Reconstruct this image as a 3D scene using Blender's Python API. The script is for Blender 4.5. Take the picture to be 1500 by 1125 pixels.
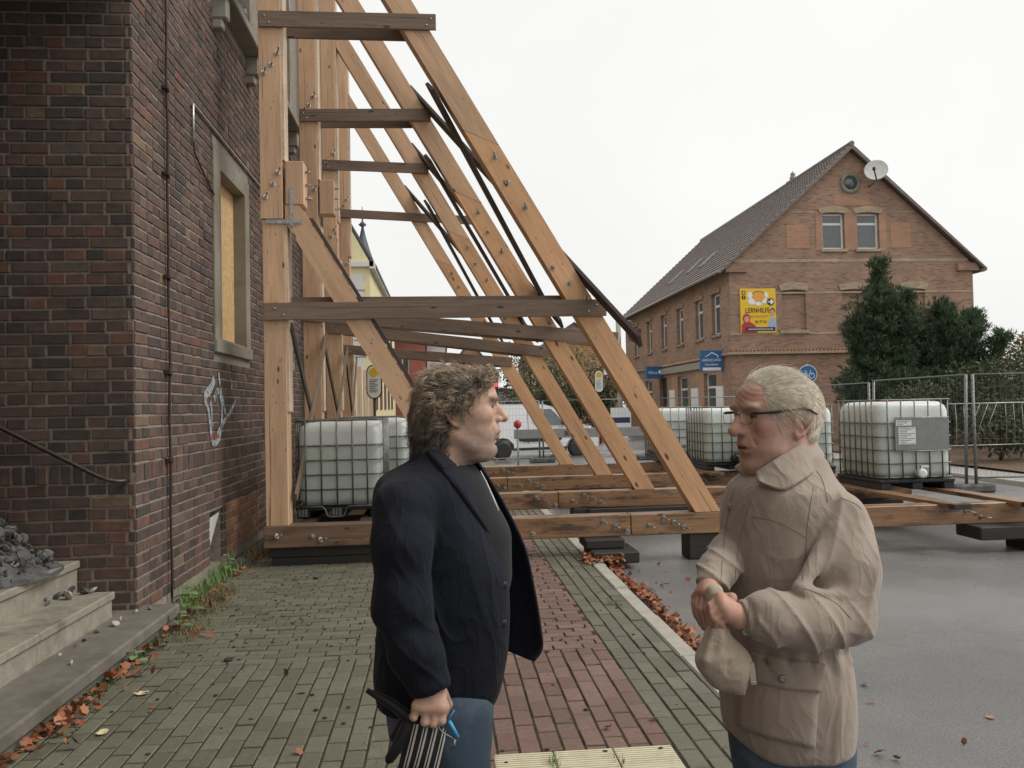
import bpy, bmesh, math, random
import numpy as np
from mathutils import Vector, Matrix, Euler

# ------------------------------------------------------------------ scene, camera, light
for _o in list(bpy.data.objects): bpy.data.objects.remove(_o, do_unlink=True)
SC = bpy.context.scene
COL = SC.collection
R = math.radians
CAM_H = 1.6
YAW, PITCH, ROLL = R(4.8395), R(1.5725), 0.0215
_f = Vector((math.sin(YAW)*math.cos(PITCH), math.cos(YAW)*math.cos(PITCH), math.sin(PITCH)))
_r0 = Vector((math.cos(YAW), -math.sin(YAW), 0)); _u0 = _r0.cross(_f)
_r = _r0*math.cos(ROLL) - _u0*math.sin(ROLL); _u = _u0*math.cos(ROLL) + _r0*math.sin(ROLL)
cam_d = bpy.data.cameras.new('camera'); cam = bpy.data.objects.new('camera', cam_d); COL.objects.link(cam)
cam_d.sensor_fit = 'HORIZONTAL'; cam_d.sensor_width = 36.0; cam_d.lens = 36*1213/1500.0
cam_d.clip_start = 0.05; cam_d.clip_end = 3000
cam.matrix_world = Matrix(((_r.x, _u.x, -_f.x, 0), (_r.y, _u.y, -_f.y, 0), (_r.z, _u.z, -_f.z, CAM_H), (0, 0, 0, 1)))
SC.camera = cam
SUN_EL, SUN_AZ = R(46), R(102)            # azimuth clockwise from +Y: from the right, a little behind the viewer
W = bpy.data.worlds.new('World'); SC.world = W; W.use_nodes = True
_n = W.node_tree.nodes; _l = W.node_tree.links; _n.clear()
_out = _n.new('ShaderNodeOutputWorld'); _bg = _n.new('ShaderNodeBackground')
_sky = _n.new('ShaderNodeTexSky'); _sky.sky_type = 'NISHITA'; _sky.sun_disc = False
_sky.sun_elevation = SUN_EL; _sky.sun_rotation = SUN_AZ; _sky.dust_density = 6.0; _sky.air_density = 1.0; _sky.ozone_density = 1.0
_hs = _n.new('ShaderNodeHueSaturation'); _hs.inputs['Saturation'].default_value = 0.05
_mx = _n.new('ShaderNodeMix'); _mx.data_type = 'RGBA'; _mx.inputs[0].default_value = 0.86
_mx.inputs[7].default_value = (9.35, 9.35, 9.2, 1)     # closed cloud layer: even, slightly warm white
_l.new(_sky.outputs[0], _hs.inputs['Color']); _l.new(_hs.outputs[0], _mx.inputs[6])
_tc = _n.new('ShaderNodeTexCoord'); _nz = _n.new('ShaderNodeTexNoise'); _nz.inputs['Scale'].default_value = 2.2; _nz.inputs['Detail'].default_value = 5; _cr = _n.new('ShaderNodeMapRange'); _cr.inputs[1].default_value = .3; _cr.inputs[2].default_value = .7; _cr.inputs[3].default_value = .955; _cr.inputs[4].default_value = 1.04
_l.new(_tc.outputs['Generated'], _nz.inputs['Vector']); _l.new(_nz.outputs['Fac'], _cr.inputs[0]); _ml = _n.new('ShaderNodeMix'); _ml.data_type = 'RGBA'; _ml.blend_type = 'MULTIPLY'; _ml.inputs[0].default_value = 1
_l.new(_mx.outputs[2], _ml.inputs[6]); _l.new(_cr.outputs[0], _ml.inputs[7]); _l.new(_ml.outputs[2], _bg.inputs['Color'])
_bg.inputs['Strength'].default_value = 0.10
_l.new(_bg.outputs[0], _out.inputs['Surface'])
sun_d = bpy.data.lights.new('sun', 'SUN'); sun_d.energy = 1.5; sun_d.angle = R(25); sun_d.color = (1, 0.96, 0.9)
sun = bpy.data.objects.new('sun', sun_d); COL.objects.link(sun)
_sd = Vector((math.sin(SUN_AZ)*math.cos(SUN_EL), math.cos(SUN_AZ)*math.cos(SUN_EL), math.sin(SUN_EL)))
sun.rotation_euler = _sd.to_track_quat('Z', 'Y').to_euler()
sun.location = (0, 0, 30)
SC.view_settings.view_transform = 'Standard'; SC.view_settings.look = 'None'
SC.view_settings.exposure = 0.17; SC.view_settings.gamma = 1.0
SC.render.resolution_x = 1024; SC.render.resolution_y = 768

# ------------------------------------------------------------------ helpers
rng = np.random.default_rng(7); random.seed(7)
WM = {}
def tag(o, label=None, cat=None, group=None, kind=None):
    if label: o['label'] = label
    if cat: o['category'] = cat
    if group: o['group'] = group
    if kind: o['kind'] = kind
    return o
def place(o, M=None, parent=None):
    M = M if M is not None else Matrix.Identity(4)
    WM[o.name] = M.copy()
    if parent is not None:
        o.parent = parent; o.matrix_parent_inverse = WM[parent.name].inverted()
    o.matrix_basis = M
    return o
def empty(name, loc, label, cat, group=None):
    o = bpy.data.objects.new(name, None); o.empty_display_size = 0.1; COL.objects.link(o)
    place(o, Matrix.Translation(Vector(loc))); tag(o, label, cat, group); return o
def add(name, me, mat=None, parent=None, M=None):
    o = bpy.data.objects.new(name, me); COL.objects.link(o)
    if mat is not None and not me.materials: me.materials.append(mat)
    place(o, M, parent); return o
def np_mesh(name, v, f, smooth=False):
    me = bpy.data.meshes.new(name); v = np.asarray(v, np.float32); n = len(f)
    if n and isinstance(f, np.ndarray):
        k = f.shape[1]
        me.vertices.add(len(v)); me.vertices.foreach_set('co', v.ravel())
        me.loops.add(n*k); me.loops.foreach_set('vertex_index', f.astype(np.int32).ravel())
        me.polygons.add(n); me.polygons.foreach_set('loop_start', np.arange(0, n*k, k, dtype=np.int32))
        me.polygons.foreach_set('use_smooth', np.full(n, smooth)); me.update(calc_edges=True); me.validate()
    else:
        me.from_pydata([tuple(map(float, q)) for q in v], [], f); me.update()
        if smooth:
            me.polygons.foreach_set('use_smooth', [True]*len(me.polygons))
    return me
class MB:
    def __init__(s): s.v = []; s.f = []; s.sm = []
    def addm(s, v, f, sm=False):
        b = len(s.v); s.v += [tuple(q) for q in v]; s.f += [tuple(i+b for i in q) for q in f]; s.sm += [sm]*len(f); return s
    def box(s, x0, x1, y0, y1, z0, z1, M=None):
        v = [Vector(p) for p in ((x0,y0,z0),(x1,y0,z0),(x1,y1,z0),(x0,y1,z0),(x0,y0,z1),(x1,y0,z1),(x1,y1,z1),(x0,y1,z1))]
        if M: v = [M @ q for q in v]
        return s.addm(v, [(0,3,2,1),(4,5,6,7),(0,1,5,4),(1,2,6,5),(2,3,7,6),(3,0,4,7)])
    def cbox(s, x0, x1, y0, y1, z0, z1, c, M=None):
        """box with chamfered edges"""
        v = []; f = []
        X = (x0, x1); Y = (y0, y1); Z = (z0, z1); idx = {}
        for i in (0,1):
            for j in (0,1):
                for k in (0,1):
                    sx, sy, sz = (1-2*i)*c, (1-2*j)*c, (1-2*k)*c
                    for a, p in enumerate(((X[i], Y[j]+sy, Z[k]+sz), (X[i]+sx, Y[j], Z[k]+sz), (X[i]+sx, Y[j]+sy, Z[k]))):
                        idx[i,j,k,a] = len(v); v.append(Vector(p))
        for i in (0,1):
            q = [idx[i,0,0,0], idx[i,1,0,0], idx[i,1,1,0], idx[i,0,1,0]]; f.append(q if i else q[::-1])
            q = [idx[0,i,0,1], idx[0,i,1,1], idx[1,i,1,1], idx[1,i,0,1]]; f.append(q if i else q[::-1])
            q = [idx[0,0,i,2], idx[1,0,i,2], idx[1,1,i,2], idx[0,1,i,2]]; f.append(q if i else q[::-1])
        for i in (0,1):
            for j in (0,1):
                q = [idx[i,j,0,0], idx[i,j,0,1], idx[i,j,1,1], idx[i,j,1,0]]; f.append(q if (i+j) % 2 else q[::-1])
                q = [idx[i,0,j,0], idx[i,0,j,2], idx[i,1,j,2], idx[i,1,j,0]]; f.append(q[::-1] if (i+j) % 2 else q)
                q = [idx[0,i,j,1], idx[0,i,j,2], idx[1,i,j,2], idx[1,i,j,1]]; f.append(q if (i+j) % 2 else q[::-1])
                for k in (0,1):
                    t = [idx[i,j,k,a] for a in (0,1,2)]; f.append(t if (i+j+k) % 2 else t[::-1])
        if M: v = [M @ q for q in v]
        return s.addm(v, f)
    def tube(s, pts, r, n=8, sm=True, cap=True):
        pts = [Vector(p) for p in pts]; m = len(pts); rr = r if hasattr(r, '__len__') else [r]*m
        v = []; prev = None
        for i, p in enumerate(pts):
            t = (pts[min(i+1, m-1)] - pts[max(i-1, 0)]).normalized()
            if prev is None:
                a = Vector((0,0,1)) if abs(t.z) < 0.9 else Vector((1,0,0)); x = t.cross(a).normalized()
            else: x = (prev - t*prev.dot(t)).normalized()
            prev = x; y = t.cross(x)
            for k in range(n):
                an = 2*math.pi*k/n; v.append(p + (x*math.cos(an) + y*math.sin(an))*rr[i])
        f = []
        for i in range(m-1):
            for k in range(n):
                f.append((i*n+k, i*n+(k+1) % n, (i+1)*n+(k+1) % n, (i+1)*n+k))
        b = len(s.v); s.addm(v, f, sm)
        if cap: s.f += [tuple(b+k for k in range(n))[::-1], tuple(b+(m-1)*n+k for k in range(n))]; s.sm += [False, False]
        return s
    def prism(s, out, y0, y1, M=None):
        """outline in (x, z), extruded along y"""
        n = len(out); v = [Vector((x, y0, z)) for x, z in out] + [Vector((x, y1, z)) for x, z in out]
        if M: v = [M @ q for q in v]
        f = [tuple(range(n)), tuple(range(2*n-1, n-1, -1))] + [(i, i+n, (i+1) % n + n, (i+1) % n) for i in range(n)]
        return s.addm(v, f)
    def lathe(s, prof, n=16, M=None, sm=True):
        v = []; f = []
        for r_, z in prof:
            for k in range(n): v.append(Vector((r_*math.cos(2*math.pi*k/n), r_*math.sin(2*math.pi*k/n), z)))
        for i in range(len(prof)-1):
            for k in range(n): f.append((i*n+k, i*n+(k+1) % n, (i+1)*n+(k+1) % n, (i+1)*n+k))
        f += [tuple(range(n))[::-1], tuple((len(prof)-1)*n+k for k in range(n))]
        if M: v = [M @ q for q in v]
        return s.addm(v, f, sm)
    def mesh(s, name='mesh'):
        me = bpy.data.meshes.new(name); me.from_pydata([tuple(q) for q in s.v], [], s.f)
        me.polygons.foreach_set('use_smooth', s.sm); me.update(); return me
    def build(s, name, mat, parent=None, M=None): return add(name, s.mesh(name), mat, parent, M)
def fixn(me):
    bm = bmesh.new(); bm.from_mesh(me); bmesh.ops.recalc_face_normals(bm, faces=bm.faces); bm.to_mesh(me); bm.free(); return me
def axis_matrix(p0, p1, up=(0, -1, 0)):
    """local X from p0 to p1, local Z as near to `up` as can be"""
    p0 = Vector(p0); x = (Vector(p1)-p0).normalized(); z = Vector(up); z = (z - x*z.dot(x)).normalized(); y = z.cross(x)
    M = Matrix((x, y, z)).transposed().to_4x4(); M.translation = p0; return M
def beam(name, parent, p0, p1, w, h, mat, up=(0, -1, 0), c=0.006):
    """squared timber from p0 to p1 (centre line); h measured along `up`, w across"""
    L = (Vector(p1)-Vector(p0)).length
    me = MB().cbox(0, L, -w/2, w/2, -h/2, h/2, c).mesh(name)
    return add(name, me, mat, parent, axis_matrix(p0, p1, up))
def shear_beam(name, parent, outline, y0, y1, mat, ang, c=None):
    """timber given by its outline in x,z; local X follows angle `ang` so that the grain runs along it"""
    ca, sa = math.cos(ang), math.sin(ang); ox, oz = outline[0]
    loc = [((x-ox)*ca + (z-oz)*sa, -(x-ox)*sa + (z-oz)*ca) for x, z in outline]
    me = fixn(MB().prism(loc, 0, y1-y0).mesh(name))
    M = Matrix(((ca, 0, -sa, ox), (0, 1, 0, y0), (sa, 0, ca, oz), (0, 0, 0, 1)))
    return add(name, me, mat, parent, M)
def proj(p):
    d = Vector(p) - Vector((0, 0, CAM_H)); w = d.dot(_f)
    if w <= 0.05: return None
    return 750+1213*d.dot(_r)/w, 562.5-1213*d.dot(_u)/w, w

# ------------------------------------------------------------------ materials
class MT:
    def __init__(s, name):
        s.m = bpy.data.materials.new(name); s.m.use_nodes = True; s.t = s.m.node_tree; s.N = s.t.nodes; s.L = s.t.links
        s.b = s.N['Principled BSDF']; s.tc = None
    def n(s, t, **kw):
        q = s.N.new(t)
        for k, v in kw.items(): setattr(q, k, v)
        return q
    def coord(s, scale=(1,1,1), kind='Object', rnd=False, loc=(0,0,0)):
        if s.tc is None: s.tc = s.n('ShaderNodeTexCoord')
        mp = s.n('ShaderNodeMapping'); mp.inputs['Scale'].default_value = scale; mp.inputs['Location'].default_value = loc
        src = s.tc.outputs[kind]
        if rnd:
            oi = s.n('ShaderNodeObjectInfo'); mu = s.n('ShaderNodeMath', operation='MULTIPLY'); mu.inputs[1].default_value = 37.0
            s.L.new(oi.outputs['Random'], mu.inputs[0]); ad = s.n('ShaderNodeVectorMath', operation='ADD')
            s.L.new(src, ad.inputs[0]); s.L.new(mu.outputs[0], ad.inputs[1]); src = ad.outputs[0]
        s.L.new(src, mp.inputs['Vector']); return mp.outputs[0]
    def noise(s, vec, scale=5, detail=4, rough=0.55, dist=0.0):
        q = s.n('ShaderNodeTexNoise'); q.inputs['Scale'].default_value = scale; q.inputs['Detail'].default_value = detail
        q.inputs['Roughness'].default_value = rough; q.inputs['Distortion'].default_value = dist
        if vec is not None: s.L.new(vec, q.inputs['Vector'])
        return q.outputs['Fac']
    def voro(s, vec, scale=5, feature='F1', rnd=1.0):
        q = s.n('ShaderNodeTexVoronoi', feature=feature); q.inputs['Scale'].default_value = scale; q.inputs['Randomness'].default_value = rnd
        s.L.new(vec, q.inputs['Vector']); return q
    def ramp(s, fac, stops, interp='LINEAR'):
        q = s.n('ShaderNodeValToRGB'); q.color_ramp.interpolation = interp; e = q.color_ramp.elements
        while len(e) < len(stops): e.new(0.5)
        for el, (p, c) in zip(e, stops):
            el.position = p; el.color = (*c, 1) if hasattr(c, '__len__') else (c, c, c, 1)
        s.L.new(fac, q.inputs['Fac']); return q.outputs['Color']
    def mix(s, fac, a, b, mode='MIX'):
        q = s.n('ShaderNodeMix', data_type='RGBA', blend_type=mode)
        for i, x in ((0, fac), (6, a), (7, b)):
            if hasattr(x, 'is_linked') or hasattr(x, 'links'): s.L.new(x, q.inputs[i])
            elif i == 0: q.inputs[0].default_value = x
            else: q.inputs[i].default_value = (*x, 1)
        return q.outputs[2]
    def math(s, op, a, b=0.0):
        q = s.n('ShaderNodeMath', operation=op)
        for i, x in ((0, a), (1, b)):
            if hasattr(x, 'links'): s.L.new(x, q.inputs[i])
            else: q.inputs[i].default_value = x
        return q.outputs[0]
    def col(s, c):
        if hasattr(c, 'links'): s.L.new(c, s.b.inputs['Base Color'])
        else: s.b.inputs['Base Color'].default_value = (*c, 1)
        return s
    def rough(s, c):
        if hasattr(c, 'links'): s.L.new(c, s.b.inputs['Roughness'])
        else: s.b.inputs['Roughness'].default_value = c
        return s
    def bump(s, h, strength=0.3, dist=0.01):
        q = s.n('ShaderNodeBump'); q.inputs['Strength'].default_value = strength; q.inputs['Distance'].default_value = dist
        s.L.new(h, q.inputs['Height']); s.L.new(q.outputs[0], s.b.inputs['Normal']); return s
    def rnd(s):
        """one random number per piece, for single objects and for islands of a joined mesh alike"""
        oi = s.n('ShaderNodeObjectInfo'); ge = s.n('ShaderNodeNewGeometry')
        return s.math('FRACT', s.math('ADD', oi.outputs['Random'], ge.outputs['Random Per Island']))
    def set(s, **kw):
        for k, v in kw.items(): s.b.inputs[k.replace('_', ' ')].default_value = v
        return s
def simple(name, c, rough=0.6, metallic=0.0, var=0.12, scale=9, bump=0.0, **kw):
    t = MT(name); v = t.coord(rnd=True); f = t.noise(v, scale, 5, 0.6)
    a = tuple(x*(1-var) for x in c); b = tuple(min(1, x*(1+var)) for x in c)
    t.col(t.ramp(f, [(0.3, a), (0.7, b)])).rough(rough); t.b.inputs['Metallic'].default_value = metallic
    if bump: t.bump(f, bump, 0.01)
    t.set(**kw); return t.m
def brick_mat(name, stops, soot=0.5, moss=0.0):
    t = MT(name); r = t.rnd(); c = t.ramp(r, stops, 'CONSTANT'); v = t.coord(rnd=True)
    f = t.noise(v, 14, 6, 0.65); c = t.mix(1.0, c, t.ramp(f, [(0.25, 0.62), (0.75, 1.25)]), 'MULTIPLY')
    g = t.noise(t.coord(), 1.1, 4, 0.6)
    c = t.mix(1.0, c, t.ramp(g, [(0.35, 1.0-soot*0.5), (0.65, 1.08)]), 'MULTIPLY')
    t.col(c).rough(0.85).bump(t.noise(v, 60, 5, 0.7), 0.5, 0.004); return t.m
BR = [(0.0, (0.101,0.068,0.056)), (.13, (0.140,0.087,0.069)), (.27, (0.115,0.078,0.063)), (.40, (0.152,0.087,0.067)), (.5, (0.085,0.064,0.055)), (.6, (0.132,0.092,0.074)),
      (.71, (0.122,0.079,0.062)), (.80, (0.181,0.092,0.064)), (.85, (0.073,0.058,0.053)), (.92, (0.152,0.111,0.089)), (.98, (0.207,0.144,0.090))]
M_BRICK = brick_mat('clinker_brick', BR)
M_BRICK_O = brick_mat('orange_brick', [(0, (.34,.17,.09)), (.3, (.40,.21,.12)), (.6, (.28,.14,.085)), (.8, (.36,.22,.14))], 0.3)
def mortar():
    t = MT('mortar'); v = t.coord(); t.col(t.ramp(t.noise(v, 22, 6, .7), [(.3, (.175,.148,.122)), (.7, (.35,.305,.255))])).rough(.95)
    t.bump(t.noise(v, 90, 4, .7), .6, .006); return t.m
M_MORTAR = mortar()
def plaster():
    t = MT('weathered_plaster'); v = t.coord(); f = t.noise(v, 3, 7, .65)
    t.col(t.mix(t.ramp(t.noise(v, 0.9, 5, .6), [(.45, 0), (.7, 1)]), t.ramp(f, [(.3, (.16,.145,.105)), (.7, (.27,.245,.185))]), (.33,.315,.28))).rough(.9)
    t.bump(t.noise(v, 40, 6, .7), .5, .006); return t.m
M_PLASTER = plaster()
def osb():
    t = MT('osb_board'); v = t.coord((1, 9, 4), rnd=True); vo = t.voro(v, 6); v2 = t.coord((1, 4, 11), rnd=True); vo2 = t.voro(v2, 5)
    c1 = t.ramp(vo.outputs['Color'], [(.1, (.46,.26,.11)), (.5, (.70,.46,.22)), (.9, (.82,.60,.34))])
    c2 = t.ramp(vo2.outputs['Color'], [(.1, (.52,.32,.14)), (.9, (.78,.54,.28))])
    t.col(t.mix(.5, c1, c2)).rough(.7).bump(vo.outputs['Distance'], .3, .004); return t.m
M_OSB = osb()
def wood(name, a, b, knot, grain_s=1.0, knots=.085, rough=.62, stain=None, wet=0.0, splash=None):
    t = MT(name); v = t.coord((1.2*grain_s, 26, 26), rnd=True); g = t.noise(v, 1.6, 6, .62, .6)
    c = t.ramp(g, [(.28, a), (.72, b)])
    fine = t.noise(t.coord((3, 120, 120), rnd=True), 1.5, 3, .6)
    c = t.mix(.35, c, t.ramp(fine, [(.3, tuple(x*.7 for x in a)), (.7, tuple(min(1, x*1.12) for x in b))]))
    big = t.noise(t.coord((.5, 3, 3), rnd=True), 1.3, 4, .6)
    c = t.mix(1.0, c, t.ramp(big, [(.3, .74), (.7, 1.12)]), 'MULTIPLY')
    kv = t.voro(t.coord((2.6, 6.5, 6.5), rnd=True), 1.0)
    kf = t.ramp(kv.outputs['Distance'], [(knots*.45, 1.0), (knots, 0.75), (knots*1.35, 0.0)])
    c = t.mix(kf, c, knot)
    ck = t.noise(t.coord((.7, 55, 55), rnd=True, loc=(9, 2, 5)), 1.0, 2, .5); c = t.mix(t.ramp(ck, [(.30, .75), (.335, 0)]), c, tuple(x*.28 for x in a))
    kv2 = t.voro(t.coord((5.5, 15, 15), rnd=True, loc=(4, 4, 4)), 1.0); c = t.mix(t.ramp(kv2.outputs['Distance'], [(.05, .8), (.10, 0)]), c, knot)
    if stain:
        s1 = t.noise(t.coord((1.3, 5, 5), rnd=True, loc=(3, 7, 1)), 1.5, 6, .65)
        c = t.mix(t.ramp(s1, [(stain[0], 0), (stain[0]+.13, 1)]), c, stain[1])
    t.col(c)
    if wet: t.rough(t.ramp(t.noise(t.coord((1.5, 4, 4), rnd=True), 1.2, 4), [(.35, rough), (.65, max(.12, rough-wet))]))
    else: t.rough(rough)
    t.bump(g, .22, .004); return t.m
M_WOOD = wood('spruce_timber', (.60,.36,.205), (.79,.53,.335), (.13,.055,.025), 1.0, .075)
M_WOODL = wood('pale_timber', (.66,.48,.32), (.80,.63,.46), (.20,.09,.04), 1.0, .06)
M_RAKER = wood('raker_timber', (.61,.325,.155), (.80,.48,.26), (.10,.04,.018), .9, .10)
M_PLANK = wood('weathered_plank', (.155,.105,.074), (.29,.205,.15), (.045,.028,.020), 1.0, .09, .7, (.60, (.075,.056,.046)))
M_PLANKD = wood('dark_plank', (.045,.034,.030), (.095,.072,.060), (.02,.015,.012), 1.0, .06, .75)
M_BASE = wood('wet_base_timber', (.22,.112,.052), (.41,.235,.12), (.05,.022,.01), .9, .08, .55, (.50, (.085,.052,.032)), .3)
M_BASED = wood('dirty_base_timber', (.13,.078,.047), (.28,.17,.105), (.04,.025,.018), .9, .07, .7, (.56, (.07,.05,.036)), .1)
M_SLEEPER_SHADE = wood('black_sleeper_and_shade', (.018,.015,.013), (.045,.038,.033), (.01,.01,.01), 1.0, .05, .7)
def steel(name, c, rough, var=.3):
    t = MT(name); v = t.coord(rnd=True); f = t.noise(v, 25, 5, .6)
    t.col(t.ramp(f, [(.3, tuple(x*(1-var) for x in c)), (.7, tuple(min(1, x*(1+var)) for x in c))])).rough(t.ramp(f, [(.3, rough+.15), (.7, rough)])).set(Metallic=.9); return t.m
M_GALV = steel('galvanised_steel', (.50,.51,.50), .42)
M_CAGE = steel('weathered_zinc_tube', (.22,.22,.205), .5)
M_ZINC = steel('bright_zinc', (.36,.36,.34), .42, .5)
M_RUST = simple('rusted_iron', (.045,.03,.025), .85, .1, .4, 30)
def pav(name, a, b, moss):
    t = MT(name); r = t.rnd(); c = t.ramp(r, [(0, a), (1, b)]); v = t.coord(rnd=False)
    vw = t.n('ShaderNodeNewGeometry').outputs['Position']
    f = t.noise(vw, 30, 6, .7); c = t.mix(1.0, c, t.ramp(f, [(.25, .72), (.75, 1.2)]), 'MULTIPLY')
    g = t.noise(vw, 1.3, 5, .65); c = t.mix(t.ramp(g, [(.47, 0), (.72, .55)]), c, moss)
    sp = t.noise(vw, 130, 2, .5); c = t.mix(t.ramp(sp, [(.68, 0), (.74, .6)]), c, (.42,.40,.36))
    t.col(c).rough(t.ramp(g, [(.3, .55), (.7, .85)])).bump(t.noise(vw, 160, 4, .7), .35, .003); return t.m
M_PAVG = pav('grey_paver', (.112,.106,.072), (.165,.155,.110), (.090,.096,.046))
M_PAVR = pav('red_paver', (.145,.084,.066), (.215,.128,.100), (.105,.082,.056))
def soil():
    t = MT('joint_soil'); v = t.n('ShaderNodeNewGeometry').outputs['Position']; f = t.noise(v, 9, 6, .7)
    t.col(t.ramp(f, [(.35, (.022,.018,.012)), (.6, (.045,.037,.022)), (.75, (.05,.058,.022))])).rough(.95).bump(t.noise(v, 80, 5, .7), .8, .01); return t.m
M_SOIL = soil()
def asphalt():
    t = MT('wet_asphalt'); v = t.n('ShaderNodeNewGeometry').outputs['Position']; f = t.noise(v, 120, 4, .7); g = t.noise(v, .35, 5, .6); h = t.noise(v, 2.2, 5, .6)
    c = t.ramp(f, [(.3, (.12,.118,.113)), (.7, (.28,.276,.266))])
    c = t.mix(1.0, c, t.ramp(g, [(.3, .8), (.7, 1.15)]), 'MULTIPLY'); c = t.mix(t.ramp(h, [(.55, 0), (.75, .35)]), c, (.16,.15,.135))
    t.col(c).rough(t.ramp(g, [(.38, .13), (.62, .38)])).bump(t.noise(v, 170, 3, .7), .6, .006); return t.m
M_ASPH = asphalt()
def concrete(name, a, b, moss=(.10,.11,.06), ms=.62):
    t = MT(name); v = t.n('ShaderNodeNewGeometry').outputs['Position']; f = t.noise(v, 7, 7, .7); g = t.noise(v, 1.6, 5, .65)
    c = t.ramp(f, [(.3, a), (.7, b)]); c = t.mix(t.ramp(g, [(ms, 0), (ms+.15, .75)]), c, moss)
    c = t.mix(t.ramp(t.noise(v, 90, 2, .5), [(.62, 0), (.7, .5)]), c, tuple(x*.45 for x in a))
    t.col(c).rough(.85).bump(t.noise(v, 70, 6, .7), .5, .006); return t.m
M_STEP = concrete('step_stone', (.20,.18,.14), (.35,.32,.255), (.10,.095,.06), .54)
M_STEPD = concrete('dirty_step_stone', (.12,.105,.088), (.20,.18,.15), (.09,.085,.055), .5)
M_KERB = concrete('kerb_stone', (.33,.315,.265), (.46,.44,.38))
M_RUBBLE = concrete('rubble', (.03,.029,.028), (.17,.166,.162), (.05,.043,.036), .56)
M_RUBBLEW = concrete('pale_rubble', (.32,.30,.27), (.52,.50,.46))
# ------------------------------------------------------------------ pieces laid in courses (bricks, pavers)
_tiles = {}
def tile_mesh(L, Wd, H, c, mat):
    """L along local X, Wd along local Y, visible face at local z = 0 looking to +Z; open at the back"""
    k = (round(L, 3), round(Wd, 3), mat.name)
    if k not in _tiles:
        a, b = L/2, Wd/2
        v = [(-a+c,-b+c,0),(a-c,-b+c,0),(a-c,b-c,0),(-a+c,b-c,0),(-a,-b,-c),(a,-b,-c),(a,b,-c),(-a,b,-c),(-a,-b,-H),(a,-b,-H),(a,b,-H),(-a,b,-H)]
        f = [(0,1,2,3)]
        for i in range(4):
            j = (i+1) % 4; f += [(i, i+4, j+4, j), (i+4, i+8, j+8, j+4)]
        me = np_mesh('tile', v, f); me.materials.append(mat); _tiles[k] = me
    return _tiles[k]
def lay(pieces, name, parent, rest_name, limit=300):
    """pieces: (mesh, matrix). The `limit` that show largest become objects, the others one joined mesh per material"""
    sc = []
    for me, M in pieces:
        p = proj(M.translation)
        s = 0
        if p and -20 < p[0] < 1520 and -20 < p[1] < 1145:
            nrm = (M.to_3x3() @ Vector((0, 0, 1))); vd = (Vector((0, 0, CAM_H)) - M.translation).normalized()
            x = [w.co for w in me.vertices]; ar = (x[5].x-x[4].x)*(x[7].y-x[4].y)
            s = ar*max(0, nrm.dot(vd))/p[2]**2
        sc.append(s)
    order = sorted(range(len(pieces)), key=lambda i: -sc[i])
    for i in order[:limit]:
        add(name, pieces[i][0], None, parent, pieces[i][1])
    groups = {}
    for i in order[limit:]:
        me, M = pieces[i]; groups.setdefault(me.materials[0].name, []).append((me, M))
    for mn, lst in groups.items():
        V = []; Fa = []; b = 0; cache = {}
        for me, M in lst:
            if me.name not in cache:
                cache[me.name] = (np.array([tuple(q.co) for q in me.vertices]), np.array([tuple(p.vertices) for p in me.polygons]))
            v, f = cache[me.name]; m = np.array(M)
            V.append(v @ m[:3, :3].T + m[:3, 3]); Fa.append(f+b); b += len(v)
        o = add(rest_name, np_mesh(rest_name, np.concatenate(V), np.concatenate(Fa)), bpy.data.materials[mn], None)
        o.parent = parent; o.matrix_parent_inverse = WM[parent.name].inverted(); o['kind'] = 'stuff'
def rot(nx, up, org):
    """matrix: local Z = nx (outward), local Y = up"""
    z = Vector(nx).normalized(); y = Vector(up); x = y.cross(z).normalized(); y = z.cross(x)
    M = Matrix((x, y, z)).transposed().to_4x4(); M.translation = org; return M

# ------------------------------------------------------------------ ground
g = MB(); g.addm([(-400,-60,-.09),(400,-60,-.09),(400,900,-.09),(-400,900,-.09)], [(0,1,2,3)])
tag(g.build('ground', M_ASPH), kind='structure')
KX = 1.46
s = MB(); s.box(-30, KX, -3, 80, -.3, -.0075)
sidewalk = tag(s.build('sidewalk', M_SOIL), kind='structure')
pcs = []
RX0, RX1, YT = .12, 1.05, 5.45
def jit(M, a=.009, dz=.0022):
    e = Euler((random.gauss(0, a), random.gauss(0, a), random.gauss(0, a*.8))).to_matrix().to_4x4()
    return M @ Matrix.Translation((0, 0, max(-.003, min(.004, random.gauss(0, dz)))-.0015)) @ e
TAC = (.2, 1.04, 3.56, 3.86)
def lay_long(x0, x1, y0, y1, mat):      # stones lengthwise along Y
    n = max(1, round((x1-x0)/.1)); w = (x1-x0)/n
    for i in range(n):
        y = y0 - (.1 if i % 2 else 0)
        while y < y1 - .02:
            a, b = max(y, y0), min(y+.2, y1); cx = x0+(i+.5)*w
            for (c_, d_) in (((a, min(b, TAC[2])), (max(a, TAC[3]), b)) if TAC[0] < cx < TAC[1] else ((a, b),)):
                if d_-c_ > .035: pcs.append((tile_mesh(round(d_-c_-.011, 3), round(w-.010, 3), .045, .004, mat), jit(Matrix.Translation((cx, (c_+d_)/2, 0)) @ Matrix.Rotation(R(90), 4, 'Z'))))
            y += .2
def lay_cross(x0, x1, y0, y1, mat):     # stones lengthwise along X
    n = round((y1-y0)/.1); w = (y1-y0)/n
    for i in range(n):
        x = x0 - (.1 if i % 2 else 0) - random.choice((0, .02))
        while x < x1-.02:
            a, b = max(x, x0), min(x+.2, x1)
            if b-a > .035: pcs.append((tile_mesh(round(b-a-.010, 3), round(w-.011, 3), .045, .004, mat), jit(Matrix.Translation(((a+b)/2, y0+(i+.5)*w, 0)))))
            x += .2
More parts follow.
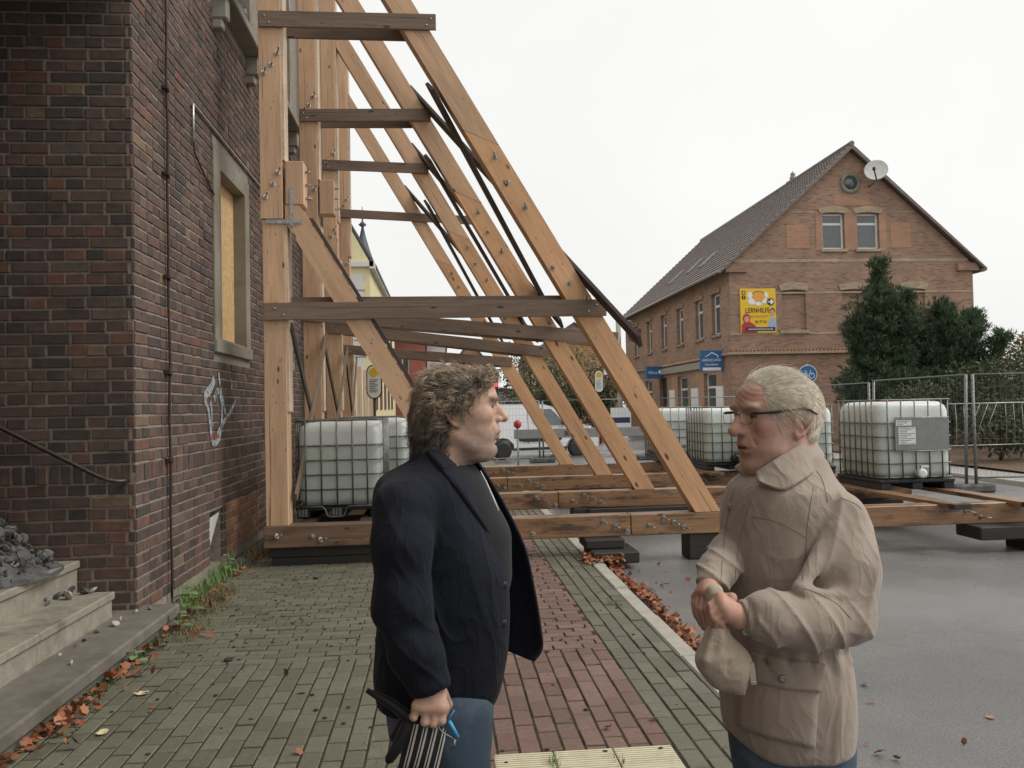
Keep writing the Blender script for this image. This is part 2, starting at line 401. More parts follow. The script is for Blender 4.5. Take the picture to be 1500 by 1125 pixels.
lay_long(-2.3, RX0, 2.6, YT, M_PAVG); lay_long(RX0, RX1, 2.6, YT, M_PAVR); lay_long(RX1, KX, 2.6, 17.5, M_PAVG)
lay_cross(-2.3, RX0, YT, 17.5, M_PAVG); lay_cross(RX0, RX1, YT, 17.5, M_PAVR)
lay(pcs, 'paver', sidewalk, 'distant_pavers')
# far end of the pavement, where stones can no longer be told apart
s = MB(); s.box(-30, KX, 17.5, 80, -.02, -.004); s.build('far_paving', M_PAVG, sidewalk)
# cream tactile slabs
def tactile():
    t = MT('cream_tactile'); v = t.n('ShaderNodeNewGeometry').outputs['Position']; f = t.noise(v, 12, 6, .7)
    t.col(t.ramp(f, [(.3, (.52,.47,.33)), (.7, (.70,.66,.50))])).rough(.8); return t.m
M_TAC = tactile()
for i in range(3):
    x0 = .2+i*.28; m = MB(); m.box(x0+.003, x0+.277, 3.563, 3.857, -.05, -.004)
    for k in range(13): m.box(x0+.006, x0+.274, 3.572+k*.0222, 3.583+k*.0222, -.004, .0015)
    m.build('tactile_slab', M_TAC, sidewalk)
# kerb stones
for i in range(20):
    y0 = 2.2+i*1.0; m = MB(); m.cbox(0, .13, .004, .992, -.3, .004, .012)
    m.build('kerb_stone', M_KERB, sidewalk, Matrix.Translation((KX+.008+random.gauss(0, .003), y0, random.gauss(0, .004))))

# ------------------------------------------------------------------ the brick building
WX, WY = -2.30, 6.45
bld = empty('brick_building', (WX, WY, 0), 'dark clinker brick building with a boarded window and graffiti by its corner', 'building')
def cells(u0, u1, v0, v1, holes):
    us = sorted({u0, u1, *[h for q in holes for h in q[:2]]}); vs = sorted({v0, v1, *[h for q in holes for h in q[2:]]})
    for a, b in zip(us, us[1:]):
        for c, d in zip(vs, vs[1:]):
            m = ((a+b)/2, (c+d)/2)
            if u0 <= a and b <= u1 and v0 <= c and d <= v1 and not any(q[0] < m[0] < q[1] and q[2] < m[1] < q[3] for q in holes): yield a, b, c, d
HOLES = [(8.9, 10.0, 2.38, 4.20), (11.75, 12.85, 2.38, 4.20), (8.75, 10.35, 6.02, 8.2), (11.6, 13.1, 6.02, 8.2), (14.6, 15.7, 2.38, 4.20), (8.40, 8.90, .06, .62)]
w = MB()
for a, b, c, d in cells(WY, 19, 0, 9.6, HOLES): w.box(WX-.42, WX-.008, a+(.008 if a == WY else 0), b, c, d)
w.box(-9, WX-.42, WY+.008, WY+.5, -.1, 9.6)                       # wall beside the entrance recess
w.box(-9, -8.6, 2.2, WY+.5, 0, 9.6);    # back and near side of the recess
w.box(-9, WX, 4.45, WY, 4.86, 9.6); w.box(-9, WX-.42, 18.6, 19, 0, 9.6)   # storey above it, far end
w.box(-9, WX, 0, 19, 9.6, 9.9)
w.build('wall', M_MORTAR, bld)
w = MB(); w.box(-9, WX, -4, 4.45, -.1, 9.6); w.box(WX+.001, -1.9, -4, 3.3, -.1, 9.6); NEARW = w  # near wall, out of view; its projecting wing is added to shade the recess
EXC = [(8.64, 10.24, 2.2, 4.42), (11.5, 13.06, 2.2, 4.42), (8.62, 10.5, 5.9, 8.3), (11.45, 13.25, 5.9, 8.3), (14.35, 15.95, 2.2, 4.42), (8.40, 8.90, .06, .62)]
bp = []
CH = .090
def course(u0, u1, z0, h, kind, exc, putf, off):
    u = u0 - off; i = 0
    while u < u1:
        L = {'H': .143, 'S': .286, 'E': .086}[kind]
        if kind == 'S' and random.random() < .07: L = .143
        a, b = max(u, u0), min(u+L, u1)
        segs = [(a+.0075, b-.0075)]
        for q in exc:
            if q[2] < z0+h-.01 and q[3] > z0+.01:
                ns = []
                for (p_, r_) in segs:
                    tooth = random.uniform(-.03, .012)
                    if r_ <= q[0]+tooth or p_ >= q[1]-tooth: ns.append((p_, r_))
                    else:
                        if p_ < q[0]-.03: ns.append((p_, q[0]))
                        if r_ > q[1]+.03: ns.append((q[1], r_))
                segs = ns
        for p_, r_ in segs:
            if r_-p_ > .03: putf(p_, r_, z0+.0075, z0+h-.0075)
        u += L; i += 1
def putE(a, b, c, d):
    org = (a < 8.2 and 0) or (9.0 < (a+b)/2 < 10.6 and d < .72)
    me = tile_mesh(round(b-a, 2), round(d-c, 3), .03, .005, M_BRICK_O if org else M_BRICK)
    M = rot((1, 0, 0), (0, 0, 1), (WX+max(-.005, min(.008, random.gauss(.001, .0022))), (a+b)/2, (c+d)/2+random.gauss(0, .0015)))
    bp.append((me, M @ Euler((random.gauss(0, .008), random.gauss(0, .008), random.gauss(0, .007))).to_matrix().to_4x4()))
def putS(a, b, c, d):
    me = tile_mesh(round(b-a, 2), round(d-c, 3), .03, .005, M_BRICK)
    M = rot((0, -1, 0), (0, 0, 1), ((a+b)/2, WY-max(-.005, min(.008, random.gauss(.001, .003))), (c+d)/2+random.gauss(0, .0015)))
    bp.append((me, M @ Euler((random.gauss(0, .008), random.gauss(0, .008), random.gauss(0, .007))).to_matrix().to_4x4()))
z = .10; k = 0
while z < 6.3:
    if abs(z-1.09) < .03:
        course(WY, 17, z, .145, 'E', EXC, putE, 0); course(-6.2, WX, z, .145, 'E', [], putS, 0); z += .145; continue
    if k % 2: course(WY, 17, z, CH, 'H', EXC, putE, 0); course(-6.2, WX, z, CH, 'S', [], putS, .14)
    else: course(WY, 17, z, CH, 'S', EXC, putE, .0); course(-6.2, WX, z, CH, 'H', [], putS, .03)
    z += CH; k += 1
lay(bp, 'brick', bld, 'distant_bricks')
# boarded windows with plaster surrounds
def window(y0, y1, z0, z1, board):
    s = MB(); x0, x1 = WX-.40, WX+.012; b = .26
    s.box(x0, x1, y0-b, y0+.01, z0-.02, z1+.16); s.box(x0, x1, y1-.01, y1+b*.8, z0-.02, z1+.16); s.box(x0, x1, y0+.01, y1-.01, z1-.03, z1+.158)
    fr = s.build('window_surround', M_PLASTER, bld)
    s = MB(); s.cbox(x0, WX+.035, y0-b*.98, y1+b*.8, z0-.16, z0-.022, .01); s.build('window_sill', M_PLASTER, bld)
    if board:
        MB().box(WX-.145, WX-.125, y0+.012, y1-.012, z0-.015, z1-.035).build('window_board', M_OSB, bld)
window(8.9, 10.0, 2.38, 4.2, True); window(11.75, 12.85, 2.38, 4.2, True); window(14.6, 15.7, 2.38, 4.2, True)
M_WHITEB = brick_mat('whitewashed_brick', [(0, (.30,.29,.25)), (.4, (.38,.365,.32)), (.7, (.24,.235,.20))])
for (y0, y1) in ((8.75, 10.35), (11.6, 13.1)):
    m = MB(); m.cbox(WX-.42, WX+.20, y0-.12, y1+.14, 5.93, 6.03, .012)
    m.build('window_sill', M_PLASTER, bld)
    for yy in (y0+.02, y1-.1):
        m = MB(); m.cbox(WX-.1, WX+.15, yy-.07, yy+.07, 5.70, 5.935, .015); m.cbox(WX-.1, WX+.10, yy-.06, yy+.06, 5.60, 5.70, .012); m.build('sill_corbel', M_PLASTER, bld)
    jb = []
    for i in range(27):
        for q in range(3):
            xx = WX-.02-.125*(q+.5)
            for (yy, nn) in ((y1-.015, (0, -1, 0)), (y0+.015, (0, 1, 0))):
                jb.append((tile_mesh(.115, .068, .03, .008, M_WHITEB), rot(nn, (0, 0, 1), (xx, yy+random.gauss(0, .006), 6.08+i*.08))))
    V = []; Fa = []; b_ = 0
    for me, M in jb:
        v = np.array([tuple(q.co) for q in me.vertices]); f = np.array([tuple(p.vertices) for p in me.polygons]); mm = np.array(M)
        V.append(v @ mm[:3, :3].T+mm[:3, 3]); Fa.append(f+b_); b_ += len(v)
    o = add('jamb_bricks', np_mesh('jamb_bricks', np.concatenate(V), np.concatenate(Fa)), M_WHITEB, bld); o['kind'] = 'stuff'
    m = MB(); m.box(WX-.36, WX-.33, y0, y1, 6.03, 8.2); m.build('window_board', simple('dark_window_board', (.05,.05,.045), .5), bld)
    for ya in (y1+.01, y0-.14): MB().box(WX-.05, WX+.012, ya, ya+.13, 6.032, 8.3).build('window_surround', M_PLASTER, bld)
# cellar opening; the black plate stands for the shade inside
m = MB(); m.box(WX-.3, WX-.28, 8.40, 8.90, .06, .62); m.build('cellar_dark_back', simple('cellar_recess_shade', (.02,.018,.016), .9), bld)
m = MB(); m.addm([(WX-.06, 8.43, .10), (WX+.0, 8.74, .58), (WX+.0, 8.42, .56), (WX-.075, 8.43, .10), (WX-.015, 8.74, .58), (WX-.015, 8.42, .56)], [(0,1,2),(5,4,3),(0,3,4,1),(1,4,5,2),(2,5,3,0)])
m.build('cellar_panel', simple('white_panel', (.62,.60,.57), .6), bld)
# conductor cable, clips, second cable
pts = [(WX+.028+.004*math.sin(i*1.7), 7.15+.006*math.sin(i*.9), .02+i*.25) for i in range(38)]
MB().tube(pts, .011, 6).build('lightning_conductor', M_RUST, bld)
for zz in (4.35, 3.62, 2.75, 1.95, 1.22):
    m = MB(); m.box(WX-.01, WX+.05, 7.09, 7.13, zz-.012, zz+.012); m.box(WX+.012, WX+.045, 7.085, 7.17, zz-.015, zz+.006); m.tube([(WX+.03, 7.15, zz-.03), (WX+.03, 7.15, zz+.03)], .018, 6)
    m.build('cable_clip', M_RUST, bld)
MB().tube([(WX+.02, 7.93, 4.15), (WX+.02, 7.93, 4.51), (WX+.02, 7.96, 4.515), (WX+.02, 10.9, 4.50)], .012, 6).build('cable', M_GALV, bld)
MB().tube([(WX+.02, 7.93, 4.16), (WX+.025, 7.95, 4.05), (WX+.02, 8.3, 3.93), (WX+.02, 8.62, 3.83)], .009, 5).build('cable', M_RUST, bld)
# handrail on the recess wall
hr = [(-4.6, WY-.10, 2.27), (-3.274, WY-.10, 1.555), (-2.75, WY-.10, 1.27), (-2.56, WY-.10, 1.165), (-2.47, WY-.095, 1.125), (-2.40, WY-.08, 1.11), (-2.37, WY-.05, 1.11), (-2.365, WY+.0, 1.11)]
MB().tube(hr, .016, 10).build('handrail', steel('worn_rail', (.10,.085,.07), .45), bld)
# graffiti: a sprayed figure, thin paint on the bricks
def spray(name, c):
    t = MT(name); v = t.coord(); f = t.noise(v, 16, 5, .7); t.col(c).rough(.7)
    tr = t.n('ShaderNodeBsdfTransparent'); mx = t.n('ShaderNodeMixShader'); t.L.new(t.ramp(f, [(.36, .05), (.58, .9)]), mx.inputs[0])
    t.L.new(tr.outputs[0], mx.inputs[1]); t.L.new(t.b.outputs[0], mx.inputs[2]); t.L.new(mx.outputs[0], t.N['Material Output'].inputs['Surface']); return t.m
def ribbon(pts, ws):
    m = MB(); v = []; n = len(pts)
    for i, (y, zz) in enumerate(pts):
        a = pts[max(0, i-1)]; b = pts[min(n-1, i+1)]; dy, dz = b[0]-a[0], b[1]-a[1]; l = math.hypot(dy, dz); ny, nz = -dz/l, dy/l; wd = ws[i] if hasattr(ws, '__len__') else ws
        v += [(WX+.013, y-ny*wd, zz-nz*wd), (WX+.013, y+ny*wd, zz+nz*wd)]
    return v, [(2*i, 2*i+2, 2*i+3, 2*i+1) for i in range(n-1)]
def catm(p, k=6):
    o = []
    for i in range(len(p)-1):
        a, b, c, d = (np.array(p[max(0, min(len(p)-1, j))], float) for j in (i-1, i, i+1, i+2))
        for q in range(k):
            t = q/k; o.append(tuple(.5*((2*b)+(c-a)*t+(2*a-5*b+4*c-d)*t*t+(-a+3*b-3*c+d)*t**3)))
    o.append(tuple(map(float, p[-1]))); return o
G1 = MB()
for pth, wd in (([(8.20,1.76),(8.30,1.79),(8.46,1.86),(8.58,1.95)], .05), ([(8.24,1.73),(8.36,1.62),(8.44,1.40),(8.50,1.31),(8.60,1.30),(8.74,1.36),(8.84,1.52),(8.86,1.66),(8.80,1.78),(8.68,1.82),(8.56,1.74)], .032),
                ([(8.74,2.02),(8.80,1.86),(8.94,1.66),(9.02,1.56)], .022), ([(8.66,1.38),(8.90,1.50),(9.25,1.64),(9.42,1.74)], .026), ([(8.43,1.72),(8.47,1.60),(8.46,1.46)], .022), ([(9.22,1.98),(9.27,1.92),(9.25,1.86)], .014)):
    v, f = ribbon(catm(pth), wd); G1.addm(v, f)
G1.build('graffiti', spray('pale_blue_spray', (.46,.53,.56)), bld)
G2 = MB(); v, f = ribbon(catm([(8.46,1.40),(8.56,1.35),(8.68,1.37)]), .032); G2.addm([(x-.003, y, q) for x, y, q in v], f)
G2.build('graffiti', spray('red_spray', (.35,.06,.05)), bld)

# ------------------------------------------------------------------ entrance steps and rubble
stp = empty('entrance_steps', (-2.4, 5, 0), 'worn stone entrance steps littered with rubble beside the brick wall', 'steps')
m = MB(); m.cbox(-3.0, -2.04, 3.2, 6.62, .055, .145, .014); m.cbox(-3.0, -2.075, 3.2, 6.60, -.1, .056, .006); m.build('step', M_STEPD, stp)
for (x0, x1, y1, zt, cut) in ((-3.2, -2.38, 6.24, .33, 5.12), (-9, -2.70, 6.43, .53, 99)):
    for (ya, yb) in (((3.2, cut), (cut+.006, y1)) if cut < 9 else ((3.2, y1),)):
        m = MB(); m.cbox(x0, x1-.02, ya, yb, -.1, zt-.055, .008); m.cbox(x0, x1, ya-.001, yb+.001, zt-.055, zt, .008); m.build('step', M_STEP, stp)
def rock_mesh(seed, squash=.7):
    r_ = np.random.default_rng(seed); bm = bmesh.new(); bmesh.ops.create_icosphere(bm, subdivisions=2, radius=1)
    pl = [(r_.normal(size=3), r_.uniform(.45, .85)) for _ in range(9)]
    for v in bm.verts:
        for nn, dd in pl:
            nn = nn/np.linalg.norm(nn); q = float(np.dot(nn, v.co))
            if q > dd: v.co -= Vector(nn)*(q-dd)
        v.co.z *= squash; v.co += Vector(r_.normal(size=3)*.03)
    me = bpy.data.meshes.new('rock'); bm.to_mesh(me); bm.free(); return me
rocks = [rock_mesh(i) for i in range(7)]
for me in rocks[:5]: me.materials.append(M_RUBBLE)
for me in rocks[5:]: me.materials.append(M_RUBBLEW)
n_st = 0; pile = []
cx, cy = -3.62, 5.85
for i in range(760):
    a = random.uniform(0, 6.28); rr = math.sqrt(random.random()); x = cx+.95*rr*math.cos(a); y = cy+.80*rr*math.sin(a)
    hgt = .66*(1-rr)**.72; zz = .53+max(0, hgt-random.uniform(0, .10))+.012; sc_ = random.uniform(.016, .045) if random.random() < .85 else random.uniform(.045, .075)
    if x < -2.74: pile.append((x, min(y, 6.40-sc_), zz, sc_, 0))
for x, y, zz, sc_, kk in [(-2.66,6.15,.33,.05,1),(-2.61,6.02,.33,.045,6),(-2.56,6.17,.33,.04,4),(-2.70,6.05,.33,.04,0),(-2.74,5.92,.33,.035,2),(-2.53,6.23,.33,.035,6),(-2.67,5.85,.33,.022,3),(-2.75,5.45,.33,.03,1),(-2.80,5.40,.33,.03,2),(-2.76,5.30,.33,.025,3),(-2.7,5.2,.33,.018,5),
                       (-2.27,6.34,.145,.025,5),(-2.30,6.12,.145,.024,6),(-2.28,5.98,.145,.03,6),(-2.20,6.42,.145,.02,2),(-2.33,5.6,.145,.018,3),(-2.34,5.5,.145,.015,1),(-2.35,5.3,.145,.015,5),(-2.33,5.8,.145,.017,2),(-2.2,5.1,.145,.02,0)]: pile.append((x, y, zz+sc_*.55, sc_, kk))
rub = {0: [], 1: []}
for j, (x, y, zz, sc_, kk) in enumerate(pile):
    kk = kk or random.choice((0, 1, 2, 3, 4, 0, 1, 2, 3, 5)); me = rocks[kk]
    Mx = Matrix.Translation((x, y, zz)) @ Euler((random.uniform(0, 6), random.uniform(0, .8), random.uniform(0, 6))).to_matrix().to_4x4() @ Matrix.Diagonal((sc_*random.uniform(.8, 1.4), sc_, sc_*random.uniform(.7, 1), 1))
    if j >= 0 and (sc_ > .041 and zz > .55 and n_st < 60 or j >= len(pile)-20):
        o = add('rubble_stone', me, None, None, Mx); n_st += 1
        if j >= len(pile)-20: tag(o, ('small stone lying on the middle entrance step' if zz > .3 else 'small stone lying on the lowest entrance step'), 'stone', 'stones scattered on the steps')
        else: tag(o, 'grey broken lump in the rubble heap on the top step', 'stone', 'lumps of the rubble heap')
    else:
        v = np.array([tuple(q.co) for q in me.vertices]); f = np.array([tuple(p.vertices) for p in me.polygons]); mm = np.array(Mx); rub[0].append((v @ mm[:3, :3].T+mm[:3, 3], np.concatenate([f, f[:, :1]], 1) if f.shape[1] == 3 else f))
mv = [(cx+1.0*r_*math.cos(a), min(6.42, cy+.84*r_*math.sin(a)), .532+max(0, .66*(1-r_)**.72-.11)+(0 if r_ > .97 else random.uniform(-.02, .02))) for r_ in np.linspace(1, .02, 12) for a in np.linspace(0, 2*math.pi, 28, endpoint=False)]
rub[0].append((np.array(mv), np.array([(r_*28+k, r_*28+(k+1) % 28, (r_+1)*28+(k+1) % 28, (r_+1)*28+k) for r_ in range(11) for k in range(28)])))
b_ = 0; V = []; Fa = []
for v, f in rub[0]: V.append(v); Fa.append(f+b_); b_ += len(v)
o = add('rubble_heap', np_mesh('rubble_heap', np.concatenate(V), [tuple(dict.fromkeys(q)) for q in np.concatenate(Fa).tolist()]), M_RUBBLE)
tag(o, 'heap of small grey rubble on the top entrance step', 'rubble', kind='stuff')
# ------------------------------------------------------------------ timber shoring: four raking frames against the wall
def bolt_mesh(rod):
    m = MB(); Mx = Matrix.Rotation(R(90), 4, 'X')      # local Z -> -Y
    m.lathe([(.029, 0), (.029, .006)], 14, Mx, False); m.lathe([(.0165, .006), (.0165, .02)], 6, Mx, False); m.lathe([(.008, .02), (.008, rod)], 8, Mx)
    return m.mesh('bolt')
BOLT_L, BOLT_S = bolt_mesh(.11), bolt_mesh(.045)
for q in (BOLT_L, BOLT_S): q.materials.append(M_ZINC)
NAIL = MB().lathe([(.011, 0), (.011, .004)], 8, Matrix.Rotation(R(90), 4, 'X')).mesh('screw'); NAIL.materials.append(M_ZINC)
def bolt(par, x, y, z, long=True, tilt=(0, 0)):
    return add('bolt', BOLT_L if long else BOLT_S, None, par, Matrix.Translation((x, y, z)) @ Euler((tilt[0], 0, tilt[1])).to_matrix().to_4x4())
def screw(par, x, y, z): return add('screw', NAIL, None, par, Matrix.Translation((x, y, z)))
S60 = 1.715; CA = math.atan(S60)
PX0, PX1 = -1.85, -1.62
frames = []
LBL = ['raking timber shore bolted beside the brick corner, nearest the graffiti', 'raking timber shore second from the brick corner, behind the first', 'raking timber shore third from the brick corner', 'raking timber shore farthest from the brick corner, beside the white van']
YF = [8.75, 11.25, 13.75, 16.4]
RFX = [2.97, 2.90, 2.83, 2.60]            # x of the raker's upper edge at z = 0.43
MID = [((-1.82, 2.64), (1.77, 2.64)), ((-1.86, 2.90), (2.43, 2.505)), ((-1.9, 2.97), (1.87, 2.49)), ((-1.95, 2.80), (1.4, 2.487))]
TOP = [((-1.835, 5.71), (.01, 5.705)), ((-1.84, 5.58), (-.08, 5.60)), ((-1.9, 5.65), (-.15, 5.585)), ((-1.95, 5.47), (1.02, 5.30))]
for i, Y in enumerate(YF):
    fr = empty('shoring_frame', (0, Y, 0), LBL[i], 'shoring', 'raking shores along the wall'); frames.append(fr)
    yb = Y+.22
    # base timbers, butted
    jx = [1.98, 1.55, 1.05, .8][i]
    b1 = add('base_beam', MB().cbox(0, jx-.3, 0, .22, 0, .225, .008).mesh('base_beam'), M_BASE, fr, Matrix.Translation((.3, Y, .195)))
    b0 = add('base_beam', MB().cbox(0, 2.154, 0, .22, 0, .225, .008).mesh('base_beam'), M_BASED, fr, Matrix.Translation((-1.86, Y-.003, .195)))
    b2 = add('base_beam', MB().cbox(0, [7.6, 6.6, 5.6, 4.9][i]-jx, 0, .22, 0, .225, .008).mesh('base_beam'), M_BASE, fr, Matrix.Translation((jx+.006, Y-.002, .195)))
    for k in range(3):
        bolt(b1, jx-.30+k*.13, Y, .36-k*.055, k < 2, (.1, .25)); bolt(b2, jx+.36+k*.11, Y-.002, .375-k*.05, True, (.12, .3))
        bolt(b1, .55+k*.19-(i*.1), Y, .375-k*.06, False)
        bolt(b2, 4.25+k*.09, Y-.002, .36-k*.045, True, (.1, .3))
    bolt(b2, jx+.2, Y-.002, .30, True, (.15, .35)); bolt(b2, 5.75, Y-.002, .34, True, (.1, .5)); bolt(b2, 5.92, Y-.002, .27, True, (.05, .6))
    bolt(b0, -1.72, Y-.003, .32, True, (-.2, .6)); bolt(b0, -1.36, Y-.003, .31, False); bolt(b0, -1.28, Y-.003, .27, True, (-.2, .7))
    # post in two lengths with a pale planed flank
    ps = [3.61, 4.10, 4.10, 4.0][i]; PX0, PX1 = -1.85+[0, 0, -.05, -.14][i], -1.62+[0, 0, -.05, -.14][i]
    for (z0, z1, x1, dy) in ((.42, ps-.008, PX1+.0, .012), (ps, 9.4, PX1, 0)):
        po = add('post', MB().cbox(0, z1-z0, -.115, .115, -.115, .115, .006).mesh('post'), M_WOOD, fr,
                 Matrix(((0, 1, 0, (PX0+x1)/2+(.015 if z0 < 1 else 0)), (0, 0, -1, Y+.115+dy), (-1, 0, 0, z0), (0, 0, 0, 1))) @ Matrix.Rotation(math.pi, 4, 'Z'))
        if z0 > 1:
            for (bx, bz, l) in ((-.07, 4.10, 1), (-.02, 3.98, 0), (.05, 3.84, 1), (-.075, 5.36, 1), (-.02, 5.24, 0), (.05, 5.15, 1)):
                bolt(po, (PX0+PX1)/2-bx*1.1, Y, bz+(ps-3.61 if i else 0), bool(l), (-.25, .35))
    MB().box(PX1+.002, PX1+.026, Y+.006, Y+.226, ps+.62, 9.4).build('facing_board', M_WOODL, fr)
    MB().box(PX1+.017, PX1+.04, Y+.02, Y+.236, 1.6, ps-.01).build('facing_board', M_WOODL, fr)
    # block with bolts that carries the knee brace
    if i < 2:
        blk = add('thrust_block', MB().cbox(0, .46, 0, .19, 0, .22, .006).mesh('thrust_block'), M_WOOD, fr, Matrix(((0, 1, 0, PX1+.028), (0, 0, 1, Y+.004), (1, 0, 0, ps+.15), (0, 0, 0, 1))))
        for zz in (.09, .23, .37):
            m = MB(); Mx = Matrix.Rotation(R(90), 4, 'Y'); m.lathe([(.0095, 0), (.0095, .06)], 8, Mx); m.lathe([(.018, 0), (.018, .014)], 6, Mx, False)
            m.build('bolt', M_ZINC, blk, Matrix.Translation((PX1+.219, Y+.11, ps+.15+zz)))
    if i == 0:
        pl = MB().box(PX0+.06, PX1+.20, Y-.006, Y-.001, ps-.05, ps-.008).build('steel_plate', M_GALV, fr)
        MB().box(PX1+.075, PX1+.112, Y-.011, Y-.0065, ps-.08, ps+.32).build('steel_plate', M_GALV, fr)
    # raker and knee brace
    x_up = RFX[i]; hw = .28
    def up(z, xr): return xr-(z-.43)/S60
    zt = 8.05
    zs = 4.55
    o1 = [(up(.425, x_up)-hw, .425), (up(.425, x_up), .425), (up(zs-.16, x_up), zs-.16), (up(zs, x_up)-hw, zs)]
    o2 = [(up(zs, x_up)-hw, zs+.006), (up(zs-.16, x_up), zs-.154), (PX1+.03+hw*0+.02, zt+.5), (PX1+.03, zt), (PX1+.03, zt-.3)]
    o2 = [(up(zs, x_up)-hw-.003, zs+.006), (up(zs-.16, x_up)-.003, zs-.154), (PX1+.03, .43+(x_up-PX1-.03)*S60), (PX1+.03, .43+(x_up-hw-PX1-.03)*S60)]
    r1 = shear_beam('raker', fr, o1, Y, yb, M_RAKER, math.pi-CA); r2 = shear_beam('raker', fr, o2, Y, yb, M_WOOD, math.pi-CA)
    for k in range(3):
        zz = zs-.28-k*.27; bolt(r1, up(zz, x_up)-.12-.03*(k == 1), Y, zz, k != 1, (-.3, -.2))
    for k in range(3):
        zz = 3.08-k*.17; bolt(r1, up(zz, x_up)-.22+.08*k, Y, zz, k == 2, (-.1, -.2))
    if i < 1:
        xk = PX1+.17
        def kx(z): return xk+(ps+.15-z)/S60
        o3 = [(kx(.425)-.255, .425), (kx(.425), .425), (kx(ps+.145), ps+.145), (PX1+.022, ps+.145), (PX1+.022, ps+.15-(PX1+.022-xk+.255)*S60)]
        shear_beam('knee_brace', fr, o3, Y+.01, yb-.02, M_WOOD, math.pi-CA)
        o4 = [(kx(.6)+.012, .6), (kx(.6)+.055, .6), (kx(ps+.02)+.055, ps+.02), (kx(ps+.02)+.012, ps+.02)]
        if i == 0: shear_beam('brace_board', fr, o4, Y+.06, yb+.10, M_PLANKD, math.pi-CA)
    # horizontal planks, nailed to the front, and to the back
    for (pts, hh) in ((MID[i], .178), (TOP[i], .168)):
        a, b = pts
        pk = beam('plank', fr, (a[0], Y-.018, a[1]), (b[0], Y-.018, b[1]), hh, .032, M_PLANK, c=.003)
        for (q, d) in ((0.03, .03), (.055, -.04)):
            screw(pk, a[0]+(b[0]-a[0])*q, Y-.034, a[1]+(b[1]-a[1])*q+d); screw(pk, b[0]-(b[0]-a[0])*q, Y-.034, b[1]-(b[1]-a[1])*q+d)
        if i < 2 or pts is MID[i]:
            dz = .09 if pts is MID[i] and i == 0 else 0
            beam('plank', fr, (a[0]+.05, yb+.018, a[1]+dz), (b[0]-.12, yb+.018, b[1]+dz-.01), hh, .032, M_PLANK, c=.003)
    # sleepers under the base, some blacked to read as its shadow
    for (sx, sl, hgt) in ((1.95+.1*i, .9, 0), (2.75, 1.6, 0), (5.95, 2.2, 0)):
        if i == 0 and sl == .9:
            continue
        zt_ = .193; zb = -.088
        if sl == 1.6 and i == 1: MB().cbox(1.95, 3.6, Y-.1, Y+.34, .02, zt_, .012).build('sleeper', M_SLEEPER_SHADE, fr)
        elif sl == 1.6: MB().cbox(2.62, 3.75, Y+.03, Y+.33, zb, zt_, .012).build('sleeper', M_SLEEPER_SHADE, fr)
        elif sl == 2.2 and i == 0: MB().cbox(5.75, 9.4, Y-.25, Y+.20, .05, zt_, .012).build('sleeper', M_SLEEPER_SHADE, fr); MB().cbox(6.3, 9.2, Y-.2, Y+.15, zb, .049, .012).build('sleeper', M_SLEEPER_SHADE, fr)
        else: MB().cbox(sx-.3, sx+.5, Y-.05, Y+.3, zb, zt_, .012).build('sleeper', M_SLEEPER_SHADE, fr)
    MB().cbox(-1.82, .22, Y+.075, Y+.21, .085, .193, .008).build('sleeper', M_SLEEPER_SHADE, fr); MB().cbox(-1.8, .1, Y+.09, Y+.2, -.02, .084, .008).build('sleeper', M_SLEEPER_SHADE, fr)  # recessed fillers, coloured black so they read as the beam's shadow
    if i == 0:
        MB().cbox(1.46, 1.88, Y-.16, Y+.26, .09, .193, .015).build('sleeper', M_SLEEPER_SHADE, fr); MB().cbox(1.5, 1.99, Y-.35, Y+.2, -.03, .089, .015).build('sleeper', M_SLEEPER_SHADE, fr)
# lacing boards across the rakers: on their upper faces, from frame to frame
def on_raker(i, z, off=.03):       # point on the raker's upper face
    n = Vector((math.sin(CA), 0, math.cos(CA))); return Vector((RFX[i]-(z-.43)/S60, YF[i]+.11, z)) + n*off
for i in range(3):
    a = on_raker(i+1, 5.85); b = on_raker(i, 3.05)
    for (p, q, off, ext) in ((a, b, 0, .13 if i else .30), (on_raker(i, 5.05, -.30), on_raker(i+1, 3.0, .06), 0, .05)):
        d = (q-p); p2 = p - d*.06; q2 = q + d*ext; nrm = Vector((math.sin(CA), 0, math.cos(CA)))
        beam('lacing_board', frames[i], p2, q2, .19, .04, M_PLANKD, up=nrm, c=.003)
# X laths between the posts
for i in range(3):
    for (za, zb_, off) in ((2.50, .75, .045), (.70, 2.62, .075)):
        p = Vector((-1.62+off, YF[i]+.12, za)); q = Vector((-1.62+off-(.12 if i == 2 else 0), YF[i+1]+.12, zb_)); beam('lath', frames[i], p, q, .10, .024, M_PLANKD if za > 1 else M_PLANK, up=(1, 0, 0), c=.002)
# posts of the covered walkway farther on
for k, yy in enumerate((17.9, 19.2, 20.6, 22.2, 24.0, 26.0)):
    o = beam('walkway_post', None, (-2.2, yy, -.02), (-2.2, yy, 2.75), .2, .2, M_WOODL, up=(0, -1, 0))
    tag(o, ['first', 'second', 'third', 'fourth', 'fifth', 'last'][k]+' pale timber walkway post beyond the farthest raking shore', 'post', 'walkway posts beyond the shores')

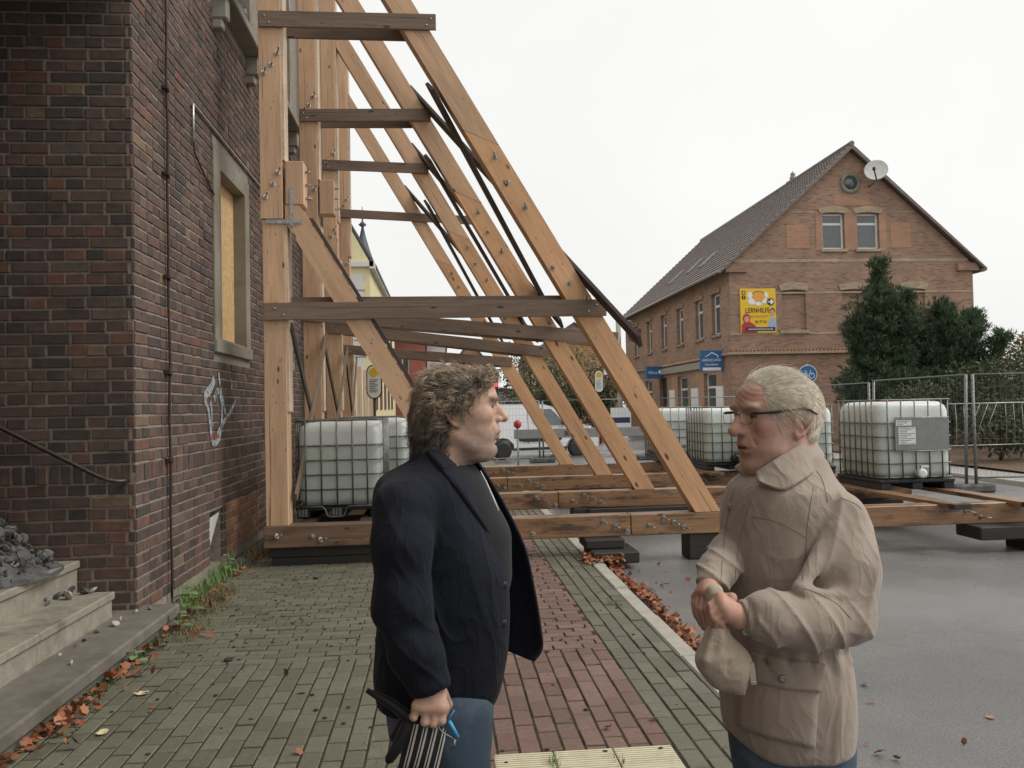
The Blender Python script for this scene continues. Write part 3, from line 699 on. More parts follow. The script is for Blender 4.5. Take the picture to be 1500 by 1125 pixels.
# ------------------------------------------------------------------ IBC containers
def hdpe():
    t = MT('milky_hdpe'); v = t.coord(rnd=True); f = t.noise(v, 2.5, 5, .6)
    z = t.n('ShaderNodeSeparateXYZ'); t.L.new(t.coord(), z.inputs[0])
    c = t.ramp(f, [(.3, (.47,.54,.485)), (.7, (.60,.66,.60))])
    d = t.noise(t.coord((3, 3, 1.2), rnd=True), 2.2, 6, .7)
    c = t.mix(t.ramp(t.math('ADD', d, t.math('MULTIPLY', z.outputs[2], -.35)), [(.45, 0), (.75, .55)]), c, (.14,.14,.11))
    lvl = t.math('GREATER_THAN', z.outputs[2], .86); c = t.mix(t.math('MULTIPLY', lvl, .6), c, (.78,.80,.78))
    t.col(c).rough(.38).set(Subsurface_Weight=.0); return t.m
M_HDPE = hdpe(); M_BLACKP = simple('black_plastic', (.018,.018,.019), .5, 0, .3, 20); M_RED = simple('red_plastic', (.42,.03,.03), .4)
M_LBLG = simple('grey_plate', (.22,.235,.23), .45, .3); M_LBLW = simple('label_paper', (.72,.73,.71), .6); M_INK = simple('ink', (.03,.03,.035), .6)
def rrect(hx, hy, r, n=5):
    o = []
    for (sx, sy, a0) in ((1, 1, 0), (-1, 1, 90), (-1, -1, 180), (1, -1, 270)):
        for k in range(n+1):
            a = R(a0+90*k/n); o.append((sx*(hx-r)+r*math.cos(a), sy*(hy-r)+r*math.sin(a)))
    return o
def make_ibc(wood_pallet=False):
    """local origin at the pallet's underside, front towards -Y, 1.0 wide, 1.15 deep"""
    P = {}
    hx, hy = .475, .55
    prof = [(.0, .10), (.02, .03), (.10, 0), (.30, 0), (.62, .0), (.86, .0), (.93, .02), (.975, .07), (.985, .16)]
    v = []; n = None
    for zz, ins in prof:
        o = rrect(hx-ins, hy-ins, .10 if ins < .1 else .06); n = len(o); v += [(x, y, .13+zz) for x, y in o]
    f = [(i*n+k, i*n+(k+1) % n, (i+1)*n+(k+1) % n, (i+1)*n+k) for i in range(len(prof)-1) for k in range(n)] + [tuple(range(n))[::-1], tuple((len(prof)-1)*n+k for k in range(n))]
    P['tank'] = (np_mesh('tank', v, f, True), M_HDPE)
    m = MB(); m.lathe([(.11, 1.09), (.115, 1.10), (.115, 1.135), (.10, 1.14)], 18); P['cap'] = (m.mesh('cap'), M_RED)
    m = MB()
    if True:
        m.cbox(-.5, .5, -.575, .575, .085, .13, .01)
        for x in (-.42, 0, .42): m.cbox(x-.07, x+.07, -.57, .57, 0, .085, .01)
    P['pallet'] = (m.mesh('pallet'), M_BLACKP)
    return P
IBC = make_ibc()
def ring(hx, hy, z, r):
    m = MB(); o = rrect(hx, hy, .09); o = o+[o[0]]; m.tube([(x, y, z) for x, y in o], r, 6, cap=False); return m.mesh('cage_ring')
RINGS = [ring(.495, .57, z, .0095 if z < 1.1 else .012) for z in (.155, .33, .50, .67, .84, 1.135)]
BARF = MB().tube([(0, 0, .14), (0, 0, 1.135)], .0095, 6).mesh('cage_bar')
for q in RINGS+[BARF]: q.materials.append(M_CAGE)
M_DARKSTAIN = simple('grimy_black', (.03,.03,.03), .6)
def ibc(x, y, z, label, rotz=0, valve=True, plate=False, skirt=False, sc=1.0, group='IBC water tanks weighing down the shores'):
    root = empty('ibc_container', (x, y, z), label, 'water tank', group)
    Mw = Matrix.Translation((x, y, z)) @ Matrix.Rotation(rotz, 4, 'Z') @ Matrix.Diagonal((sc, sc, sc, 1)); WM[root.name] = Mw; root.matrix_basis = Mw
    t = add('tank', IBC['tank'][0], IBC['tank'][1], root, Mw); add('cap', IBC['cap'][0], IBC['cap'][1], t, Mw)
    add('pallet', IBC['pallet'][0], IBC['pallet'][1], root, Mw)
    cg = add('cage_ring', RINGS[0], None, root, Mw)
    for q in RINGS[1:]: add('cage_ring', q, None, root, Mw)
    for (bx, by) in [(u, sgn*.585) for sgn in (-1, 1) for u in (-.38, -.20, -.02, .16, .33)]+[(sgn*.51, u) for sgn in (-1, 1) for u in (-.44, -.3, -.15, 0, .15, .3, .44)]:
        add('cage_bar', BARF, None, root, Mw @ Matrix.Translation((bx, by, 0)))
    if valve:
        m = MB(); Mx = Matrix.Rotation(R(90), 4, 'X'); m.lathe([(.045, 0), (.045, .10), (.058, .10), (.058, .14), (.03, .142)], 14, Mx); m.box(-.012, .012, -.12, -.09, .02, .09); m.box(-.012, .09, -.125, -.09, .075, .095)
        vv = m.build('valve', M_LBLW if plate else M_BLACKP, root, Mw @ Matrix.Translation((.0, -.555, .21)))
    if plate:
        pm = MB().cbox(-.30, .41, -.606, -.600, .50, .90, .002).build('label_plate', M_LBLG, root, Mw)
        for (a, b, c, d) in ((-.285, -.08, .81, .88), (-.255, -.03, .57, .79)):
            lb = MB().box(a, b, -.610, -.6065, c, d).build('label', M_LBLW, pm, Mw)
            m = MB()
            for k in range(int((d-c)/.022)): m.box(a+.012, b-.012-.05*(k % 3), -.6112, -.6102, d-.016-k*.022, d-.010-k*.022)
            pr = m.build('print', M_INK, pm, Mw); pr['kind'] = 'stuff'
        MB().tube([(-.31, -.607, .91), (.42, -.607, .91)], .006, 5).build('plate_bar', M_ZINC, root, Mw); MB().tube([(-.31, -.607, .49), (.42, -.607, .49)], .006, 5).build('plate_bar', M_ZINC, root, Mw)
    if skirt:
        pts = [(-.5, -.6, .135), (-.2, -.6, .135), (-.16, -.6, .10), (-.14, -.6, .03), (-.1, -.6, .015), (.02, -.6, .015), (.06, -.6, .03), (.08, -.6, .10), (.11, -.6, .135), (.38, -.6, .135), (.42, -.6, .08), (.46, -.6, .03), (.5, -.6, .02)]
        MB().tube(pts, .011, 6).build('skid_tube', M_CAGE, root, Mw)
        for xx in (-.42, -.03):
            for k in range(3): MB().cbox(xx-.05+k*.037, xx-.018+k*.037, -.61, -.55, .02, .11, .004).build('foot_rib', M_CAGE, root, Mw)
    return root
ibc(-1.17, 10.0, .40, 'caged white water tank beside the first timber post, green tinted', 0, False, False, True, .96)
ibc(-.98, 12.62, .40, 'caged white water tank between second and third shore, behind the curly-haired man', 0, False, sc=.96)
ibc(5.98, 10.62, .445, 'caged white water tank with grey label plate and white outlet valve', R(0), True, True)
ibc(5.62, 13.0, .45, 'caged white water tank right behind the one with grey label plate', 0, True, sc=.95)
ibc(4.88, 14.25, .45, 'caged white water tank with grimy black valve beside the raker', R(2), True, sc=.94)
ibc(4.72, 16.75, .45, 'caged white water tank on the far shore, hidden by the raker', 0, True, sc=.94)
M_SL2 = M_BASE
for k, (a, b, hx) in enumerate((((5.55, 8.5, .46), (5.35, 11.9, .46), .2), ((6.35, 8.45, .46), (6.3, 11.9, .46), .2), ((4.5, 13.3, .46), (4.5, 17.3, .46), .2), ((5.3, 11.2, .46), (5.3, 17.3, .46), .2), ((6.0, 11.95, .46), (6.0, 14.2, .46), .2), ((-1.5, 9.0, .372), (-1.5, 11.2, .372), .16), ((-.85, 9.0, .372), (-.85, 11.2, .372), .16), ((-1.3, 11.5, .372), (-1.3, 13.7, .372), .16), ((-.65, 11.5, .372), (-.65, 13.7, .372), .16))):
    th = .05 if a[2] > .4 else .05
    zt = .446 if a[2] > .4 else .397
    o = beam('support_plank', None, (a[0], a[1], zt-th/2), (b[0], b[1], zt-th/2), hx, th, M_BASE if k < 5 else M_PLANKD, up=(0, 0, 1), c=.004)
    tag(o, ['thick plank under the labelled tank, left of two, black end', 'thick plank under the labelled tank, right of two, black end', 'plank under the tanks behind the old man', 'long plank under the rear water tanks', 'short plank under the tank behind the labelled one', 'dark plank under the green tinted tank by the wall, wall side', 'dark plank under the green tinted tank, street side', 'dark plank under the tank behind the man, wall side', 'dark plank under the tank behind the man, street side'][k], 'plank')
    if k < 2: MB().cbox(-.012, .09, -hx/2-.004, hx/2+.004, -th/2-.003, th/2+.003, .004).build('painted_end', M_SLEEPER_SHADE, o, axis_matrix(a[:2]+(zt-th/2,), b[:2]+(zt-th/2,), (0, 0, 1)))
# ------------------------------------------------------------------ far side of the road
M_FPATH = concrete('far_path', (.26,.25,.225), (.34,.325,.295)); M_LITTER = concrete('leaf_litter', (.09,.055,.032), (.17,.10,.06), (.06,.06,.03))
m = MB(); m.box(10.9, 60, 3, 30.5, -.2, -.01); fp = tag(m.build('far_sidewalk', M_FPATH), kind='structure')
for k in range(12): MB().cbox(10.76, 10.895, 6+k*2.0, 6+k*2.0+1.99, -.2, .0, .01).build('kerb_stone', M_KERB, fp)
m = MB(); n = 40; v = []; f = []
for i in range(n+1):
    for j in range(20):
        x = 11.9+j*.95; y = 8+i*.6; v.append((x, y, .02+.10*min(1, j/3)*(1+.4*math.sin(i*1.3+j*2.1)) + random.uniform(0, .03)))
f = [(i*20+j, i*20+j+1, (i+1)*20+j+1, (i+1)*20+j) for i in range(n) for j in range(19)]
tag(add('planting_bed', np_mesh('planting_bed', v, f, True), M_LITTER), kind='structure')
# ------------------------------------------------------------------ brick house
def house_brick(name, stops, mort):
    t = MT(name); sp = t.n('ShaderNodeSeparateXYZ'); t.L.new(t.coord(), sp.inputs[0]); cb = t.n('ShaderNodeCombineXYZ')
    t.L.new(t.math('ADD', sp.outputs[0], sp.outputs[1]), cb.inputs[0]); t.L.new(sp.outputs[2], cb.inputs[1])
    b = t.n('ShaderNodeTexBrick'); b.inputs['Scale'].default_value = 1.0; b.inputs['Brick Width'].default_value = .25; b.inputs['Row Height'].default_value = .077; b.inputs['Mortar Size'].default_value = .009
    b.inputs['Color1'].default_value = (0, 0, 0, 1); b.inputs['Color2'].default_value = (1, 1, 1, 1); b.inputs['Mortar'].default_value = (.5, .5, .5, 1); t.L.new(cb.outputs[0], b.inputs['Vector'])
    c = t.ramp(b.outputs['Color'], stops); c = t.mix(b.outputs['Fac'], c, mort)
    g = t.noise(cb.outputs[0], .8, 6, .65); c = t.mix(1.0, c, t.ramp(g, [(.3, .82), (.7, 1.14)]), 'MULTIPLY')
    t.col(c).rough(.88); t.bump(b.outputs['Fac'], -.25, .006); return t.m
M_HB = house_brick('house_brick', [(0, (.215,.118,.080)), (.5, (.36,.22,.15)), (1, (.29,.165,.115))], (.33,.25,.19))
M_HBO = house_brick('orange_house_brick', [(0, (.38,.20,.125)), (.5, (.46,.25,.16)), (1, (.40,.22,.14))], (.36,.25,.18))
M_HBY = house_brick('cream_house_brick', [(0, (.34,.25,.155)), (.5, (.48,.37,.235)), (1, (.36,.27,.18))], (.36,.30,.235))
M_TILE = simple('roof_tile', (.17,.135,.122), .5, 0, .25, 3); M_FRAME = simple('white_window_frame', (.74,.75,.74), .4, 0, .05)
M_WINGL = simple('window_glass', (.09,.105,.11), .08, 0, .35, .8, Specular_IOR_Level=.9); M_GUT = simple('zinc_gutter', (.24,.24,.235), .5, .6)
M_CLINK = house_brick('clinker_courses', [(0, (.075,.052,.044)), (.35, (.14,.085,.066)), (.7, (.10,.068,.055)), (1, (.17,.09,.062))], (.30,.26,.22)); NEARW.build('wall', M_CLINK, bld)
HX0, HX1, HY0, HY1, HE, HA = 12.2, 23.05, 34.0, 54.0, 7.42, 12.35
house = empty('brick_house', (HX0, HY0, 0), 'two storey tan brick house with dark tiled gable roof and yellow poster', 'house')
xm = (HX0+HX1)/2
def rx(z): return (z-HE)/(HA-HE)*(xm-HX0)
GW = [(16.35, 17.33, 8.05, 9.6), (17.9, 18.88, 8.05, 9.6)]; NI = [(14.47, 15.52, 4.6, 6.3), (17.12, 18.14, 4.6, 6.3), (19.85, 20.85, 4.6, 6.3)]
w = MB()
for a, b, c, d in cells(HX0, HX1, -.1, 7.4, NI): w.box(a, b, HY0, HY0+.4, c, d)
for a, b, c, d in NI: w.box(a, b, HY0+.09, HY0+.4, c, d)
# gable above the eaves, cut round its windows
def gable_cells():
    zs = [7.4, 8.05, 9.6, HA]
    L = lambda z: HX0+max(0, rx(z)); Rr = lambda z: HX1-max(0, rx(z))
    yield [(L(7.4), 7.4), (Rr(7.4), 7.4), (Rr(8.05), 8.05), (L(8.05), 8.05)]
    for (xa, xb) in ((None, 16.35), (17.33, 17.9), (18.88, None)):
        q = [(L(8.05) if xa is None else xa, 8.05), (Rr(8.05) if xb is None else xb, 8.05), (Rr(9.6) if xb is None else xb, 9.6), (L(9.6) if xa is None else xa, 9.6)]; yield q
    yield [(L(9.6), 9.6), (Rr(9.6), 9.6), (xm, HA)]
for q in gable_cells(): w.prism(q, HY0, HY0+.4)
SW = [(yc-.55, yc+.55, 4.6, 6.42) for yc in (35.85, 38.25, 41.4, 44.5, 47.7, 51.0)]
SH = [(36.0, 37.75, .75, 2.95), (40.4, 42.1, .75, 2.95), (47.4, 48.9, .75, 2.95), (50.3, 51.8, .75, 2.95)]; DOOR = (44.2, 45.7, 0, 3.0)
for a, b, c, d in cells(HY0+.4, HY1, -.1, HE, SW+SH+[DOOR]): w.box(HX0, HX0+.4, a, b, c, d)
w.box(HX1-.4, HX1, HY0+.4, HY1, -.1, HE); w.box(HX0+.4, HX1-.4, HY1-.4, HY1, -.1, HE); w.prism([(HX0, HE), (HX1, HE), (xm, HA)], HY1-.4, HY1)
hw_ = w.build('wall', M_HB, house); fixn(hw_.data)
def hwin(u0, u1, z0, z1, gable, par, shop=False):
    """window set into the reveal: frame pieces, glass"""
    def bx(m, a, b, c, d, e, f): (m.box(a, b, HY0+e, HY0+f, c, d) if gable else m.box(HX0+e, HX0+f, a, b, c, d))
    fr = MB(); t = .085
    for (a, b, c, d) in ((u0, u0+t, z0, z1), (u1-t, u1, z0, z1), (u0+t, u1-t, z0, z0+t), (u0+t, u1-t, z1-t, z1)): bx(fr, a, b, c, d, .16, .24)
    zt = z0+(z1-z0)*.68; bx(fr, u0+t, u1-t, zt, zt+.1, .165, .235)
    w_ = fr.build('window', M_FRAME, par)
    for (c, d) in ((z0+t, zt), (zt+.1, z1-t)):
        g_ = MB(); bx(g_, u0+t, u1-t, c, d, .19, .2); g_.build('pane', M_WINGL, w_)
    if not shop:
        s_ = MB(); bx(s_, u0-.1, u1+.1, z0-.12, z0-.002, -.09, .16); s_.build('window_sill', M_HBY if gable else M_HB, par)
        # segmental arch
        m = MB(); n = 9; hw2 = (u1-u0)/2+.2; um = (u0+u1)/2
        o = [(um-hw2+2*hw2*k/n, z1+.16+.14*math.sin(math.pi*k/n)) for k in range(n+1)] + [(um+hw2-.12-2*(hw2-.12)*k/n, z1-.03+.06*math.sin(math.pi*k/n)) for k in range(n+1)]
        if gable: m.prism(o, HY0-.06, HY0+.15)
        else: m.prism(o, 0, .21, Matrix(((0, 1, 0, HX0-.06), (1, 0, 0, 0), (0, 0, 1, 0), (0, 0, 0, 1))))
        a_ = m.build('window_arch', M_HBY if gable else M_HB, par); fixn(a_.data)
for q in GW: hwin(*q, True, house)
for q in SW: hwin(*q, False, house)
for q in SH: hwin(*q, False, house, True)
for (a, b, c, d) in NI:
    MB().box(a-.12, b+.12, HY0-.08, HY0+.1, c-.14, c-.002).build('niche_sill', M_HBY, house)
    m = MB(); n = 9; um, hw2 = (a+b)/2, (b-a)/2+.14
    o = [(um-hw2+2*hw2*k/n, d+.22+.12*math.sin(math.pi*k/n)) for k in range(n+1)] + [(um+hw2-.08-2*(hw2-.08)*k/n, d-.03+.06*math.sin(math.pi*k/n)) for k in range(n+1)]
    fixn(m.prism(o, HY0-.05, HY0+.12).build('niche_arch', M_HBY, house).data)
MB().box(HX0+.2, HX0+.26, DOOR[0], DOOR[1], 0, 3.0).build('door', simple('dark_door', (.03,.028,.035), .4), house)
for (a, b, c, d) in ((14.75, 15.75, 8.1, 9.1), (19.4, 20.3, 8.1, 9.2)): MB().box(a, b, HY0-.012, HY0+.1, c, d).build('orange_panel', M_HBO, house)
for (a, b) in ((17.34, 17.89), (18.89, 19.2), (16.05, 16.34)): MB().box(a, b, HY0-.012, HY0+.1, 8.0, 9.7).build('orange_panel', M_HBO, house)
MB().box(16.9, 18.5, HY0-.010, HY0+.1, 9.95, 10.25).build('orange_panel', M_HBO, house)
for (a, b) in ((37.76, 39.0), (35.2, 35.98), (42.12, 43.2)): MB().box(HX0-.012, HX0+.1, a, b, .3, 3.1).build('orange_panel', M_HBO, house)
for zz, hh in ((7.50, .13), (6.15, .08), (4.42, .08), (9.62, .05)):
    MB().box(HX0+max(0, rx(zz+.1))+.02, HX1-max(0, rx(zz+.1))-.02, HY0-.014, HY0+.05, zz, zz+hh).build('brick_band', M_HBY, house)
MB().box(HX0-.12, HX1+.05, HY0-.13, HY0+.1, 3.60, 3.70).build('cornice', M_HBY, house); MB().box(HX0-.13, HX0+.1, HY0+.11, HY1, 3.60, 3.70).build('cornice', M_HBY, house)
m = MB(); 
for k in range(68): m.box(HX0+.05+k*.16, HX0+.12+k*.16, HY0-.10, HY0+.1, 3.702, 3.80)
for k in range(120): m.box(HX0-.10, HX0+.1, HY0+.15+k*.165, HY0+.23+k*.165, 3.702, 3.80)
for k in range(118): m.box(HX0-.16, HX0+.1, HY0+.3+k*.165, HY0+.38+k*.165, HE-.30, HE-.18)
o = m.build('dentil_bricks', M_HBO, house); o['kind'] = 'stuff'
MB().box(HX0-.22, HX0+.1, HY0+.02, HY1, HE-.178, HE-.02).build('eaves_course', M_HB, house)
for xx in (HX0-.2, HX1-.75): MB().box(xx, xx+.95, HY0-.16, HY0+.1, HE-.34, HE-.02).build('eaves_corbel', M_HB, house)
MB().box(HX0-.16, HX0+.1, 37.6, 46.4, 3.18, 3.5).build('shop_fascia', simple('fascia', (.30,.275,.23), .6), house)
# roof: rows of pantiles as real relief
def roof_side(sgn):
    x_e = HX0-.45 if sgn < 0 else HX1+.45; ze = HE-.45*(HA-HE)/(xm-HX0)+.10; n = 26; cols = 84; sub = 4
    v = []; f = []; L = math.hypot(xm-x_e, HA+.12-ze)
    yy = np.linspace(HY0-.32, HY1+.32, cols*sub+1); wv = .035*np.abs(np.sin(np.arange(cols*sub+1)*math.pi/sub))
    nx, nz = (-(HA+.12-ze)*(-sgn)/L*-1, abs(xm-x_e)/L)
    nx = sgn*(HA+.12-ze)/L
    for r in range(n):
        for (tt, lift) in ((r/n, .05), ((r+1)/n, .0)):
            x = x_e+(xm-x_e)*tt; zz = ze+(HA+.12-ze)*tt
            for k in range(len(yy)): v.append((x+nx*(lift+wv[k]), yy[k], zz+nz*(lift+wv[k])))
    c_ = len(yy)
    for r in range(2*n-1):
        for k in range(c_-1): f.append((r*c_+k, r*c_+k+1, (r+1)*c_+k+1, (r+1)*c_+k))
    rf = add('roof', np_mesh('roof', np.array(v), np.array(f)), M_TILE, house); fixn(rf.data)
    m = MB(); t = .16
    for yv in (HY0-.33, HY1+.2): m = MB(); m.prism([(x_e, ze-.06), (x_e, ze+.05), (xm, HA+.17), (xm, HA-.04)], yv, yv+.12); vb = m.build('verge_board', M_TILE, rf); fixn(vb.data)
    MB().prism([(x_e, ze-.03), (xm, HA+.06), (xm, HA+.0), (x_e, ze-.09)], HY0-.21, HY1+.2).build('roof_boarding', simple('soffit', (.10,.075,.06), .7), rf)
    MB().tube([(x_e-.06, HY0-.3, ze-.02), (x_e-.06, HY1+.3, ze-.02)], .07, 8).build('gutter', M_GUT, rf)
    return rf
rfs = roof_side(-1); roof_side(1)
MB().tube([(xm, HY0-.34, HA+.18), (xm, HY1+.34, HA+.18)], .11, 8).build('ridge_tile', M_TILE, rfs)
ch = MB().cbox(xm+.1, xm+.65, 40.2, 40.75, HA-1.0, HA+.42, .02).build('chimney', M_HB, rfs); MB().lathe([(.16, 0), (.16, .2), (.10, .3), (.14, .34), (.02, .5)], 10).build('chimney_pot', M_GUT, rfs, Matrix.Translation((xm+.38, 40.5, HA+.42)))
for (yc, zz) in ((40.5, 8.6), (43.2, 8.75), (46.2, 8.6)):
    sl = math.atan2(HA-HE, xm-HX0); M = Matrix.Translation((HX0+(zz-HE)/(HA-HE)*(xm-HX0), yc, zz+.16)) @ Matrix.Rotation(-sl, 4, 'Y')
    m = MB(); m.box(-.6, .6, -.4, .4, 0, .07); m.build('skylight', M_GUT, rfs, M); MB().box(-.52, .52, -.33, .33, .072, .08).build('pane', simple('skylight_glass', (.16,.17,.17), .5), rfs, M)
# round window and dish
m = MB(); Mx = Matrix.Translation((17.65, HY0, 10.9)) @ Matrix.Rotation(R(90), 4, 'X'); m.lathe([(.46, -.1), (.46, .05), (.30, .05), (.30, -.1)], 24, Mx); rw = m.build('round_window', M_PLASTER, house)
MB().lathe([(.30, .0), (.30, .02)], 20, Mx).build('pane', M_WINGL, rw)
_z = Vector((-.42, -.86, .28)).normalized(); _x = Vector((0, 0, 1)).cross(_z).normalized(); Md = Matrix((_x, _z.cross(_x), _z)).transposed().to_4x4(); Md.translation = (18.42, HY0-.75, 11.26)
m = MB(); m.lathe([(.02, -.10), (.25, -.085), (.40, -.05), (.475, 0), (.47, -.012), (.40, -.064), (.25, -.10), (.02, -.115)], 28, Md); dish = m.build('satellite_dish', simple('dish_grey', (.62,.61,.57), .5), house)
MB().tube([(18.5, HY0+.02, 10.75), (18.5, HY0-.4, 10.8), (18.46, HY0-.62, 11.2)], .04, 6).build('dish_arm', M_GUT, dish); MB().tube([tuple(Md @ Vector((0, -.45, 0))), tuple(Md @ Vector((-.1, -.22, .42)))], .03, 6).build('feed_arm', M_BLACKP, dish); MB().cbox(-.06, .06, -.06, .06, -.06, .06, .02).build('feed_horn', M_BLACKP, dish, Md @ Matrix.Translation((-.1, -.2, .45)))
# ------------------------------------------------------------------ lettering
def text_mesh(txt, size, align='CENTER', ex=.004):
    c = bpy.data.curves.new('lettering', 'FONT'); c.body = txt; c.size = size; c.align_x = align; c.extrude = ex; c.resolution_u = 2
    o = bpy.data.objects.new('lettering', c); COL.objects.link(o); bpy.context.view_layer.update()
    me = bpy.data.meshes.new_from_object(o.evaluated_get(bpy.context.evaluated_depsgraph_get())); bpy.data.objects.remove(o); bpy.data.curves.remove(c); me.name = 'lettering'; return me
def lettering(txt, size, mat, par, M, align='CENTER', sx=1.0): return add('lettering', text_mesh(txt, size, align), mat, par, M @ Matrix.Diagonal((sx, 1, 1, 1)))
def facing(n, org):   # local X right, Y up, Z towards the viewer
    z = Vector(n).normalized(); x = Vector((0, 0, 1)).cross(z).normalized(); M = Matrix((x, Vector((0, 0, 1)), z)).transposed().to_4x4(); M.translation = org; return M
def disc(name, par, M, x, y, rx_, ry_, z, mat, n=28, th=.004):
    v = [(x+rx_*math.cos(2*math.pi*k/n), y+ry_*math.sin(2*math.pi*k/n), zz) for zz in (z-th, z) for k in range(n)]
    f = [tuple(range(n, 2*n)), tuple(range(n))[::-1]]+[(k, (k+1) % n, n+(k+1) % n, n+k) for k in range(n)]; return add(name, np_mesh(name, v, f), mat, par, M)
def poly(name, par, M, pts, z, mat, th=.004):
    n = len(pts); v = [(x, y, zz) for zz in (z-th, z) for x, y in pts]; me = np_mesh(name, v, [tuple(range(n, 2*n)), tuple(range(n))[::-1]]+[(k, (k+1) % n, n+(k+1) % n, n+k) for k in range(n)]); fixn(me); return add(name, me, mat, par, M)
flat = lambda nm, c, r=.5: simple(nm, c, r, 0, .04)
C_Y = flat('poster_yellow', (.80,.52,.03)); C_O = flat('poster_orange', (.80,.36,.06)); C_DK = flat('print_dark', (.05,.03,.02)); C_WH = flat('print_white', (.82,.82,.80)); C_RD = flat('print_red', (.45,.035,.03)); C_NV = flat('print_navy', (.02,.03,.11)); C_BL = flat('sign_blue', (.02,.13,.32)); C_SK = flat('print_skin', (.62,.33,.22)); C_LB = flat('print_pale_blue', (.36,.44,.58))
PM = facing((0, -1, 0), (13.4, HY0-.05, 5.44)); bd = MB().box(-.775, .775, -.94, .94, -.04, 0).build('advertising_poster', C_Y, None, PM)
tag(bd, 'yellow tutoring poster with LERNHILFE lettering on the brick house', 'poster')
disc('balloon_outline', bd, PM, .03, .60, .30, .245, .006, C_DK); disc('balloon', bd, PM, .03, .60, .27, .215, .011, C_O)
for (x, y, a, b) in ((-.34, .66, .11, .13), (-.27, .40, .17, .14), (.36, .66, .09, .12), (.27, .42, .12, .12), (.02, .30, .14, .09)): disc('cartoon_shape', bd, PM, x, y, a, b, .008, C_WH)
disc('arrow_disc', bd, PM, .55, .37, .16, .16, .008, C_DK); poly('arrow', bd, PM, [(.43, .345), (.43, .395), (.55, .395), (.53, .47), (.60, .47), (.69, .37), (.60, .27), (.53, .27), (.55, .345)], .013, C_WH)
for yy in (.77, .57): poly('emblem', bd, PM, [(-.70, yy-.08), (-.54, yy-.08), (-.54, yy+.08), (-.70, yy+.08)], .006, C_DK)
lettering('f', .2, C_Y, bd, PM @ Matrix.Translation((-.62, .51, .012))); disc('emblem_ring', bd, PM, -.62, .77, .05, .05, .010, C_Y)
lettering('LERNHILFE', .30, C_DK, bd, PM @ Matrix.Translation((-.03, -.08, .008)), sx=.74); lettering('LÄNDERKREIS OST', .12, C_O, bd, PM @ Matrix.Translation((0, -.27, .008)), sx=.85); lettering('20 77 53', .17, C_DK, bd, PM @ Matrix.Translation((.1, -.53, .008)), sx=.85)
for (pts, mat, z) in (([(-.74, -.94), (-.74, -.60), (-.60, -.45), (-.40, -.45), (-.15, -.62), (-.05, -.94)], C_RD, .006), ([(.38, -.80), (.45, -.45), (.55, -.28), (.70, -.30), (.775, -.45), (.775, -.8)], C_LB, .006)): poly('printed_figure', bd, PM, pts, z, mat)
disc('printed_hood', bd, PM, -.52, -.32, .17, .20, .008, C_RD); disc('printed_face', bd, PM, -.51, -.36, .11, .13, .012, C_SK); disc('printed_hair', bd, PM, .62, -.02, .11, .13, .008, C_DK); disc('printed_face', bd, PM, .61, -.08, .09, .13, .012, C_SK)
poly('printed_strip', bd, PM, [(-.58, -.86), (.72, -.86), (.72, -.70), (-.58, -.70)], .014, C_NV); lettering('www.laenderkreis-ost.de', .13, C_WH, bd, PM @ Matrix.Translation((.07, -.82, .020)), sx=.82)
# shop signs, both square to the wall
def blade(name, label, y, x0, x1, z0, z1, depth=.18):
    M = facing((0, -1, 0), ((x0+x1)/2, y, (z0+z1)/2)); hx, hz = (x1-x0)/2, (z1-z0)/2
    o = MB().box(-hx, hx, -hz, hz, -depth, 0).build(name, C_BL, None, M); tag(o, label, 'sign'); return o, M, hx, hz
o, M, hx, hz = blade('shop_sign', 'blue square estate agent sign on the house corner', 34.9, 11.15, 12.12, 2.95, 3.85)
lettering('GRENZLAND', .15, C_WH, o, M @ Matrix.Translation((0, -.02, .004)), sx=.95); lettering('Immobilien', .13, C_WH, o, M @ Matrix.Translation((0, -.20, .004)))
poly('roof_mark', o, M, [(-.3, .17), (-.26, .17), (.02, .33), (.26, .21), (.26, .12), (.30, .12), (.30, .23), (.02, .38)], .006, C_WH); poly('sign_strip', o, M, [(-.40, -.42), (.40, -.42), (.40, -.29), (-.40, -.29)], .006, C_WH)
MB().tube([(12.1, 34.98, 3.9), (12.3, 34.98, 3.9)], .03, 6).build('bracket', M_GUT, o)
o, M, hx, hz = blade('shop_sign', 'small blue box sign over the shop door of the house', 44.8, 11.25, 12.1, 3.0, 3.65, .5); lettering('Allianz', .26, C_WH, o, M @ Matrix.Translation((-.08, -.09, .004)), sx=.75); disc('emblem', o, M, .30, .02, .08, .1, .006, C_WH)
for (y0, y1) in ((35.1, 35.9), (38.6, 39.6), (42.6, 43.5)):
    M = facing((-1, 0, 0), (HX0-.03, (y0+y1)/2, 1.55)); o = MB().box(-(y1-y0)/2, (y1-y0)/2, -.75, .75, -.03, .05).build('display_case', C_WH, None, M); tag(o, {35: 'white framed display case at the house corner under the estate agent sign', 38: 'white framed display case between the two shop windows of the house', 42: 'white framed display case beside the shop door with the blue box sign'}[int(y0)], 'display case', 'display cases along the shop front')
    MB().box(-(y1-y0)/2+.1, (y1-y0)/2-.1, -.62, .62, .051, .056).build('pane', M_LBLW, o, M)
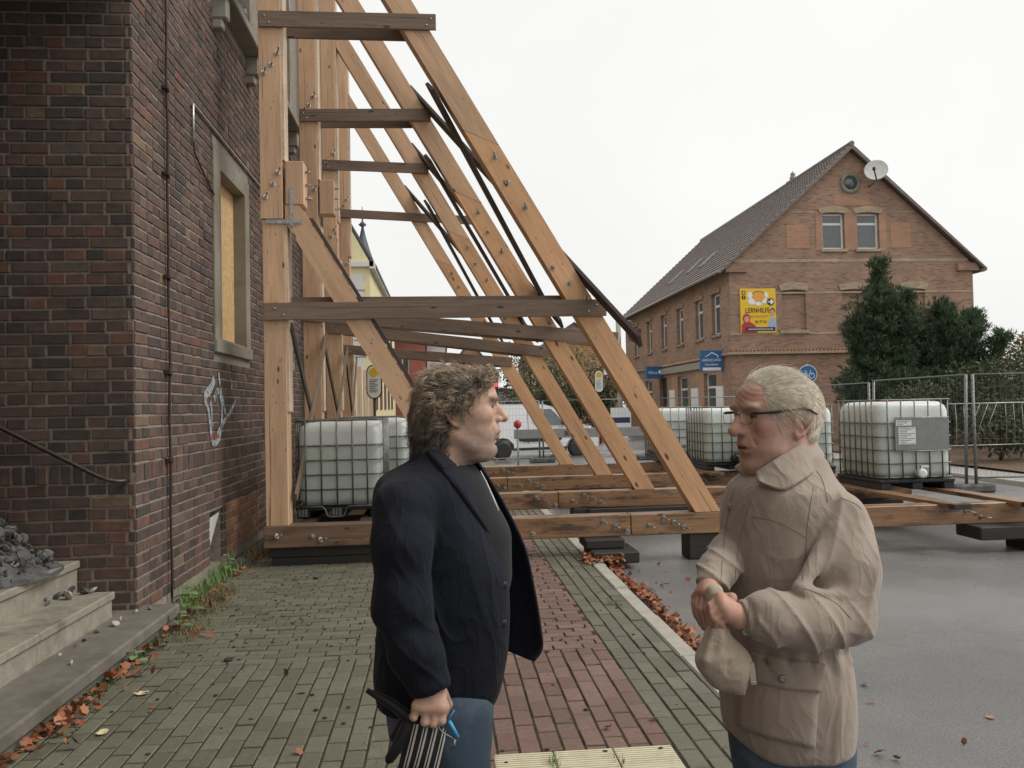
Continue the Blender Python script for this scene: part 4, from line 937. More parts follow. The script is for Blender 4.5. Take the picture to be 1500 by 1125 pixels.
# bicycle path sign
def post_sign(name, label, x, y, h, r=.038, mat=M_GUT, cat='sign'):
    o = empty(name, (x, y, -.05), label, cat); MB().tube([(x, y, -.05), (x, y, h)], r, 8).build('pole', mat, o); return o
o = post_sign('traffic_sign', 'round blue bicycle sign on a pole before the brick house', 12.46, 27.4, 2.85)
M = facing((-.2, -1, 0), (12.46, 27.32, 2.5)); disc('sign_rim', o, M, 0, 0, .31, .31, 0, C_WH, 32, .01); disc('sign_face', o, M, 0, 0, .29, .29, .004, C_BL, 32)
bk = MB()
for cx_ in (-.13, .13): bk.tube([(cx_+.085*math.cos(a/16*2*math.pi), -.06+.085*math.sin(a/16*2*math.pi), .008) for a in range(17)], .010, 5)
for p in ([(-.13, -.06), (-.06, .07), (.08, .07), (.0, -.06), (-.13, -.06)], [(-.06, .07), (.0, -.06)], [(.13, -.06), (.07, .12), (.11, .12)], [(-.08, .11), (-.06, .07)], [(-.11, .11), (-.05, .11)]): bk.tube([(a, b, .008) for a, b in p], .009, 5)
ob = bk.build('bicycle_symbol', C_WH, o, M); ob['kind'] = 'stuff'
# bus stop signs
def bus_stop(x, y, zc, sw, sh, label):
    o = post_sign('bus_stop_sign', label, x, y, zc-sh*.42, .03, M_RUST); M = facing((-.05, -1, 0), (x, y-.05, zc)); o_ = rrect(sw/2, sh/2, sw*.49, 8)
    poly('rim', o, M, o_, -.006, M_RUST, .03); poly('board', o, M, [(a*.86, b*.93) for a, b in o_], .004, C_WH, .01); disc('emblem', o, M, 0, sh*.28, sw*.30, sw*.30, .010, C_Y)
    m = MB()
    for k in range(8): m.box(-sw*.30, sw*.26-.03*(k % 3), sh*.05-k*sh*.05, sh*.05-k*sh*.05+.012, .006, .009)
    q = m.build('timetable', M_INK, o, M); q['kind'] = 'stuff'
bus_stop(-1.45, 18.0, 2.20, .33, .74, 'oval bus stop sign beside the yellow building'); bus_stop(7.65, 40.0, 2.75, .46, 1.12, 'oval bus stop sign on a pole before the autumn trees')
o = post_sign('street_lamp_post', 'grey concrete post with blue street name plate and hanging flower basket', 8.25, 38.0, 5.6, .12, M_KERB, 'lamp post')
MB().box(7.45, 8.2, 37.9, 37.94, 3.35, 3.75).build('name_plate', C_BL, o); lettering('Jüden', .2, C_WH, o, facing((0, -1, 0), (7.85, 37.895, 3.48))); MB().box(7.5, 8.15, 37.9, 37.93, 3.0, 3.3).build('plate', C_WH, o); MB().box(7.75, 8.7, 37.8, 37.83, .55, 1.45).build('notice_board', C_WH, o); MB().box(7.8, 8.65, 37.79, 37.797, .75, 1.0).build('notice_strip', C_NV, o)
MB().tube([(8.25, 38, 5.4), (8.8, 38, 5.5), (9.0, 38, 5.3)], .03, 6).build('bracket', M_GUT, o); MB().lathe([(.1, 0), (.25, .1), (.36, .55), (.40, .6)], 14).build('flower_pot', simple('terracotta', (.22,.10,.07), .8), o, Matrix.Translation((9.0, 38, 4.5)))
# traffic light
o = post_sign('traffic_light', 'traffic light showing red above the white van', 2.95, 46, 4.3, .06, M_GUT, 'traffic light'); MB().tube([(2.95, 46, 2.7), (4.4, 46, 2.55)], .03, 6).build('arm', M_GUT, o); MB().cbox(2.8, 3.1, 45.7, 45.9, 2.1, 3.05, .04).build('housing', M_BLACKP, o)
def emis(n, c, s_): t = MT(n); t.col(c); t.b.inputs['Emission Color'].default_value = (*c, 1); t.b.inputs['Emission Strength'].default_value = s_; return t.m
disc('red_lens', o, facing((0, -1, 0), (2.95, 45.69, 2.85)), 0, 0, .13, .13, 0, emis('red_signal', (.9, .06, .05), 1.6))
# ------------------------------------------------------------------ construction fence
M_FENCE = steel('fence_wire', (.16,.165,.16), .55); M_FPOST = steel('fence_tube', (.24,.245,.24), .5)
def fence_panel(p, q, z0, z1, label, lean=0.0, posts=True):
    p, q = Vector(p), Vector(q); d = (q-p); L = d.length; d.normalize(); root = empty('construction_fence', (*p[:2], z0), label, 'fence', 'mesh construction fence panels')
    def pt(s_, z): return Vector((p.x+d.x*s_, p.y+d.y*s_, z)) + Vector((-d.y, d.x, 0))*lean*(z-z0)
    for s_ in (0.03, L-.03): MB().tube([pt(s_, z0), pt(s_, z1)], .027, 8).build('fence_post', M_FPOST, root)
    for z in (z0+.12, z1): MB().tube([pt(0.03, z), pt(L-.03, z)], .016, 6).build('fence_rail', M_FPOST, root)
    m = MB(); n = int(L/.10)
    for k in range(1, n): m.tube([pt(L*k/n, z0+.12), pt(L*k/n, z1)], .0019, 3, False, False)
    for k in range(1, 8): z = z0+.12+(z1-z0-.12)*k/8; m.tube([pt(.03, z), pt(L-.03, z)], .002, 3, False, False)
    o = m.build('wire_mesh', M_FENCE, root); o['kind'] = 'stuff'; return root
fence_panel((9.25, 14.0), (9.4, 17.5), .05, 2.0, 'construction fence panel beside the labelled water tank, before the shrubs', -.03)
fence_panel((9.4, 17.55), (9.5, 21.0), .05, 1.96, 'construction fence panel behind the old man, next to the shrub bed'); fence_panel((9.5, 21.05), (9.55, 24.5), .0, 1.92, 'construction fence panel in front of the bicycle sign'); fence_panel((9.35, 13.95), (12.8, 13.6), .05, 2.0, 'construction fence panel running off towards the far sidewalk')
for k in range(3): fence_panel((9.5-k*3.3, 24.6), (6.25-k*3.3, 24.6), -.05, 1.76, ['construction fence panel before the blue estate agent sign', 'construction fence panel before the autumn trees', 'construction fence panel before the white van'][k])
for k, (x, y) in enumerate(((9.3, 13.95), (9.45, 17.5), (9.5, 21.0), (9.5, 24.6), (6.2, 24.6), (2.95, 24.6))):
    o = MB().cbox(x-.38, x+.38, y-.12, y+.12, -.088, .06, .03).build('concrete_block', M_RUBBLE, None); tag(o, ['black fence foot block beside the labelled water tank', 'fence foot block at the second fence joint along the bed', 'fence foot block at the third fence joint along the bed', 'fence foot block at the fence corner by the house', 'fence foot block before the autumn trees', 'fence foot block before the white van'][k], 'block')
# a bent mesh panel in the bed
m = MB()
for k in range(9):
    m.tube([(11.6+k*.2, 17.9, 1.45), (11.5+k*.2+.12*(-1)**(k//3), 17.9, .95), (11.6+k*.2, 17.9, .5)], .006, 4)
for z in (1.45, .5): m.tube([(11.4, 17.9, z), (13.5, 17.9, z)], .012, 5)
o = m.build('bent_mesh_panel', M_GALV, None); tag(o, 'bent wire mesh panel standing in front of the shrubs', 'wire panel', kind='stuff')
# crossing barrier with lettering
br = empty('road_barrier', (1.9, 21.5, -.09), 'grey road barrier board with dark lettering before the white van', 'barrier'); M_BARR = simple('barrier_grey', (.25,.25,.245), .6)
MB().cbox(1.85, 9.0, 21.5, 21.55, .76, 1.0, .008).build('barrier_board', M_BARR, br); lettering('BASDO', .17, M_INK, br, facing((0, -1, 0), (3.45, 21.495, .82)))
for x in (1.95, 3.85, 6.2, 8.6): MB().tube([(x, 21.6, -.09), (x, 21.6, 1.05)], .03, 6).build('barrier_leg', M_GALV, br); MB().cbox(x-.1, x+.1, 21.2, 22.0, -.088, -.0, .02).build('barrier_foot', M_BLACKP, br)
for x in (1.95, 7.9): MB().lathe([(.04, 0), (.10, .06), (.10, .16), (.03, .22)], 14).build('warning_lamp', M_RED, br, Matrix.Translation((x, 21.6, 1.03)))
# ------------------------------------------------------------------ white van
def van():
    root = empty('white_van', (0, 0, 0), 'white compact delivery van parked beyond the barrier', 'van'); MV = Matrix.Translation((2.95, 27.6, -.09)) @ Matrix.Rotation(R(14), 4, 'Z'); WM[root.name] = MV; root.matrix_basis = MV
    P = simple('van_paint', (.72,.73,.74), .25, 0, .02, 3, Coat_Weight=.4)
    side = [(-2.05, .42), (-2.08, 1.0), (-2.02, 1.55), (-1.9, 1.72), (-1.2, 1.78), (.1, 1.77), (.45, 1.68), (1.05, 1.18), (1.75, 1.02), (2.02, .86), (2.08, .55), (2.05, .34), (1.72, .30), (1.66, .5), (1.5, .66), (1.3, .70), (1.1, .66), (.94, .5), (.88, .27), (-.88, .27), (-.94, .5), (-1.1, .66), (-1.3, .70), (-1.5, .66), (-1.66, .5), (-1.72, .34)]
    v = []; n = len(side)
    for yy, ins in ((-.87, .05), (-.89, 0), (.89, 0), (.87, .05)):
        for x, z in side:
            ty = yy*(1-.09*max(0, (z-1.0))/.8); v.append((x*(1-ins*.03), ty, z-ins*.02))
    f = [tuple(range(n))] + [(r*n+k, r*n+(k+1) % n, (r+1)*n+(k+1) % n, (r+1)*n+k) for r in range(3) for k in range(n)] + [tuple(range(4*n-1, 3*n-1, -1))]
    me = np_mesh('body', v, f); fixn(me); add('body', me, P, root, MV)
    G = M_WINGL
    for sg in (-1, 1):
        def pan(nm, pts, mat, off=.006):
            q = [(x, sg*(.89*(1-.09*max(0, z-1.0)/.8)+off), z) for x, z in pts]; q2 = [(x, y-sg*.02, z) for x, y, z in q]; k = len(pts)
            me = np_mesh(nm, q+q2, [tuple(range(k)), tuple(range(2*k-1, k-1, -1))]+[(i, (i+1) % k, (i+1) % k+k, i+k) for i in range(k)]); fixn(me); return add(nm, me, mat, root, MV)
        pan('side_window', [(-.32, 1.58), (-.22, 1.18), (-.05, 1.08), (.86, 1.08), (.5, 1.50), (.38, 1.60)], G); pan('quarter_window', [(.93, 1.08), (1.12, 1.08), (.72, 1.42)], G)
        pan('side_moulding', [(-.82, .66), (.75, .66), (.72, .58), (.5, .55), (-.55, .55), (-.72, .58)], M_BLACKP); pan('sill_trim', [(-.88, .36), (.88, .36), (.88, .28), (-.88, .28)], M_BLACKP); pan('door_seam', [(-.42, 1.7), (-.41, 1.7), (-.41, .5), (-.42, .5)], M_INK, .002)
        for wx in (-1.3, 1.3):
            Mw = MV @ Matrix.Translation((wx, sg*.80, .30)) @ Matrix.Rotation(R(90)*sg, 4, 'X')
            ty = MB().lathe([(.20, -.1), (.29, -.1), (.31, -.06), (.31, .06), (.29, .1), (.20, .1)], 24).build('wheel', M_BLACKP, root, Mw); rm = MB().lathe([(.05, .08), (.06, .085), (.20, .07), (.205, .05), (.2, -.05)], 20)
            for k in range(5): a = k*1.2566; rm.box(-.025, .025, .03, .19, .07, .10, Matrix.Rotation(a, 4, 'Z'))
            o_ = rm.build('rim', M_ZINC, ty, Mw); o_['kind'] = 'stuff'
    wsv = [(.50, -.72, 1.66), (.50, .72, 1.66), (1.06, .80, 1.20), (1.06, -.80, 1.20)]; me = np_mesh('windscreen', [(x+.02, y, z+.01) for x, y, z in wsv]+[(x, y, z) for x, y, z in wsv], [(0, 1, 2, 3), (7, 6, 5, 4), (0, 4, 5, 1), (1, 5, 6, 2), (2, 6, 7, 3), (3, 7, 4, 0)]); fixn(me); add('windscreen', me, G, root, MV)
    for sg in (-1, 1): MB().cbox(1.86, 2.05, sg*.72-.13, sg*.72+.13, .78, .93, .03).build('headlight', M_LBLW, root, MV); MB().cbox(.78, .92, sg*.98-.08, sg*.98+.08, 1.05, 1.22, .03).build('wing_mirror', M_BLACKP, root, MV)
    return root
van()
# ------------------------------------------------------------------ buildings at the end of the street
def block(name, label, x0, x1, y0, y1, ze, za, wall, roof, wins, ridge='y', trim=None, cat='building'):
    r = empty(name, (x0, y0, 0), label, cat); holes = wins; w = MB(); xm_ = (x0+x1)/2
    for a, b, c, d in cells(x0, x1, -.1, ze, holes): w.box(a, b, y0, y0+.4, c, d)
    w.box(x1-.4, x1, y0+.4, y1, -.1, ze); w.box(x0, x0+.4, y0+.4, y1, -.1, ze)
    if za > ze: w.prism([(x0, ze), (x1, ze), (xm_, za)], y0, y0+.4)
    wo = w.build('wall', wall, r); fixn(wo.data)
    for a, b, c, d in wins:
        wi = MB(); t = .08
        for q in ((a, a+t, c, d), (b-t, b, c, d), (a+t, b-t, c, c+t), (a+t, b-t, d-t, d), ((a+b)/2-.04, (a+b)/2+.04, c+t, d-t)): wi.box(q[0], q[1], y0+.12, y0+.2, q[2], q[3])
        wo_ = wi.build('window', M_FRAME, r); MB().box(a+t, b-t, y0+.15, y0+.16, c+t, d-t).build('pane', M_WINGL, wo_)
    if za > ze:
        for (xa, sg) in ((x0, -1), (x1, 1)):
            rf_ = MB().prism([(xa+sg*.3, ze-.25), (xa+sg*.3, ze-.1), (xm_, za+.15), (xm_, za)], y0+(.41 if trim else -.25), y1).build('roof', roof, r); fixn(rf_.data)
    else: MB().box(x0-.2, x1+.2, y0-.2, y1, ze, ze+.2).build('roof', roof, r)
    if trim:
        MB().box(x1-1.1, x1-.3, y0-.06, y0+.1, 0, ze-.6).build('pilaster', trim, r); MB().box(x0, x1+.2, y0-.2, y0+.1, ze-.25, ze-.02).build('cornice', trim, r); MB().box(x1, x1+.25, y0-.2, y1, ze-.35, ze-.02).build('cornice', trim, r)
        for k in range(7): MB().box(x1-1.15, x1-.25, y0-.068, y0+.1, 2.5+k*.8, 2.56+k*.8).build('groove', M_GUT, r)
        for k in range(5):
            for zz in (1.6, 5.2): MB().box(x1+.0, x1+.06, y0+2+k*3.2, y0+3.2+k*3.2, zz, zz+1.9).build('side_window', M_WINGL, r)
    return r
M_YEL = simple('yellow_render', (.70,.62,.36), .8, 0, .06, 2); M_WHT = simple('white_render', (.62,.61,.58), .8, 0, .05); M_REDR = simple('red_render', (.36,.12,.10), .8, 0, .08, 2); M_GRYR = simple('pale_grey_cladding', (.50,.51,.52), .7, 0, .05); M_SLATE = simple('slate', (.10,.105,.115), .6)
yb_ = block('yellow_building', 'yellow rendered building with white corner pilaster behind the shores', -13.0, -3.35, 40, 60, 8.7, 17.4, M_YEL, M_SLATE, [(-7.5, -6.5, 4.5, 6.5), (-10, -9, 4.5, 6.5)], trim=M_WHT)
MB().lathe([(1.5, 8.2), (1.4, 9.0), (.95, 10.0), (.42, 11.6), (.2, 12.4), (.07, 13.0), (.26, 13.15), (.06, 13.35), (.02, 14.3)], 12).build('turret_roof', M_SLATE, yb_, Matrix.Translation((-4.75, 52, 0)))
block('red_building', 'dull red building showing behind the curly-haired man', -5.0, -1.2, 62, 75, 6.9, 7.0, M_REDR, M_SLATE, [(-3.4, -2.4, 4.2, 5.6)]); block('white_building', 'narrow white rendered building beside the red one', -1.1, .3, 63, 75, 6.6, 6.6, M_WHT, M_SLATE, [])
block('orange_house', 'small orange brick house with dark steep roof down the street', .4, 4.5, 70, 82, 4.4, 7.2, M_HBO, M_SLATE, [(1.0, 1.7, 2.6, 4.2), (2.6, 3.3, 2.6, 4.2)], cat='house')
block('grey_hall', 'low pale grey hall behind the white van', 4.0, 14, 80, 95, 3.2, 3.2, M_GRYR, M_SLATE, [(6, 7.5, 1, 2.2), (9, 10.5, 1, 2.2)]); block('quoined_house', 'brick house edge with white quoins behind the autumn trees', 8.0, 16, 74, 86, 6.2, 9.0, M_HBO, M_SLATE, [(9.5, 10.5, 3.4, 5.2)], cat='house')
for k in range(9): MB().box(7.96, 8.5+.2*(k % 2), 73.95, 74.2, .2+k*.66, .55+k*.66).build('quoin', M_WHT, bpy.data.objects['quoined_house'])
# ------------------------------------------------------------------ trees and shrubs
def leafmat(name, a, b, c=None):
    t = MT(name); r = t.rnd(); st = [(0, a), (.55, b)] + ([(1, c)] if c else [(1, b)]); t.col(t.ramp(r, st)).rough(.65); t.set(Subsurface_Weight=0.0)
    tr = t.n('ShaderNodeBsdfTranslucent'); mx = t.n('ShaderNodeMixShader'); mx.inputs[0].default_value = .22; cc = t.ramp(r, st); t.L.new(cc, tr.inputs[0]); t.L.new(t.b.outputs[0], mx.inputs[1]); t.L.new(tr.outputs[0], mx.inputs[2]); t.L.new(mx.outputs[0], t.N['Material Output'].inputs['Surface']); return t.m
M_PINE = leafmat('pine_needles', (.034,.060,.032), (.070,.108,.056), (.115,.150,.078)); M_LEAFG = leafmat('green_leaves', (.05,.065,.025), (.095,.105,.04), (.14,.13,.05)); M_LEAFY = leafmat('yellow_leaves', (.24,.17,.03), (.36,.25,.05), (.16,.14,.04)); M_LEAFD = leafmat('dark_leaves', (.03,.042,.02), (.06,.075,.032), (.09,.10,.045)); M_BARK = simple('bark', (.075,.058,.045), .9, 0, .3, 12, .4)
def foliage(pts, dirs, size, asp, seed, tri=False):
    """one quad leaf per point; dirs gives its long axis"""
    r = np.random.default_rng(seed); n = len(pts); d = dirs/np.linalg.norm(dirs, axis=1, keepdims=True); q = r.normal(size=(n, 3)); s_ = np.cross(d, q); s_ /= np.linalg.norm(s_, axis=1, keepdims=True); L = size*r.uniform(.6, 1.3, (n, 1)); Wd = L*asp
    v = np.stack([pts-s_*Wd*.5, pts+d*L*.5-s_*Wd*.5+0*d, pts+d*L, pts+d*L*.5+s_*Wd*.5], 1).reshape(-1, 3); v = np.stack([pts, pts+d*L*.45-s_*Wd*.5, pts+d*L, pts+d*L*.45+s_*Wd*.5], 1).reshape(-1, 3)
    return v, np.arange(4*n).reshape(n, 4)
def tree(name, label, x, y, z0, h, trunk_r, clumps, mat, leaf, asp, per, cat='tree', group=None, seed=1, conifer=False):
    """clumps: (dx, dy, z, radius)"""
    r = np.random.default_rng(seed); root = empty(name, (x, y, z0), label, cat, group); tm = MB(); topz = max(c[2] for c in clumps)
    tp = [(x+.1*math.sin(k*1.3+seed)*k/6, y+.08*math.cos(k*1.7), z0+topz*.92*k/6) for k in range(7)]; tm.tube(tp, [trunk_r*(1-.13*k) for k in range(7)], 9)
    for (dx, dy, cz, cr) in clumps:
        kk = max(0, min(5, int(cz*.6/topz*6))); a = Vector(tp[kk]); b = Vector((x+dx*.8, y+dy*.8, z0+cz)); mid = (a+b)/2+Vector((0, 0, -.05*cz)); tm.tube([a, mid, b], [trunk_r*.4, trunk_r*.25, trunk_r*.08], 6)
    t_ = tm.build('trunk', M_BARK, root); P = []; D = []
    for (dx, dy, cz, cr) in clumps:
        n = int(per*cr**2); u = r.normal(size=(n, 3)); u /= np.linalg.norm(u, axis=1, keepdims=True); rad = cr*(1-.55*r.random((n, 1))**2.2); rad *= 1+.22*np.sin(u[:, :1]*7+seed)*np.cos(u[:, 1:2]*6+cz)
        p = np.array([x+dx, y+dy, z0+cz])+u*rad*np.array([1, 1, .85]); dd = u+r.normal(size=(n, 3))*.5+np.array([0, 0, .5 if conifer else -.2]); P.append(p); D.append(dd)
        if conifer:      # needle tufts
            k = 5; p2 = np.repeat(p, k, 0)+r.normal(size=(n*k, 3))*leaf*.25; d2 = np.repeat(dd, k, 0)+r.normal(size=(n*k, 3))*.7; P.append(p2); D.append(d2)
    v, f = foliage(np.concatenate(P), np.concatenate(D), leaf, asp, seed); c_ = add('crown', np_mesh('crown', v, f), mat, root); return root
def clump_cloud(n, rx_, ry_, z0, z1, cr, seed, taper=0.0):
    r = np.random.default_rng(seed); o = []
    for k in range(n):
        t = (k+.5)/n; z = z0+(z1-z0)*t; sc_ = (1-taper*t)*math.sqrt(max(.05, 1-(2*t-.9)**2*(1-taper)*.8)); a = k*2.4+r.uniform(-.4, .4); q = math.sqrt(r.uniform(.1, 1))
        o.append((rx_*sc_*q*math.cos(a), ry_*sc_*q*math.sin(a), z, cr*r.uniform(.75, 1.2)*(1-taper*.55*t)))
    return o
def conifer(label, x, y, H, Rb, seed, tops=((0, 0, 1.0),), lean=.5):
    r = np.random.default_rng(seed); root = empty('pine_tree', (x, y, 0), label, 'tree', 'dark pines before the house'); tm = MB(); P = []; D = []
    for (ox, oy, hs) in tops:
        h = H*hs; tm.tube([(x+ox*k/5, y+oy*k/5, h*.95*k/5) for k in range(6)], [.13*(1-.17*k) for k in range(6)], 8); nl = int(h*6.5)
        for l in range(nl):
            z = .35+(h-.35)*(l/nl)**.95; Lr = (Rb*(1-(z/h))**.55*(.85+.3*math.sin(z*2.3+seed))+.14)*(1.0 if hs == 1 else .85); nb = 7 if z < h*.8 else 5
            for b in range(nb):
                a = b*6.283/nb+l*2.39+r.uniform(-.3, .3); el_ = r.uniform(.15, .6)+.5*(z/h); L = Lr*r.uniform(.6, 1.15); d = A_([math.cos(a)*math.cos(el_), math.sin(a)*math.cos(el_), math.sin(el_)]); o = A_([x+ox*z/h, y+oy*z/h, z])
                if L > .5: tm.tube([tuple(o), tuple(o+d*L*.8)], [.028, .008], 4, True, False)
                nt = max(4, int(L*9))
                for q in range(nt):
                    s_ = (.25+.75*(q+.5)/nt)*L; c = o+d*s_+r.normal(size=3)*.10*(.4+L*.35); k = 13; up = d*.7+A_([0, 0, .75]); P.append(c+r.normal(size=(k, 3))*.035); D.append(up+r.normal(size=(k, 3))*.62)
    tm.build('trunk', M_BARK, root); v, f = foliage(np.concatenate(P), np.concatenate(D), .20, .16, seed); add('crown', np_mesh('crown', v, f), M_PINE, root)
A_ = np.array
conifer('tall dark green pine before the gable of the brick house', 15.5, 28.0, 6.45, 1.75, 11, ((0, 0, 1.0), (-1.0, .2, .66), (.9, -.2, .82)))
conifer('broad dark green pine to the right of the tall one', 18.0, 28.4, 5.0, 2.0, 12, ((0, 0, 1.0), (1.4, .2, .92), (-1.1, 0, .82), (2.2, -.3, .74)))
for k, (x, y, h, rr, mt, lb) in enumerate(((15.2, 20.5, 2.2, 1.2, M_LEAFD, 'dark shrub behind the fence beside the labelled tank'), (17.6, 20.0, 2.6, 1.5, M_LEAFD, 'large dark shrub behind the fence post'), (14.0, 23.5, 1.9, 1.1, M_LEAFD, 'low dark shrub under the tall pine'), (20.5, 22.0, 3.0, 1.6, M_LEAFD, 'dark shrub at the end of the planting bed'), (22.5, 30, 4.0, 1.6, M_LEAFY, 'yellow-green shrub behind the broad pine'), (13.2, 18.6, 1.5, .9, M_LEAFD, 'low dark shrub right behind the bent wire panel'), (19.0, 24.6, 3.2, 1.9, M_LEAFD, 'tall dark shrub between the pines and the fence'), (16.4, 23.5, 2.6, 1.6, M_LEAFD, 'dark shrub at the foot of the pines'), (23.5, 26.5, 3.9, 2.0, M_LEAFD, 'tall dark shrub behind the end of the bed'))):
    tree('shrub', lb, x, y, .1, h, .05, clump_cloud(9, rr, rr*.8, .45, h-.4, rr*.62, 20+k, .2), mt, .12, .55, 900, 'shrub', 'shrubs in the planting bed', 30+k)
for k, (x, y, h, rr, mt, lb) in enumerate(((6.2, 58, 6.2, 2.6, M_LEAFG, 'green roadside tree left of the bus stop'), (9.6, 62, 6.0, 2.6, M_LEAFG, 'green roadside tree behind the bus stop'), (10.8, 66, 7.8, 1.8, M_LEAFY, 'bright yellow autumn tree beside the brick house'), (13.0, 64, 5.6, 2.2, M_LEAFG, 'green tree half hidden by the brick house'), (6.9, 52, 3.2, 1.7, M_LEAFD, 'dark bush behind the red hydrant'), (9.2, 50, 3.0, 1.6, M_LEAFD, 'dark bush behind the mesh fence'))):
    tree('roadside_tree', lb, x, y, 0, h, .14, clump_cloud(13, rr, rr*.7, h*.22, h*.88, rr*.5, 50+k, .25), mt, .22, .55, 170 if k < 4 else 260, 'tree', 'trees at the end of the street', 60+k)
o = MB().lathe([(.12, 0), (.12, .5), (.18, .52), (.18, .62), (.13, .66), (.12, .9), (.06, 1.05)], 14).build('hydrant', M_RED, None, Matrix.Translation((6.85, 36, -.09))); tag(o, 'red hydrant post before the dark bushes', 'hydrant')
# ------------------------------------------------------------------ people: implicit surfaces turned into one mesh each
A_ = np.array
def at(px, py, Y):
    d = _r*((px-750)/1213)-_u*((py-562.5)/1213)+_f; k = Y/d.y; return A_([d.x*k, Y, CAM_H+d.z*k])
def smin(a, b, k):
    h = np.maximum(k-np.abs(a-b), 0)/k; return np.minimum(a, b)-h*h*k*.25
def smax(a, b, k): return -smin(-a, -b, k)
def ell(p, c, r, M=None):
    q = p-A_(c)
    if M is not None: q = q @ M
    r = A_(r, float); k0 = np.sqrt(((q/r)**2).sum(1)); k1 = np.sqrt(((q/(r*r))**2).sum(1))+1e-9; return k0*(k0-1)/k1
def cone(p, a, b, ra, rb):
    a, b = A_(a, float), A_(b, float); ba = b-a; t = np.clip(((p-a) @ ba)/(ba @ ba), 0, 1); return np.linalg.norm(p-a-t[:, None]*ba, axis=1)-(ra+(rb-ra)*t)
def chain(p, pts, rs, k=.01):
    d = None
    for i in range(len(pts)-1):
        c = cone(p, pts[i], pts[i+1], rs[i], rs[i+1]); d = c if d is None else smin(d, c, k)
    return d
def pchip(x, y, t):
    h = np.diff(x); d = np.diff(y)/h; m = np.zeros(len(x)); m[1:-1] = np.where(d[:-1]*d[1:] > 0, 2*d[:-1]*d[1:]/(d[:-1]+d[1:]+1e-12), 0); m[0], m[-1] = d[0], d[-1]; i = np.clip(np.searchsorted(x, t)-1, 0, len(h)-1); s = (t-x[i])/h[i]
    return y[i]*(1+2*s)*(1-s)**2+m[i]*h[i]*s*(1-s)**2+y[i+1]*s*s*(3-2*s)+m[i+1]*h[i]*s*s*(s-1)
def loft(p, lv, ex=2.3):
    """stack of rounded sections: rows (z, x0, x1, y0, y1)"""
    L = A_(lv, float); L = L[np.argsort(L[:, 0])]; z = np.clip(p[:, 2], L[0, 0], L[-1, 0])
    zt_ = np.linspace(L[0, 0], L[-1, 0], 160); x0, x1, y0, y1 = (np.interp(z, zt_, pchip(L[:, 0], L[:, i], zt_)) for i in (1, 2, 3, 4)); a, b = (x1-x0)/2, (y1-y0)/2
    u = np.abs((p[:, 0]-(x0+x1)/2)/a); v = np.abs((p[:, 1]-(y0+y1)/2)/b); k = (u**ex+v**ex)**(1/ex)
    d = (k-1)*np.minimum(a, b); dz = np.maximum(L[0, 0]-p[:, 2], p[:, 2]-L[-1, 0]); return np.where(dz > 0, np.sqrt(np.maximum(d, 0)**2+dz**2), np.maximum(d, dz) if False else d+0*dz)*1.0
def loftc(p, lv, ex=2.3, k=.03):
    L = A_(lv, float); return smax(smax(loft(p, lv, ex), p[:, 2]-L[:, 0].max(), k), L[:, 0].min()-p[:, 2], k)
_wr = np.random.default_rng(5); WV = [( _wr.normal(size=3), _wr.uniform(0, 6.28)) for _ in range(40)]
def wob(p, f, seed=0, n=7, st=(1, 1, 1)):
    s = 0; q = p*A_(st)
    for i in range(n):
        d, ph = WV[(i+seed*7) % 40]; s = s+np.sin(q @ (d/np.linalg.norm(d)*f*(.6+.12*i))+ph+1.5*np.sin(q @ (WV[(i+3+seed) % 40][0]*f*.3)))
    return s/n
def nets(f, lo, hi, h, lev=4):
    lo, hi = A_(lo, float), A_(hi, float); s = h*2**lev; n = np.ceil((hi-lo)/s).astype(int)+1
    c = np.stack(np.meshgrid(*[np.arange(k) for k in n], indexing='ij'), -1).reshape(-1, 3); off = A_([[i, j, k] for i in (0, 1) for j in (0, 1) for k in (0, 1)])
    for l in range(lev, -1, -1):
        s = h*2**l; d = f(lo+(c+.5)*s); c = c[np.abs(d) < s*1.7+.004*(l > 0)]
        if l: c = ((c*2)[:, None, :]+off[None]).reshape(-1, 3)
    B = 1 << 20; key = lambda q: (q[:, 0]*B+q[:, 1])*B+q[:, 2]
    c = c[np.argsort(key(c))]; cr = (c[:, None, :]+off[None]).reshape(-1, 3); uk, inv = np.unique(key(cr), return_inverse=True)
    uc = np.stack([uk//B//B, uk//B % B, uk % B], 1); val = f(lo+uc*h)[inv].reshape(-1, 8); ins = val < 0; act = ins.any(1) & ~ins.all(1); c, val, ins = c[act], val[act], ins[act]
    acc = np.zeros((len(c), 3)); cnt = np.zeros(len(c))
    for a in range(8):
        for b in range(a+1, 8):
            if np.abs(off[a]-off[b]).sum() != 1: continue
            m = ins[:, a] != ins[:, b]; t = val[m, a]/(val[m, a]-val[m, b]); acc[m] += off[a]+(off[b]-off[a])*t[:, None]; cnt[m] += 1
    V = lo+(c+acc/cnt[:, None])*h; ck = key(c); Q = []
    for ax in range(3):
        u, w = (ax+1) % 3, (ax+2) % 3; i1 = int(off.tolist().index([1 if q == ax else 0 for q in range(3)])); m = ins[:, 0] != ins[:, i1]; e = c[m]; sg = ins[m, 0]; ids = []; ok = np.ones(len(e), bool)
        for du, dw in ((0, 0), (1, 0), (1, 1), (0, 1)):
            q = e.copy(); q[:, u] -= du; q[:, w] -= dw; kk = key(q); ix = np.clip(np.searchsorted(ck, kk), 0, len(ck)-1); ok &= ck[ix] == kk; ids.append(ix)
        ids = np.stack(ids, 1); ids[~sg] = ids[~sg][:, ::-1]; Q.append(ids[ok])
    return V, np.concatenate(Q)
def normals(f, v, e=.001):
    g = np.stack([f(v+A_(d)*e)-f(v-A_(d)*e) for d in ((1, 0, 0), (0, 1, 0), (0, 0, 1))], 1); return g/(np.linalg.norm(g, axis=1, keepdims=True)+1e-9)
